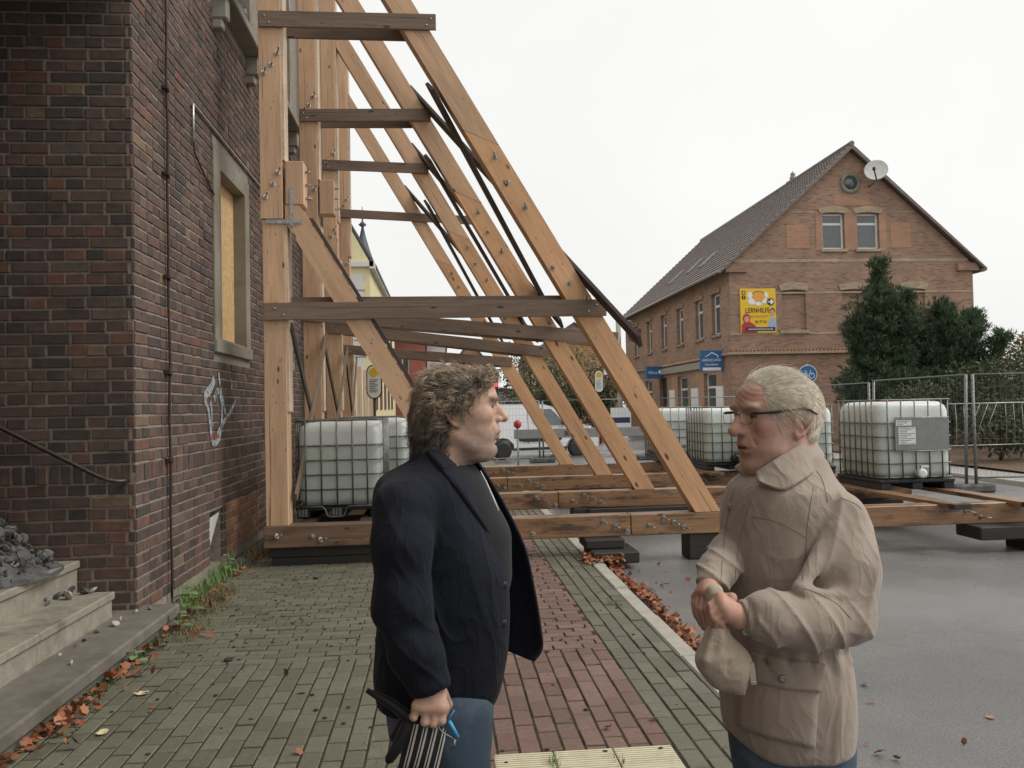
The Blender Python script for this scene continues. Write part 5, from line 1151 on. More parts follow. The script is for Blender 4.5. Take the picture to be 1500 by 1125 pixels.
def setcol(me, c):
    at_ = me.attributes.new('Col', 'FLOAT_COLOR', 'POINT'); at_.data.foreach_set('color', np.concatenate([c, np.ones((len(c), 1))], 1).astype(np.float32).ravel())
def colmat(name, rough, bump=0, bs=300, sss=0.0, sheen=0.0, mul=(.8, 1.2), spec=.4):
    t = MT(name); a = t.n('ShaderNodeAttribute', attribute_name='Col'); v = t.n('ShaderNodeNewGeometry').outputs['Position']; f = t.noise(v, 60, 4, .6)
    t.col(t.mix(1.0, a.outputs['Color'], t.ramp(f, [(.3, mul[0]), (.7, mul[1])]), 'MULTIPLY')).rough(rough)
    if bump: t.bump(t.noise(v, bs, 3, .6), bump, .002)
    t.set(Subsurface_Weight=sss, Sheen_Weight=sheen, Specular_IOR_Level=spec)
    if sss: t.b.inputs['Subsurface Radius'].default_value = (.01, .004, .002); t.b.inputs['Subsurface Scale'].default_value = .5
    return t.m
M_SKIN = colmat('skin', .52, .4, 260, .10, 0, (.87, 1.1)); M_HAIR = colmat('hair', .5, 0, 1, 0, .15, (.8, 1.2))
def cloth(name, c, var=.12, weave=900, bump=.25, sheen=.2, rough=.85, big=.12, crum=None, cs=.5):
    t = MT(name); v = t.n('ShaderNodeNewGeometry').outputs['Position']; f = t.noise(v, weave, 2, .6); g = t.noise(v, 9, 5, .6)
    cc = t.ramp(f, [(.25, tuple(x*(1-var) for x in c)), (.75, tuple(x*(1+var) for x in c))]); t.col(t.mix(1.0, cc, t.ramp(g, [(.3, 1-big), (.7, 1+big)]), 'MULTIPLY')).rough(rough).bump(t.noise(v, 140, 4, .65), bump, .003); t.set(Sheen_Weight=sheen, Specular_IOR_Level=.25)
    if crum:
        mp = t.n('ShaderNodeMapping'); mp.inputs['Scale'].default_value = crum; t.L.new(v, mp.inputs['Vector']); hh = None
        for sc_, am in ((1.0, 1.0), (2.3, .5)):
            n1 = t.noise(mp.outputs[0], sc_, 2, .5, .9); rg = t.ramp(t.math('ABSOLUTE', t.math('SUBTRACT', n1, .5)), [(0, 1.0), (.07, .35), (.16, 0)]); rg = t.math('MULTIPLY', rg, am); hh = rg if hh is None else t.math('ADD', hh, rg)
        b2 = t.n('ShaderNodeBump'); b2.inputs['Strength'].default_value = cs; b2.inputs['Distance'].default_value = .010; t.L.new(hh, b2.inputs['Height']); b1 = [x for x in t.N if x.type == 'BUMP' and x != b2][0]; t.L.new(b2.outputs[0], b1.inputs['Normal'])
    return t.m
M_NAVY = cloth('navy_wool', (.0070,.0084,.0150), .25, 1400, .12, .03, .85, .12, (6, 6, 3.5), .35); M_SHIRT = cloth('charcoal_knit', (.022,.022,.025), .2, 900, .2, .05); M_BEIGE = cloth('beige_microfibre', (.32,.262,.212), .05, 900, .18, .2, .8, .10, (5.5, 5.5, 3.0), .36); M_CAPF = cloth('cap_cotton', (.40,.325,.25), .08, 1200, .3, .2, .85, .1, (10, 10, 7), .25)
M_SEAM = simple('seam_thread', (.205,.158,.124), .8)
def jeans():
    t = MT('denim'); v = t.n('ShaderNodeNewGeometry').outputs['Position']; f = t.noise(v, 700, 2, .6); g = t.noise(v, 7, 6, .65)
    c = t.ramp(f, [(.3, (.035,.055,.085)), (.7, (.075,.11,.155))]); t.col(t.mix(t.ramp(g, [(.45, 0), (.75, .8)]), c, (.15,.20,.255))).rough(.8).bump(t.noise(v, 90, 5, .7), .35, .004); return t.m
M_JEANS = jeans(); M_SHOE = simple('black_leather', (.02,.018,.016), .4)
def Rz(a): return A_([[math.cos(a), -math.sin(a), 0], [math.sin(a), math.cos(a), 0], [0, 0, 1]])
class Head:
    """local frame: x forward, y left, z up, origin at the middle of the head"""
    def __init__(s, c, yaw, pitch, kw): s.c = A_(c); cp, sp = math.cos(pitch), math.sin(pitch); s.M = Rz(yaw) @ A_([[cp, 0, sp], [0, 1, 0], [-sp, 0, cp]]); s.k = kw
    def loc(s, p): return (p-s.c) @ s.M
    def wor(s, q): return A_(q) @ s.M.T+s.c
    def skull(s, q):
        d = ell(q, (-.004, 0, .017), (.100, .077, .085)); return smin(d, ell(q, (-.028, 0, .005), (.076, .072, .078)), .02)
    def __call__(s, p):
        q = s.loc(p); k = s.k; j = k.get('jowl', 0)
        d = s.skull(q)
        face = loft(q, [(-.135, .03, .072, -.030-j, .030+j), (-.124, .0, .085, -.041-j, .041+j), (-.105, -.01, .092, -.054-j, .054+j), (-.08, -.015, .099, -.062-j, .062+j), (-.05, -.02, .097, -.0675-j*.6, .0675+j*.6), (-.02, -.02, .094, -.069, .069), (.005, -.02, .096, -.067, .067), (.03, -.02, .101, -.065, .065), (.06, -.02, .094, -.058, .058), (.085, -.02, .07, -.04, .04)], 2.25)
        d = smin(d, face, .025); d = smin(d, ell(q, (.084, 0, -.062), (.026, .031, .028)), .016); d = smin(d, ell(q, (.097, 0, -.018), (.016, .0145, .024)), .010)
        for sg in (-1, 1):
            d = smin(d, ell(q, (.094, sg*.030, .024), (.014, .026, .009)), .014)
            d = smin(d, ell(q, (.060, sg*.050, -.022), (.030, .017, .020)), .02)
            d = smax(d, -ell(q, (.1065, sg*.036, .002), (.0145, .018, .010)), .010)
            d = smin(d, ell(q, (.0815, sg*.033, .001), (.0135, .0145, .0125)), .003)
            d = smin(d, cone(q, (.089, sg*.018, .0085), (.084, sg*.046, .0075), .0052, .0042), .004)       # upper lid
            d = smin(d, cone(q, (.089, sg*.020, -.0070), (.082, sg*.045, -.006), .0042, .004), .005)       # lower lid, bag
            d = smin(d, chain(q, [(-.012, sg*.057, -.072), (.030, sg*(.046+j), -.104), (.072, sg*.022, -.120)], [.013, .014, .015], .02), .026)
            e = s.ear(q, sg); d = smin(d, e, .006)
        nl = k.get('nose', 0); nd = k.get('droop', 0)
        d = smin(d, chain(q, [(.094, 0, .012), (.109+nl*.5, 0, -.008), (.1205+nl, 0, -.029-nd)], [.0085, .009, .0115+k.get('bulb', 0)], .008), .010)
        for sg in (-1, 1):
            d = smin(d, ell(q, (.105+nl*.6, sg*.0125, -.034-nd*.7), (.0125, .0085, .0085)), .006)
            d = smax(d, -ell(q, (.112+nl*.6, sg*.0075, -.0445-nd*.7), (.005, .0035, .004)), .004)
        d = smin(d, chain(q, [(.088, -.024, -.073), (.103, -.009, -.067), (.1045, 0, -.0685), (.103, .009, -.067), (.088, .024, -.073)], [.004, .0065, .006, .0065, .004], .006), .009)
        d = smin(d, chain(q, [(.088, -.022, -.077), (.1015, -.008, -.0835), (.1015, .008, -.0835), (.088, .022, -.077)], [.004, .007, .007, .004], .006), .009)
        mo = k.get('mouth', .0018); d = smax(d, -chain(q, [(.090, -.024, -.0745), (.112, -.008, -.0755), (.112, .008, -.0755), (.090, .024, -.0745)], [.001, mo, mo, .001]), .003)
        d = smin(d, ell(q, (.084, 0, -.117), (.016, .022, .016)), .018)
        d = smax(d, -ell(q, (.106, 0, -.0985), (.009, .022, .0065)), .012)                 # fold under the lip
        for sg in (-1, 1): d = smax(d, -chain(q, [(.101, sg*.024, -.036), (.094, sg*.036, -.060), (.084, sg*.038, -.080)], [.001, .0012, .001]), .005)   # cheek fold
        if k.get('dchin'): d = smin(d, ell(q, (.035, 0, -.128), (.05, .045, .022+k['dchin'])), .03)
        d = smin(d, cone(q, (-.022, 0, -.05), k.get('neck', (-.045, 0, -.21)), .058, .064), .03)
        if k.get('wr'): d = d+.0006*np.sin(q[:, 2]*520+8*np.sin(q[:, 1]*30))*np.exp(-((q[:, 2]-.052)/.02)**2)*(q[:, 0] > .05)
        return d
    def ear(s, q, sg):
        es = s.k.get('ears', 1.0); a = .22; ca, sa = math.cos(a), math.sin(a)
        def E(u, w, o=0): u, w = u*es, w*es; x = u*ca-w*sa; z = u*sa+w*ca; return (-.012+x, sg*(.0755-u*.42+o), -.020+z)
        d = ell(q, E(0, .002, -.002), (.015*es, .0038, .026*es)); rim = [(.011, -.006), (.014, .010), (.010, .026), (-.003, .034), (-.015, .028), (-.019, .010), (-.014, -.010), (-.005, -.024), (.004, -.030), (.009, -.022)]
        d = smin(d, chain(q, [E(u, w, .002) for u, w in rim], [.0028, .003, .0034, .0036, .0036, .0034, .0036, .0055, .0065, .0045], .002), .003); d = smin(d, chain(q, [E(-.009, .018, .001), E(-.010, .004, .001), E(-.002, -.010, .001)], [.0028, .003, .0028], .002), .002)
        return smax(d, -ell(q, E(.003, .0, .006), (.0075*es, .005, .010*es)), .003)
    def colour(s, p, base, stub, stubamt, red=.5, brow=(.10, .07, .05), iris=(.05, .06, .06)):
        q = s.loc(p); n = len(p); C = np.tile(A_(base), (n, 1)); g = lambda c, r: np.exp(-(((q-A_(c))/A_(r))**2).sum(1))[:, None]; mixc = lambda C, w, c: C*(1-w)+A_(c)*w
        blush = A_((base[0]*1.04, base[1]*.80, base[2]*.76)); w = np.zeros((n, 1))
        for c, r in (((.12, 0, -.03), (.02, .022, .02)), ((.07, .05, -.025), (.03, .025, .02)), ((.07, -.05, -.025), (.03, .025, .02)), ((-.012, .08, -.02), (.03, .015, .04)), ((-.012, -.08, -.02), (.03, .015, .04)), ((.09, 0, .05), (.04, .05, .02))): w = np.maximum(w, g(c, r))
        C = mixc(C, w*red, blush)
        if stubamt:
            w = np.clip((-.045-q[:, 2:3]-.25*np.abs(q[:, :1]-.08))/.03, 0, 1)*np.clip((q[:, :1]+.02)/.03, 0, 1); w = w*(.85+.15*wob(p, 300, 2)[:, None]); C = mixc(C, np.clip(w, 0, 1)*stubamt, stub)
        lips = np.maximum(g((.104, 0, -.0685), (.014, .02, .0055)), g((.102, 0, -.0825), (.014, .019, .006))); C = mixc(C, np.clip(lips*1.3, 0, 1)*.65, (base[0]*.74, base[1]*.46, base[2]*.44))
        C = mixc(C, np.clip(g((.107, 0, -.0755), (.016, .024, .0026))*1.3, 0, 1), (.045, .018, .015))
        for sg in (-1, 1):
            d = q-A_((.0815, sg*.033, .001)); ey = (np.linalg.norm(d/A_((.0140, .0150, .0130)), axis=1) < 1.06) & (q[:, 0] > .080) & (np.abs(q[:, 2]-.0005) < .0040); C[ey] = (.13, .11, .10); C[ey & (np.linalg.norm(d[:, 1:]-A_((0, 0)), axis=1) < .0072)] = iris  # eye white kept dark: the brow's shade is put into its colour
            C = mixc(C, np.clip(g((.092, sg*.032, .0065), (.012, .018, .0020))*1.2, 0, 1)*.8, (.05, .035, .03))
            C = mixc(C, np.clip(g((.096, sg*.034, .0255), (.016, .024, .0058))*1.5, 0, 1)*.85, brow)
        return C
def piece(f, lo, hi, h, lev=4):
    lo, hi = A_(lo, float), A_(hi, float); mid, half = (lo+hi)/2, (hi-lo)/2
    def g(p): b = np.abs(p-mid)-half; return np.maximum(f(p), b.max(1))
    return nets(g, lo-4*h, hi+4*h, h, lev)
def joinm(parts):
    V = []; Q = []; C = []; b = 0
    for v, q, c in parts: V.append(v); Q.append(q+b); C.append(c); b += len(v)
    return np.concatenate(V), np.concatenate(Q), np.concatenate(C)
def body_obj(name, V, Q, C, mat, parent=None):
    me = np_mesh(name, V, Q, True); setcol(me, C); return add(name, me, mat, parent)
def garment(name, f, lo, hi, h, mat, parent, lev=4): v, q = nets(f, lo, hi, h, lev); return add(name, np_mesh(name, v, q, True), mat, parent)
def march(f, px, py, t0=1.2, t1=3.2):
    """point where the line of sight meets the surface"""
    D = A_([list(_r*((x-750)/1213)-_u*((y-562.5)/1213)+_f) for x, y in zip(px, py)]); D /= np.linalg.norm(D, axis=1, keepdims=True); o = A_((0, 0, CAM_H)); t = np.full(len(D), t0)
    bt, bd = t.copy(), np.full(len(D), 9.)
    for _ in range(90):
        d = f(o+D*t[:, None]); m = np.abs(d) < bd; bt = np.where(m, t, bt); bd = np.where(m, np.abs(d), bd); t = np.where(t < t1, t+np.clip(d, -.02, .1)*.8, t)
    P = o+D*bt[:, None]; off = bd > .003           # grazing rays: settle on the nearest surface
    if off.any():
        for _ in range(12): P[off] -= normals(f, P[off], .003)*f(P[off])[:, None]*.9
    return P
def seam(f, pix, r, mat, parent, name='seam', off=.0005, k=5):
    pix = catm(pix, k); P = march(f, [a for a, b in pix], [b for a, b in pix]); N = normals(f, P); P = P+N*off; return MB().tube([tuple(p) for p in P], r, 5).build(name, mat, parent)
def patch(f, c00, c10, c11, c01, mat, parent, name, off=.006, n=10, m=10, bow=None):
    """cloth piece lying on a surface: four pixel corners, or four edges given as point lists"""
    def edge(e): e = [tuple(q) for q in e]; return lambda t: A_([np.interp(t*(len(e)-1), range(len(e)), [q[i] for q in e]) for i in (0, 1)])
    T, B = edge([c00, c10] if np.ndim(c00) == 1 else c00), edge([c01, c11] if np.ndim(c01) == 1 else c01); px = []; py = []
    for j in range(m+1):
        for i in range(n+1): a = T(i/n)*(1-j/m)+B(i/n)*j/m; px.append(a[0]); py.append(a[1])
    P = march(f, px, py); N = normals(f, P, .004); O = P+N*off; I = P-N*.004; v = np.concatenate([O, I]); k = (n+1)*(m+1); w = n+1
    fc = [(j*w+i, (j+1)*w+i, (j+1)*w+i+1, j*w+i+1) for j in range(m) for i in range(n)]
    rim = [j*w for j in range(m)]+[m*w+i for i in range(n)]+[j*w+n for j in range(m, 0, -1)]+[i for i in range(n, 0, -1)]
    fc += [(a, a+k, b+k, b) for a, b in zip(rim, rim[1:]+rim[:1])]; me = np_mesh(name, v, fc, True); fixn(me); return add(name, me, mat, parent)
def sheet(rows, th, mat, parent, name, sub=4):
    """thick curved sheet through rows of points"""
    rows = [catm(r_, sub) for r_ in rows]; cols = [catm([r_[i] for r_ in rows], sub) for i in range(len(rows[0]))]; G = A_(cols); n, m = G.shape[:2]
    du = np.gradient(G, axis=0); dv = np.gradient(G, axis=1); N = np.cross(du, dv); N /= np.linalg.norm(N, axis=2, keepdims=True)+1e-9; v = np.concatenate([(G+N*th/2).reshape(-1, 3), (G-N*th/2).reshape(-1, 3)]); k = n*m
    f = [(i*m+j, (i+1)*m+j, (i+1)*m+j+1, i*m+j+1) for i in range(n-1) for j in range(m-1)]; f += [tuple(k+q for q in reversed(x)) for x in f]
    rim = [i*m for i in range(n-1)]+[(n-1)*m+j for j in range(m-1)]+[i*m+m-1 for i in range(n-1, 0, -1)]+[j for j in range(m-1, 0, -1)]; f += [(a, b, b+k, a+k) for a, b in zip(rim, rim[1:]+rim[:1])]
    me = np_mesh(name, v, f, True); fixn(me); return add(name, me, mat, parent)
def strands(paths, rad, cols, name, parent):
    """paths (n, m, 3), rad (n,), cols (n, m, 3): three-sided tubes in one mesh"""
    P = A_(paths); n, m = P.shape[:2]; T = np.gradient(P, axis=1); T /= np.linalg.norm(T, axis=2, keepdims=True)+1e-9; X = np.cross(T, A_((.3, .5, .8))); X /= np.linalg.norm(X, axis=2, keepdims=True)+1e-9; Y = np.cross(T, X)
    tp = np.linspace(1, .35, m)[None, :, None]*A_(rad)[:, None, None]; ring_ = [P+(X*math.cos(a)+Y*math.sin(a))*tp for a in (0, 2.094, 4.189)]; V = np.stack(ring_, 2).reshape(-1, 3)
    base = (np.arange(n)[:, None]*m+np.arange(m-1)[None])*3; Q = np.concatenate([np.stack([base+a, base+b, base+3+b, base+3+a], -1).reshape(-1, 4) for a, b in ((0, 1), (1, 2), (2, 0))]); me = np_mesh(name, V, Q, True); setcol(me, np.repeat(A_(cols).reshape(-1, 3), 3, 0)); return add(name, me, M_HAIR, parent)
def hand(p, wrist, knuck, fingers, rs, palm_r=.018, thumb=None, k=.006):
    """palm from the wrist to the knuckles, fingers as bent chains, thumb from the side of the palm"""
    w = A_(wrist); d = None
    for kn in knuck:
        c = cone(p, w, kn, palm_r*1.15, palm_r*.78); d = c if d is None else smin(d, c, .016)
    for pts, r_ in zip(fingers, rs): d = smin(d, chain(p, pts, r_, .004), k)
    if thumb is not None: d = smin(d, chain(p, thumb[0], thumb[1], .005), .010)
    return d
# ================================================================== the curly-haired man in the dark jacket
HD1 = Head((.047, 2.30, 1.600), R(-3), 0.0, dict(neck=(-.05, 0, -.215), jowl=.003, nose=.002, bulb=.002, dchin=.001, mouth=.0024))
RSH, RWR = A_((-.115, 2.085, 1.33)), at(634, 1012, 2.06)
kn1 = [at(x, y, 2.035) for x, y in ((649, 1036), (637, 1036), (624, 1036), (612, 1034))]
fi1 = [[A_(k_), at(x, y, 2.03), at(x-3, y+3, 2.062)+A_((0, 0, .008)), at(x-2, y-8, 2.085)] for k_, (x, y) in zip(kn1, ((647, 1056), (635, 1060), (622, 1058), (606, 1051)))]
rs1 = [[.0115, .0105, .0095, .009], [.0115, .0105, .0095, .009], [.011, .010, .009, .0085], [.010, .009, .008, .0075]]
th1 = ([at(650, 1018, 2.075), at(656, 1032, 2.10), at(650, 1046, 2.10)], [.013, .012, .010])
def hand1(p): return smin(hand(p, RWR, kn1, fi1, rs1, .021, th1), cone(p, RWR, RWR+A_((-.02, .02, .12)), .027, .034), .02)
def body1(p):
    d = smin(HD1(p), loft(p, [(.85, -.15, .14, 2.16, 2.48), (1.2, -.16, .14, 2.14, 2.50), (1.36, -.14, .10, 2.15, 2.49), (1.42, -.06, .06, 2.24, 2.38)], 2.2), .03) if True else 0
    return d
v, q = piece(HD1, (-.16, 2.12, 1.405), (.26, 2.48, 1.76), .0026); parts = [(v, q, HD1.colour(v, (.53, .345, .25), (.28, .205, .165), .8, .45))]
v, q = piece(hand1, (-.20, 1.93, .68), (.10, 2.22, .95), .003); parts.append((v, q, np.tile(A_((.53, .33, .24)), (len(v), 1))*(1+.08*wob(v, 60, 3)[:, None])))
def inner1(p):
    d = loftc(p, [(.70, -.13, .12, 2.17, 2.47), (.9, -.15, .13, 2.16, 2.48), (1.2, -.16, .12, 2.15, 2.49), (1.36, -.12, .06, 2.18, 2.46), (1.42, -.06, .045, 2.24, 2.38)], 2.2)
    for y in (2.22, 2.42): d = smin(d, chain(p, [(-.0, y, .85), (.01, y, .48), (-.01, y, .06), (.12, y, .03)], [.075, .055, .04, .03]), .03)
    d = smin(d, chain(p, [(-.10, 2.10, 1.34), (-.12, 2.07, 1.08), RWR+A_((-.02, .02, .12))], [.05, .042, .034]), .02); return smin(d, chain(p, [(-.06, 2.53, 1.34), (-.06, 2.56, 1.08), (.0, 2.52, .84), (.03, 2.50, .76)], [.05, .042, .03, .03]), .02)
v, q = nets(inner1, (-.3, 1.95, 0), (.3, 2.68, 1.46), .009); parts.append((v, q, np.tile(A_((.50, .28, .20)), (len(v), 1))))
man1 = body_obj('person', *joinm(parts), M_SKIN); tag(man1, 'man with curly hair in dark navy jacket, seen in profile', 'person')
# jacket
def ridge(a): return (1-np.abs(np.sin(a)))**3
def crease(p, f, seed, st=(1, 1, 1)): return (1-np.minimum(1, np.abs(wob(p, f, seed, 3, st))*1.6))**2
JL = [(.782, -.165, .10, 2.18, 2.47), (.803, -.195, .136, 2.155, 2.50), (.87, -.203, .158, 2.14, 2.52), (.95, -.197, .172, 2.135, 2.525), (1.05, -.19, .177, 2.13, 2.53), (1.139, -.193, .172, 2.125, 2.53), (1.233, -.197, .136, 2.115, 2.53), (1.33, -.197, .094, 2.105, 2.53), (1.377, -.192, .076, 2.10, 2.52), (1.41, -.178, .062, 2.11, 2.50), (1.44, -.13, .045, 2.16, 2.45), (1.465, -.075, .025, 2.20, 2.41)]
ARM1 = [A_((-.105, 2.115, 1.345)), at(588, 800, 2.075), at(588, 880, 2.06), at(606, 950, 2.055), at(628, 998, 2.052)]
def sleeve1(p): return chain(p, ARM1, [.074, .070, .066, .060, .050], .03)
def jacket1(p):
    d = loftc(p, JL, 2.5, .022); s = sleeve1(p); s = smax(s, -((p-at(632, 1009, 2.05)) @ A_((.32, -.0, -.95)))*-1, .006)
    wr = .005*wob(p, 34, 1, 6, (1, 1, .6))-.006*ridge((p[:, 2]*30+p[:, 0]*26)+1.8*wob(p, 14, 2))*np.exp(-((p[:, 2]-1.0)/.12)**2)+.0028*np.sin((p[:, 2]*62+p[:, 0]*38)+2*wob(p, 14, 2))*np.exp(-((p[:, 2]-1.02)/.13)**2)*(p[:, 0] < .0)
    d = smin(d+.003*wob(p, 20, 4, 6, (1, 1, .5))-.004*ridge(p[:, 0]*26+p[:, 2]*9+2*wob(p, 8, 3))*np.exp(-((p[:, 2]-1.12)/.12)**2), s+wr-.004*crease(p, 26, 2), .008+.03*np.clip((p[:, 2]-1.2)/.14, 0, 1))
    far = chain(p, [(-.05, 2.53, 1.35), (-.06, 2.575, 1.10), (.0, 2.53, .84)], [.078, .072, .055], .03); d = smin(d, far, .015)
    d = smin(d, cone(p, (-.045, 2.25, 1.455), (-.045, 2.36, 1.455), .045, .045), .03)
    return smax(d, -cone(p, HD1.wor((-.02, 0, -.05)), HD1.wor((-.05, 0, -.25)), .066, .073), .006)
jk = garment('jacket', jacket1, (-.34, 1.93, .70), (.30, 2.72, 1.54), .0045, M_NAVY, man1)
def shirt1(p):
    d = loftc(p, [(.80, -.15, .12, 2.2, 2.45), (1.05, -.15, .165, 2.19, 2.47), (1.139, -.15, .186, 2.19, 2.47), (1.233, -.15, .186, 2.19, 2.47), (1.33, -.14, .148, 2.19, 2.46), (1.40, -.12, .115, 2.20, 2.44), (1.432, -.09, .092, 2.225, 2.39), (1.45, -.07, .076, 2.235, 2.375)], 2.2, .012)
    return smax(d+.0015*wob(p, 30, 3), -cone(p, HD1.wor((-.02, 0, -.04)), HD1.wor((-.046, 0, -.24)), .060, .066), .004)
garment('shirt', shirt1, (-.2, 2.1, .78), (.25, 2.55, 1.50), .005, M_SHIRT, man1)
# far front of the jacket, hanging open
Z = lambda px, py, Y: tuple(at(px, py, Y))
fl = sheet([[Z(700, 676, 2.40), Z(716, 700, 2.415), Z(742, 745, 2.44), Z(768, 800, 2.46), Z(782, 860, 2.475), Z(792, 920, 2.48), Z(794, 950, 2.48), Z(782, 968, 2.47)],
            [Z(690, 682, 2.43), Z(700, 712, 2.455), Z(728, 758, 2.485), Z(752, 815, 2.505), Z(765, 870, 2.52), Z(772, 922, 2.525), Z(772, 948, 2.525), Z(764, 962, 2.52)],
            [Z(676, 690, 2.47), Z(680, 720, 2.50), Z(690, 770, 2.53), Z(700, 820, 2.55), Z(706, 870, 2.56), Z(710, 915, 2.56), Z(712, 930, 2.56), Z(712, 940, 2.56)]], .008, M_NAVY, jk, 'jacket_front')
patch(jacket1, [(641, 684), (668, 718), (700, 762), (730, 806), (744, 834)], None, None, [(676, 664), (694, 700), (713, 745), (733, 795), (745, 836)], M_NAVY, jk, 'lapel', .007, 16, 6)
patch(jacket1, [(624, 664), (634, 676), (647, 692)], None, None, [(640, 648), (660, 660), (682, 676)], M_NAVY, jk, 'collar', .010, 10, 6)
for (x, y) in ((742, 857), (741, 913)):
    P_ = march(jacket1, [x-3], [y])[0]; MB().lathe([(.009, -.002), (.010, .002), (.007, .0045)], 12, Matrix.Translation(P_) @ Matrix.Rotation(R(90), 4, 'X') @ Matrix.Rotation(R(35), 4, 'Y')).build('button', M_BLACKP, jk)
# lanyard with a white pen on the shirt
MB().tube([Z(704, 690, 2.17), Z(712, 705, 2.16), Z(722, 728, 2.155), Z(730, 748, 2.155)], [.0012, .0014, .0022, .0028], 6).build('lanyard', M_LBLW, man1)
def jeans1(p):
    d = loftc(p, [(.70, -.16, .118, 2.15, 2.47), (.80, -.17, .125, 2.14, 2.48), (.98, -.15, .13, 2.15, 2.47)], 2.3, .02)
    for y, dx in ((2.225, 0.0), (2.41, -.02)): d = smin(d, chain(p, [(.022+dx, y, .80), (.03+dx, y, .48), (.005+dx, y, .07)], [.092, .078, .07], .02), .025)
    return smax(d+.003*wob(p, 45, 2, 6, (1, 1, .6)), .03-p[:, 2], .01)
garment('jeans', jeans1, (-.25, 2.0, .0), (.25, 2.6, 1.02), .006, M_JEANS, man1)
for y in (2.225, 2.41): garment('shoe', lambda p, y=y: smax(smin(ell(p, (.03, y, .05), (.07, .045, .055)), ell(p, (.12, y, .035), (.10, .048, .045)), .03), .004-p[:, 2], .005), (-.08, y-.08, 0), (.26, y+.08, .14), .006, M_SHOE, man1)
# curly hair
def hairvol1(p):
    q = HD1.loc(p); d = ell(q, (-.006, 0, .035), (.107, .087, .078)); d = smin(d, ell(q, (-.066, 0, -.025), (.064, .088, .076)), .04); d = smin(d, ell(q, (.070, 0, .082), (.032, .060, .020)), .02); d = smin(d, ell(q, (-.070, 0, -.086), (.055, .085, .052)), .03)
    d = smax(d, -(ell(q, (.105, 0, -.03), (.094, .20, .102))), .012); d = smax(d, -ell(q, (-.0, -.095, -.040), (.022, .035, .032)), .008)
    return d+.009*wob(p, 48, 2)+.004*wob(p, 120, 5)
v, q = nets(hairvol1, (-.2, 2.1, 1.42), (.25, 2.5, 1.78), .005); hn = normals(hairvol1, v, .004); tz = np.clip((v[:, 2]-1.56)/.13, 0, 1)[:, None]; hc = A_((.018, .012, .008))*(1-tz)+A_((.06, .042, .027))*tz  # lighter on top: light from above is put into the hair colour
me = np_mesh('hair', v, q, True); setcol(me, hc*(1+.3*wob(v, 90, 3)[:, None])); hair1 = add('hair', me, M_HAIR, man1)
hr_ = np.random.default_rng(3); NL, NS = 950, 8; lk = np.repeat(hr_.choice(len(v), NL), NS); n_ = len(lk); U = lambda a, b: np.repeat(hr_.uniform(a, b, (NL, 1)), NS, 0); J = lambda s_, w_: hr_.normal(size=(n_, w_))*s_
m_ = 18; t = np.linspace(0, 1, m_)[None, :, None]; N0 = hn[lk]; r0 = v[lk]-N0*.005+J(.0032, 3); fx = np.tile(A_((-.5, 0, -.8)), (n_, 1)); topw = np.clip((r0[:, 2:3]-1.635)/.06, 0, 1); front = np.clip((r0[:, :1]-.05)/.07, 0, 1); fx = fx*(1-topw)+A_((-.75, 0, -.1))*topw; fx = fx*(1-front*topw)+A_((.15, -.3, .1))*front*topw
fx = fx+np.repeat(hr_.normal(size=(NL, 3))*.45, NS, 0); fx -= N0*(fx*N0).sum(1, keepdims=True); fx /= np.linalg.norm(fx, axis=1, keepdims=True); L_ = U(.035, .07)*(1-.35*front)+J(.004, 1)
side = np.cross(N0, fx); cr_ = (U(.0045, .0095)+J(.0012, 1))[:, None]; ph = (U(0, 6.28)+J(.35, 1))[:, None]; wn = U(.7, 1.4)[:, None]*6.283
P_ = r0[:, None]+fx[:, None]*t*L_[:, None]+N0[:, None]*(.004+.005*np.sin(t*3.0)*U(.2, 1.3)[:, None])+(side[:, None]*np.cos(wn*t+ph)+N0[:, None]*np.sin(wn*t+ph)*.8)*cr_*np.minimum(1, t*3+.3)
P_[:, :, 2] -= .012*t[:, :, 0]**2*(1-topw); grey = U(0, 1); hz = np.clip((r0[:, 2:3]-1.54)/.15, 0, 1); c0 = A_((.060, .040, .025))*(1-hz)+A_((.31, .235, .155))*hz; c0 = np.where(grey > .70, c0*.4+A_((.42, .36, .27))*.6*(.25+.75*hz), c0)*U(.5, 1.9)*(1+J(.15, 1)); cc = np.clip(np.repeat(c0[:, None], m_, 1)*(.8+.4*t), .004, 1)  # strands brighten with height, top light painted in; grey ones at random
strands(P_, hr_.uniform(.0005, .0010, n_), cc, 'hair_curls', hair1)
# things in his hand
um = empty('folded_umbrella', Z(575, 1060, 2.06), 'black folded umbrella hanging from the hand of the man in dark jacket', 'umbrella'); M_UMB = cloth('black_nylon', (.012, .012, .013), .2, 900, .3, .1, .5)
MB().tube([Z(537, 1011, 2.08), Z(552, 1019, 2.08), Z(572, 1030, 2.075), Z(590, 1044, 2.07), Z(604, 1056, 2.065), Z(622, 1052, 2.062)], [.006, .009, .012, .014, .017, .013], 10).build('strap', M_UMB, um)
MB().tube([Z(604, 1052, 2.065), Z(594, 1070, 2.06), Z(583, 1092, 2.055), Z(570, 1113, 2.05), Z(567, 1117, 2.05)], [.016, .017, .016, .012, .006], 10).build('canopy_fold', M_UMB, um); MB().tube([Z(600, 1050, 2.09), Z(586, 1068, 2.09), Z(575, 1083, 2.09)], [.016, .016, .011], 10).build('canopy_fold', M_UMB, um)
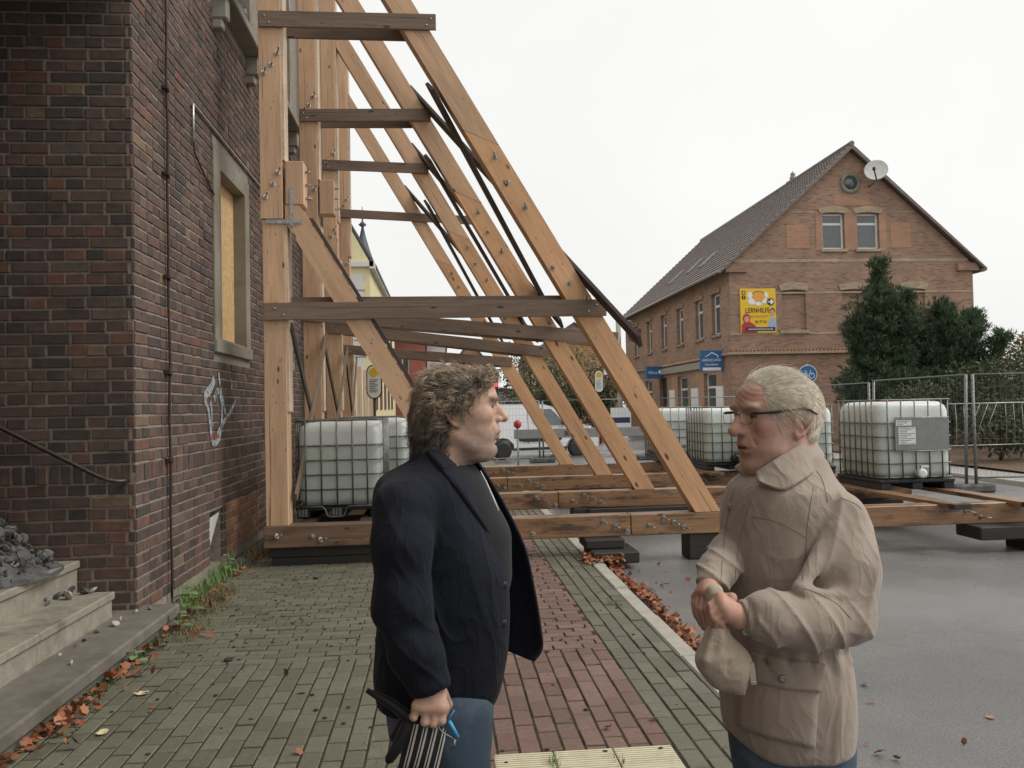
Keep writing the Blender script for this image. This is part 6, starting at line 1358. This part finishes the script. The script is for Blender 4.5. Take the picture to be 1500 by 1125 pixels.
def stripes():
    t = MT('pinstripe'); v = t.coord(); sp = t.n('ShaderNodeSeparateXYZ'); t.L.new(v, sp.inputs[0]); w_ = t.math('FRACT', t.math('MULTIPLY', sp.outputs[0], 42.0)); a = t.math('GREATER_THAN', w_, .80); b = t.math('LESS_THAN', t.math('ABSOLUTE', t.math('SUBTRACT', w_, .58)), .06); t.col(t.mix(t.math('MAXIMUM', a, b), (.012,.011,.011), (.50,.48,.44))).rough(.8); return t.m
m = MB(); O = A_(Z(628, 1062, 2.05)); xa = A_(Z(655, 1068, 2.05))-O; ya = A_(Z(643, 1112, 2.05))-O; xa /= np.linalg.norm(xa); ya -= xa*(ya @ xa); ya /= np.linalg.norm(ya); za = np.cross(xa, ya)
Mp = Matrix(((xa[0], ya[0], za[0], O[0]), (xa[1], ya[1], za[1], O[1]), (xa[2], ya[2], za[2], O[2]), (0, 0, 0, 1))); n = 12; v = []; f = []
for j in range(n+1):
    for i in range(n+1):
        u, w_ = i/n, j/n; th = .014*(math.sin(math.pi*u)*math.sin(math.pi*w_))**.5
        for sg in (1, -1): v.append(((u-.45)*.105*(.75+.35*w_), w_*.115, sg*th+.003*math.sin(u*9+w_*4)))
W2 = 2*(n+1)
for j in range(n):
    for i in range(n):
        a = j*W2+2*i; f += [(a, a+2, a+W2+2, a+W2), (a+1, a+W2+1, a+W2+3, a+3)]
me = np_mesh('striped_pouch', v, f, True); fixn(me); po_ = add('striped_pouch', me, stripes(), None, Mp); tag(po_, 'black pouch with white pinstripes held below the umbrella', 'pouch')
kf = empty('key_fob', Z(660, 1060, 2.03), 'bright blue key fob with keys dangling beside the jeans', 'key fob'); M_CY = simple('blue_rubber', (.06, .36, .62), .4)
MB().tube([Z(658, 1056, 2.03), Z(664, 1067, 2.03), Z(671, 1080, 2.03)], .0045, 8).build('fob', M_CY, kf); MB().tube([Z(657, 1055, 2.03), Z(660, 1049, 2.03), Z(666, 1040, 2.035)], .0012, 5).build('cord', M_CY, kf)
MB().tube([Z(642, 1056, 2.03), Z(644, 1068, 2.03), Z(652, 1075, 2.03), Z(662, 1080, 2.03), Z(668, 1090, 2.03)], .0014, 5).build('key_chain', M_ZINC, kf)
for (a, b) in (((667, 1083), (661, 1098)), ((665, 1086), (668, 1097))): MB().tube([Z(*a, 2.03), Z((a[0]+b[0])/2, (a[1]+b[1])/2, 2.03), Z(*b, 2.03)], [.0035, .0018, .0022], 5).build('key', M_ZINC, kf)

# ================================================================== the older man in the beige jacket
HD2 = Head((.829, 2.00, 1.566), R(180+13), R(2), dict(ears=1.15, earout=.006, neck=(-.05, 0, -.20), jowl=.006, nose=.004, droop=.003, bulb=.0035, mouth=.0042, dchin=.006, wr=1))
LW2 = at(1084, 904, 1.735)
kl = [at(x, y, Y_) for x, y, Y_ in ((1055, 874, 1.728), (1058, 883, 1.716), (1060, 892, 1.712), (1063, 902, 1.716))]
fl2 = [[A_(k_), at(x, y, Y_), at(x2, y2, Y_+.012), at(x2+7, y2+3, Y_+.03)] for k_, (x, y, x2, y2, Y_) in zip(kl, ((1039, 888, 1037, 899, 1.724), (1040, 899, 1041, 911, 1.714), (1047, 907, 1050, 918, 1.712), (1055, 912, 1059, 921, 1.716)))]
kr = [at(*q_) for q_ in ((1020, 874, 1.845), (1026, 869, 1.825), (1033, 868, 1.805), (1040, 871, 1.787))]
fr2 = [[A_(k_), at(x, y, Y_), at(x2, y2, Y_-.008), at(x2+5, y2+5, Y_)] for k_, (x, y, x2, y2, Y_) in zip(kr, ((1014, 891, 1028, 914, 1.832), (1019, 892, 1031, 918, 1.812), (1027, 892, 1035, 918, 1.793), (1035, 892, 1039, 912, 1.776)))]
rf2 = [[.0088, .0076, .0070, .0062]]*4
def hands2(p):
    d = hand(p, LW2, kl, fl2, rf2, .0150, ([at(1072, 876, 1.76), at(1058, 876, 1.778), at(1048, 886, 1.775)], [.012, .0105, .009]), .0022)
    d = smin(d, cone(p, LW2, LW2+A_((.09, .02, .0)), .020, .026), .015)
    e = hand(p, at(1042, 852, 1.845), kr, fr2, rf2, .0150, ([at(1044, 868, 1.80), at(1048, 880, 1.79), at(1044, 893, 1.785)], [.012, .0105, .009]), .0022); e = smin(e, cone(p, at(1042, 852, 1.845), at(1052, 825, 1.90), .020, .025), .015); return np.minimum(d, e)
v, q = piece(HD2, (.62, 1.80, 1.36), (1.02, 2.22, 1.72), .0026); c2 = HD2.colour(v, (.51, .315, .235), (.4, .3, .25), .0, .6, (.34, .28, .23)); ql = HD2.loc(v); parts = [(v, q, c2*(1+.06*wob(v, 80, 4)[:, None]))]
v, q = piece(hands2, (.55, 1.62, .98), (.92, 1.98, 1.25), .003); parts.append((v, q, A_((.50, .29, .215))*(1+.10*wob(v, 70, 3)[:, None])))
def inner2(p):
    d = loftc(p, [(.72, .74, .93, 1.91, 2.09), (1.0, .74, .93, 1.90, 2.10), (1.25, .75, .95, 1.89, 2.11), (1.36, .78, .93, 1.91, 2.09), (1.41, .81, .92, 1.94, 2.06)], 2.2)
    for y in (1.935, 2.075): d = smin(d, chain(p, [(.83, y, .80), (.82, y, .46), (.86, y, .07), (.78, y, .04)], [.055, .045, .035, .025]), .02)
    d = smin(d, chain(p, [at(1222, 768, 1.89), at(1236, 900, 1.80), LW2+A_((.11, .02, 0))], [.045, .038, .028]), .02); return smin(d, chain(p, [(.90, 2.16, 1.30), (.86, 2.20, 1.10), at(1050, 825, 1.90)], [.045, .04, .03]), .02)
v, q = nets(inner2, (.5, 1.6, 0), (1.2, 2.35, 1.45), .009); parts.append((v, q, np.tile(A_((.50, .28, .20)), (len(v), 1))))
man2 = body_obj('person', *joinm(parts), M_SKIN); tag(man2, 'older white-haired man with glasses in a beige jacket holding a cap', 'person')
# jacket
JL2 = [(.748, .73, .96, 1.87, 2.14), (.77, .690, .975, 1.845, 2.16), (.83, .680, .980, 1.835, 2.17), (.90, .680, .980, 1.83, 2.18), (.985, .690, .975, 1.84, 2.17), (1.01, .696, .965, 1.845, 2.165), (1.05, .692, .985, 1.835, 2.175), (1.15, .688, 1.000, 1.825, 2.185), (1.25, .692, 1.010, 1.825, 2.185), (1.33, .700, 1.000, 1.83, 2.18), (1.38, .712, .975, 1.84, 2.17), (1.41, .735, .955, 1.87, 2.14), (1.435, .790, .945, 1.90, 2.10), (1.465, .85, .935, 1.93, 2.07)]
EL = at(1236, 900, 1.80)
ARM2 = [at(1222, 768, 1.89), at(1236, 835, 1.835), EL]; FOR2 = [EL, at(1180, 910, 1.765), at(1130, 906, 1.742), at(1098, 905, 1.735)]
def jacket2(p):
    d = loftc(p, JL2, 2.35, .02); zz = p[:, 2]; near = p[:, 1] < 2.0
    d = d+.0045*np.sin(p[:, 0]*150+9*wob(p, 10, 1))*np.exp(-((zz-1.0)/.026)**2)-.009*ridge(p[:, 0]*34+p[:, 1]*16+1.6*wob(p, 9, 2))*np.exp(-((zz-1.15)/.09)**2)*near-.005*ridge(p[:, 0]*21+p[:, 1]*14+1.5*wob(p, 7, 4))*np.exp(-((zz-.84)/.12)**2)-.004*ridge(p[:, 0]*17-zz*9+2*wob(p, 8, 1))*np.exp(-((zz-1.34)/.06)**2)-.004*crease(p, 13, 1, (1, 1, .45))
    up_ = chain(p, ARM2, [.078, .074, .068], .03); up_ = smin(up_, cone(p, at(1240, 752, 1.850), at(1171, 860, 1.762), .034, .012), .02)
    up_ = up_-.007*ridge((p[:, 0]*.9-zz*.43)*27+1.5*wob(p, 11, 1))*np.clip((zz-1.08)/.06, 0, 1)
    fo = chain(p, FOR2, [.068, .060, .050, .039], .025); fo = smin(fo, ell(p, at(1122, 885, 1.722), (.03, .03, .02)), .02); fo = fo-.006*ridge(p[:, 0]*36+zz*30+1.8*wob(p, 12, 2))
    lap = cone(p, at(1176, 868, 1.740), at(1240, 876, 1.760), .012, .010); up_ = smin(up_, lap, .03)
    sl = smin(up_, fo, .006); sl = smax(sl, -cone(p, at(1172, 884, 1.693), at(1218, 892, 1.704), .007, .003), .010); sl = sl-.004*crease(p, 19, 3)+.0015*wob(p, 40, 1, 6)
    cuff = chain(p, [at(1106, 906, 1.735), at(1089, 904, 1.735)], [.040, .037]); cuff = smax(cuff, -((p-at(1086, 904, 1.735)) @ A_((1.0, .05, .06))), .004); sl = smin(smax(sl, -((p-at(1096, 905, 1.735)) @ A_((1.0, .05, .06))), .006), cuff, .004)
    d = smin(d, sl, .006)
    far = chain(p, [(.90, 2.15, 1.32), (.80, 2.21, 1.14), at(1072, 812, 2.02), at(1052, 834, 1.90), at(1041, 856, 1.845)], [.07, .062, .050, .040, .034], .03)-.006*ridge(p[:, 0]*40+zz*45+1.5*wob(p, 12, 5)); far = smax(far, (p-at(1040, 857, 1.842)) @ A_((-.30, -.45, -.84)), .005); d = smin(d, far, .008)
    d = smax(d, -(p[:, 2]-(.758+.40*np.clip(.76-p[:, 0], 0, .2)+.004*np.sin(p[:, 0]*40))), .012)
    return smax(d, -cone(p, HD2.wor((-.012, 0, -.09)), HD2.wor((-.03, 0, -.26)), .071, .078), .006)
j2 = garment('jacket', jacket2, (.52, 1.58, .66), (1.16, 2.36, 1.52), .0036, M_BEIGE, man2)
sheet([[Z(1190, 640, 2.05), Z(1176, 648, 1.945), Z(1152, 663, 1.905), Z(1126, 680, 1.900), Z(1108, 693, 1.915)], [Z(1199, 655, 2.06), Z(1186, 669, 1.925), Z(1160, 688, 1.880), Z(1134, 700, 1.878), Z(1108, 699, 1.900)], [Z(1207, 668, 2.06), Z(1193, 690, 1.905), Z(1168, 708, 1.862), Z(1145, 718, 1.858), Z(1110, 705, 1.885)]], .007, M_BEIGE, j2, 'collar')
sheet([[Z(1112, 692, 1.98), Z(1108, 678, 2.05), Z(1112, 666, 2.09)], [Z(1104, 699, 1.97), Z(1095, 684, 2.035), Z(1098, 670, 2.09)], [Z(1100, 705, 1.96), Z(1088, 695, 2.01), Z(1076, 685, 2.05)]], .007, M_BEIGE, j2, 'collar')
garment('inner_collar', lambda p: smax(smax(np.abs(cone(p, HD2.wor((-.015, 0, -.10)), HD2.wor((-.03, 0, -.22)), .068, .078))-.003, p[:, 2]-1.432-.25*(p[:, 0]-.80), .003), 1.36-p[:, 2], .003), (.70, 1.86, 1.34), (.97, 2.14, 1.52), .004, M_SHIRT, man2)
for pix in ([(1104, 722), (1092, 760), (1082, 800), (1076, 850)], [(1076, 716), (1066, 760), (1060, 800), (1056, 850)], [(1100, 757), (1130, 762), (1160, 775), (1180, 787)], [(1196, 690), (1205, 704), (1212, 735)], [(1178, 862), (1200, 870), (1226, 885), (1246, 906)], [(1098, 880), (1097, 905), (1099, 932)], [(1232, 729), (1252, 738), (1262, 746)], [(1192, 712), (1184, 760), (1180, 810), (1176, 850)]): seam(jacket2, pix, .0008, M_SEAM, j2)
patch(jacket2, [(1092, 988), (1140, 998), (1198, 1002)], None, None, [(1084, 1062), (1130, 1080), (1192, 1094)], M_BEIGE, j2, 'pocket', .010, 12, 12); patch(jacket2, [(1108, 955), (1150, 964), (1203, 972)], None, None, [(1107, 998), (1150, 1008), (1199, 1012)], M_BEIGE, j2, 'pocket_flap', .017, 12, 8)
for (x, y, o_) in ((1141, 990, .02), (1091, 925, .004), (1070, 742, .004)):
    P_ = march(jacket2, [x], [y])[0]+A_((0, -o_, 0)); MB().lathe([(.008, -.004), (.009, .002), (.006, .004), (.003, .0025)], 12, Matrix.Translation(P_) @ Matrix.Rotation(R(90), 4, 'X')).build('snap_button', M_GUT, j2)
def jeans2(p):
    d = loftc(p, [(.62, .71, .98, 1.87, 2.13), (.80, .69, .99, 1.87, 2.13), (.95, .70, .99, 1.88, 2.12)], 2.3, .02)
    for y, dx in ((1.925, 0), (2.085, .02)): d = smin(d, chain(p, [(.80+dx, y, .70), (.81+dx, y, .46), (.85+dx, y, .07)], [.085, .076, .066], .02), .025)
    return smax(d+.003*wob(p, 45, 3, 6, (1, 1, .6)), .03-p[:, 2], .01)
garment('jeans', jeans2, (.6, 1.75, 0), (1.1, 2.25, .98), .006, M_JEANS, man2)
for y in (1.925, 2.085): garment('shoe', lambda p, y=y: smax(smin(ell(p, (.84, y, .05), (.07, .045, .055)), ell(p, (.75, y, .035), (.10, .048, .045)), .03), .004-p[:, 2], .005), (.60, y-.08, 0), (.95, y+.08, .14), .006, M_SHOE, man2)
# white hair, combed back
hw2r = np.random.default_rng(9)
def hairvol2(p):
    q = HD2.loc(p); d = smin(HD2.skull(q)-.012, ell(q, (-.052, 0, -.052), (.041, .066, .030)), .02); line = q[:, 0]-(.050-.30*np.clip(q[:, 2]-.02, -.2, .1)+.1*np.abs(q[:, 1])*0)
    d = smax(d, (q[:, 0]-.072-.10*np.clip(q[:, 2]-.06, -.03, .1))*.9, .01); d = smax(d, -ell(q, (.03, 0, -.06), (.072, .2, .076)), .008); d = smax(d, -ell(q, (-.006, .085, -.022), (.020, .03, .036)), .006); d = smax(d, -ell(q, (-.006, -.085, -.022), (.020, .03, .036)), .006); d = smax(d, -.105-q[:, 2]+.0*q[:, 0], .01)
    return d+.0018*wob(p, 120, 2)
v, q = nets(hairvol2, (.6, 1.8, 1.4), (1.05, 2.2, 1.75), .0045); hn = normals(hairvol2, v, .004); me = np_mesh('hair', v, q, True); setcol(me, np.tile(A_((.68, .60, .475)), (len(v), 1))*(1+.25*wob(v, 160, 1)[:, None])); hair2 = add('hair', me, M_HAIR, man2)
ids = hw2r.choice(len(v), 6500); r0 = v[ids]-hn[ids]*.003; N0 = hn[ids]; qz = HD2.loc(r0); back = HD2.M @ A_((-1, 0, 0)); dwn = A_((0, 0, -1.)); wt = np.clip((.075-qz[:, 2:3])/.09, 0, 1)
fx = back*(1-wt*.75)+dwn*(wt*.95)+hw2r.normal(size=(len(ids), 3))*.07; fx -= N0*(fx*N0).sum(1, keepdims=True); fx /= np.linalg.norm(fx, axis=1, keepdims=True); L_ = hw2r.uniform(.03, .075, (len(ids), 1)); m_ = 10; t = np.linspace(0, 1, m_)[None, :, None]
wild = (hw2r.random((len(ids), 1)) < .05)*hw2r.uniform(.2, .8, (len(ids), 1)); C_ = r0[:, None]+fx[:, None]*t*L_[:, None]
cen = HD2.wor((-.012, 0, .012)); rel = C_-cen; rad0 = np.linalg.norm(r0-cen, axis=1)[:, None, None]; rn = np.linalg.norm(rel, axis=2, keepdims=True); C_ = cen+rel/rn*(rad0*(1-.0*t)+.0045+.014*wild[:, None]*t)+side[:1, None]*0
C_ += .0009*np.sin(t*4+hw2r.uniform(0, 6, (len(ids), 1, 1)))*np.cross(N0, fx)[:, None]; C_[:, :, 2] -= .006*t[:, :, 0]**2*wt
c0 = A_((.90, .83, .69))*hw2r.uniform(.65, 1.1, (len(ids), 1)); strands(C_, hw2r.uniform(.00035, .0007, len(ids)), np.repeat(c0[:, None], m_, 1), 'hair_strands', hair2)
# glasses
gl = empty('glasses', HD2.wor((.1, 0, 0)), None, None); gl.parent = man2; M_SPEC = simple('dark_metal_frame', (.02, .017, .016), .35, .5)
def HT(pts): return [tuple(HD2.wor(p_)) for p_ in pts]
for sg in (-1, 1):
    MB().tube(HT([(.110, sg*.060, .010), (.100, sg*.069, .010), (.05, sg*.082, .010), (-.005, sg*.0945, .014), (-.025, sg*.096, .010), (-.048, sg*.092, -.002)]), [.0026, .0036, .0040, .0034, .003, .0024], 6).build('temple', M_SPEC, man2)
    MB().tube(HT([(.1135, sg*(.036+.026*np.sign(math.cos(a/24*6.2832))*abs(math.cos(a/24*6.2832))**.55), -.001+.015*np.sign(math.sin(a/24*6.2832))*abs(math.sin(a/24*6.2832))**.55) for a in range(25)]), .0007, 5).build('lens_rim', M_SPEC, man2)
MB().tube(HT([(.114, -.012, .006), (.1175, 0, .009), (.114, .012, .006)]), .0013, 5).build('bridge', M_SPEC, man2); bpy.data.objects.remove(gl)
# the cap in his hands
def capf(p):
    a = at(1050, 905, 1.745); d = cone(p, at(1046, 868, 1.765), a, .020, .018); body = ell(p, at(1062, 972, 1.75), (.050, .036, .058), Rz(.2)); d = smin(d, body, .05); d = smin(d, cone(p, at(1048, 935, 1.745), at(1040, 965, 1.745), .022, .030), .03); d = smin(d, cone(p, at(1080, 975, 1.75), at(1086, 1002, 1.75), .028, .022), .03)
    for (x0, y0, x1, y1, r_) in ((1052, 925, 1040, 965, .007), (1058, 925, 1072, 1000, .006), (1064, 930, 1092, 985, .006)): d = smax(d, -cone(p, at(x0, y0, 1.708), at(x1, y1, 1.700), .004, r_), .012)
    for (x0, y0, x1, y1) in ((1046, 925, 1032, 965), (1056, 925, 1052, 975), (1034, 968, 1072, 962)): d = smin(d, cone(p, at(x0, y0, 1.722), at(x1, y1, 1.716), .006, .004), .014)
    d = smax(d, -ell(p, at(1096, 1006, 1.745), (.012, .030, .016)), .006); return d+.0022*wob(p, 70, 2)+.001*wob(p, 160, 4)
v, q = nets(capf, (.52, 1.62, .84), (.82, 1.88, 1.2), .0032); cp = add('cap', np_mesh('cap', v, q, True), M_CAPF); tag(cp, 'crumpled beige cotton cap held in the hands of the older man', 'cap')
sheet([[Z(1096, 972, 1.725), Z(1097, 985, 1.722), Z(1100, 1004, 1.722)], [Z(1104, 970, 1.725), Z(1106, 985, 1.722), Z(1107, 1003, 1.722)]], .004, M_CAPF, cp, 'strap'); MB().cbox(-.007, .007, -.003, .003, -.004, .004, .001).build('buckle', M_ZINC, cp, Matrix.Translation(Z(1103, 1000, 1.717)))
# ------------------------------------------------------------------ fallen leaves, weeds, dirt
def leafm(name, stops):
    t = MT(name); r = t.rnd(); t.col(t.ramp(r, stops)).rough(.6); return t.m
M_FALL = leafm('fallen_leaves', [(0, (.24,.072,.03)), (.3, (.36,.13,.056)), (.55, (.17,.056,.025)), (.75, (.40,.17,.075)), (1, (.11,.05,.028))]); M_CREAM = leafm('cream_leaf', [(0, (.62,.50,.30)), (1, (.66,.55,.36))])
M_WEED = leafm('weed_leaves', [(0, (.10,.17,.05)), (.5, (.15,.23,.075)), (1, (.20,.27,.11))]); M_DRY = leafm('dry_grass', [(0, (.13,.095,.04)), (.5, (.20,.15,.06)), (.8, (.10,.11,.035)), (1, (.25,.17,.08))]); M_MOSS = leafm('moss', [(0, (.05,.075,.025)), (1, (.10,.13,.045))])
lr = np.random.default_rng(21)
def leaf_shape():
    n = 11; a = np.linspace(0, 2*math.pi, n, endpoint=False); r_ = .55+.32*np.abs(np.cos(a*2.5)); r_[0] = 1.0; return np.concatenate([[[0, 0]], np.stack([r_*np.cos(a), r_*np.sin(a)*.85], 1)])
LS = leaf_shape()
def leaf_field(pos, size, mat, name, label=None, cat=None, kind='stuff', flat=.5):
    V = []; F_ = []; b = 0
    for (x, y, z) in pos:
        s_ = size*lr.uniform(.55, 1.25); q = np.zeros((len(LS), 3)); q[:, :2] = LS*s_; q[:, 2] = s_*lr.uniform(-.35, .45)*(LS**2).sum(1)+s_*.25*LS[:, 0]*lr.normal(); M = np.array(Euler((lr.normal()*flat, lr.normal()*flat, lr.uniform(0, 6.28))).to_matrix()); q = q @ M.T; q[:, 2] -= q[:, 2].min(); V.append(q+A_((x, y, z))); n = len(LS)-1; F_ += [(b, b+1+k, b+1+(k+1) % n) for k in range(n)]; b += len(LS)
    o = add(name, np_mesh(name, np.concatenate(V), np.array(F_), False), mat); tag(o, label, cat, None, kind); return o
gut = [(1.66+abs(lr.normal())*.05+.02*math.sin(y*3), y, -.086+lr.uniform(0, .035)) for y in lr.uniform(3.4, 8.6, 1150)]+[(1.62+lr.random()*.10, y, .006) for y in lr.uniform(5.0, 8.6, 90)]
heap = [(1.40+lr.random()*.42, 8.42+lr.normal()*.10, .005+lr.random()*.06*(1-abs(lr.normal())*.3)) for _ in range(260)]
leaf_field(gut+heap+[(1.75+abs(lr.normal())*.35, y, -.084) for y in lr.uniform(3.4, 8.6, 60)], .028, M_FALL, 'gutter_leaves', 'drift of orange fallen leaves along the kerb', 'leaves')
cl = []
for (px, py, n, sp) in ((60, 1085, 60, .09), (30, 1110, 40, .10), (115, 1040, 55, .07), (85, 1062, 45, .08), (165, 998, 50, .07), (200, 985, 30, .06), (140, 1015, 20, .06), (255, 922, 35, .07), (225, 955, 22, .06), (285, 935, 16, .08), (330, 842, 40, .10), (360, 822, 45, .10), (375, 812, 35, .12), (305, 870, 22, .09), (275, 900, 20, .1)):
    c = atz(px, py) if False else None
    d = _r*((px-750)/1213)-_u*((py-562.5)/1213)+_f; k = -CAM_H/d.z; cx_, cy_ = d.x*k, d.y*k
    for _ in range(n): cl.append((max(-2.03, cx_+lr.normal()*sp), cy_+lr.normal()*sp*1.3, .002+lr.random()*.03))
leaf_field(cl[::2], .030, M_FALL, 'step_leaves', 'drifts of orange fallen leaves at the foot of the steps and wall', 'leaves')
leaf_field([(lr.uniform(-1.9, 1.4), lr.uniform(3.3, 8.4), .002) for _ in range(26)], .026, M_FALL, 'scattered_leaves', 'single orange leaves scattered over the paving', 'leaves')
for (px, py, sz, lb) in ((208, 1017, .05, 'cream yellow leaf lying on the paving before the steps'), (150, 1075, .035, 'small pale leaf among the orange leaves by the steps')):
    d = _r*((px-750)/1213)-_u*((py-562.5)/1213)+_f; k = -CAM_H/d.z; leaf_field([(d.x*k, d.y*k, .003)], sz, M_CREAM, 'leaf', lb, 'leaf', None, .15)
# weeds by the wall corner
def blades(cx_, cy_, n, h, spread, wd, droop=.5):
    V = []; F_ = []; b = 0
    for _ in range(n):
        x, y = cx_+lr.normal()*spread, cy_+lr.normal()*spread*1.4; a = lr.uniform(0, 6.28); hh = h*lr.uniform(.5, 1.2); o = A_((math.cos(a), math.sin(a), 0)); s_ = A_((-math.sin(a), math.cos(a), 0))*wd
        for t_ in range(4): c = A_((x, y, 0))+o*hh*droop*(t_/3)**2+A_((0, 0, hh*t_/3*(1-.25*droop*t_/3))); V += [c-s_*(1-t_/3.3), c+s_*(1-t_/3.3)]
        F_ += [(b+2*q, b+2*q+1, b+2*q+3, b+2*q+2) for q in range(3)]; b += 8
    return V, F_
def grass(spec, mat, name, label):
    V = []; F_ = []
    for sp in spec:
        v, f = blades(*sp); b = len(V); V += v; F_ += [tuple(i+b for i in q) for q in f]
    o = add(name, np_mesh(name, A_(V), np.array(F_)), mat); tag(o, label, 'grass', None, 'stuff')
grass([(-2.16, 7.2+.18*k, 60, .13, .045, .004) for k in range(9)]+[(-2.2, 8.5, 60, .16, .06, .004)], M_WEED, 'green_grass', 'green grass growing at the foot of the brick wall')
grass([(-1.98, 6.9+.12*k, 70, .09, .09, .0035, .9) for k in range(7)]+[(-1.9, 6.15+.1*k, 60, .06, .10, .0035, 1.0) for k in range(4)]+[(-2.05, 9.3+.15*k, 60, .14, .10, .004, .8) for k in range(5)], M_DRY, 'dry_grass', 'dry brown grass and moss along the wall foot')
grass([(-2.04, 5.0+.09*k, 50, .035, .02, .004, .8) for k in range(14)], M_MOSS, 'moss', 'green moss on the front of the lowest step')
grass([(.47, 3.72, 26, .05, .018, .003), (.77, 3.70, 14, .035, .015, .003), (-.33, 3.75, 14, .03, .03, .003), (-.36, 4.05, 14, .03, .03, .003), (1.33, 6.6, 20, .06, .03, .003)], M_WEED, 'joint_weeds', 'tiny green weeds sprouting from the paving joints')
def weed(x, y, h, n, label, sz):
    root = empty('weed', (x, y, 0), label, 'weed'); MB().tube([(x, y, 0), (x+.015, y-.01, h*.5), (x+.01, y-.02, h)], [.006, .005, .003], 6).build('stem', M_WEED, root)
    for k in range(n):
        a = k*2.4; z = h*(.25+.75*k/n); L = sz*(1.15-.4*k/n); d = A_((math.cos(a), math.sin(a), .25)); s_ = A_((-math.sin(a), math.cos(a), 0)); o = A_((x+.01, y-.01, z)); V = []
        for t_, w_ in ((0, .03), (.25, .30), (.5, .36), (.8, .2), (1, .0)): c = o+d*L*t_+A_((0, 0, -.35*L*t_*t_)); V += [c-s_*L*w_+A_((0, 0, .05*L)), c, c+s_*L*w_+A_((0, 0, .05*L))]
        F_ = [(3*q+e, 3*q+e+1, 3*q+e+4, 3*q+e+3) for q in range(4) for e in (0, 1)]; add('leaf', np_mesh('leaf', A_(V), np.array(F_), True), M_WEED, root)
weed(-2.02, 6.72, .30, 9, 'green leafy weed growing at the corner of the brick wall', .12); weed(-1.97, 6.35, .16, 6, 'low green weed before the corner of the lowest step', .09); weed(-2.12, 8.35, .24, 8, 'green weed by the cellar opening', .09); weed(-2.0, 5.55, .10, 5, 'small weed growing against the lowest step', .08)
# dark clods and grit on the paving
dm = simple('dark_clod', (.03,.026,.022), .95, 0, .4, 20); cl_ = []
for k in range(240):
    x, y = lr.uniform(-2.0, 1.4), lr.uniform(3.5, 8.5)
    if k < 130: x, y = -1.2+lr.normal()*.6, 6.8+lr.normal()*.9
    s_ = lr.uniform(.004, .014); v = np.array([tuple(q.co) for q in rocks[k % 5].vertices]); f = np.array([tuple(p.vertices) for p in rocks[k % 5].polygons]); cl_.append((v*A_((s_*1.3, s_, s_*.6))+A_((max(-2.0, x), y, s_*.3)), f))
b_ = 0; V = []; Fa = []
for v, f in cl_: V.append(v); Fa.append(f+b_); b_ += len(v)
tag(add('paving_grit', np_mesh('paving_grit', np.concatenate(V), np.concatenate(Fa)), dm), 'dark crumbs of dirt strewn over the grey paving', 'dirt', None, 'stuff')
for (px, py, sz, lb) in ((336, 968, .035, 'dark clod of dirt lying on the grey paving before the wall'), (462, 848, .03, 'dark twig-like clod on the paving near the first shore')):
    d = _r*((px-750)/1213)-_u*((py-562.5)/1213)+_f; k = -CAM_H/d.z; o = add('dirt_clod', rock_mesh(40+px, .6), dm, None, Matrix.Translation((d.x*k, d.y*k, sz*.3)) @ Matrix.Diagonal((sz*1.3, sz, sz*.7, 1))); tag(o, lb, 'dirt')
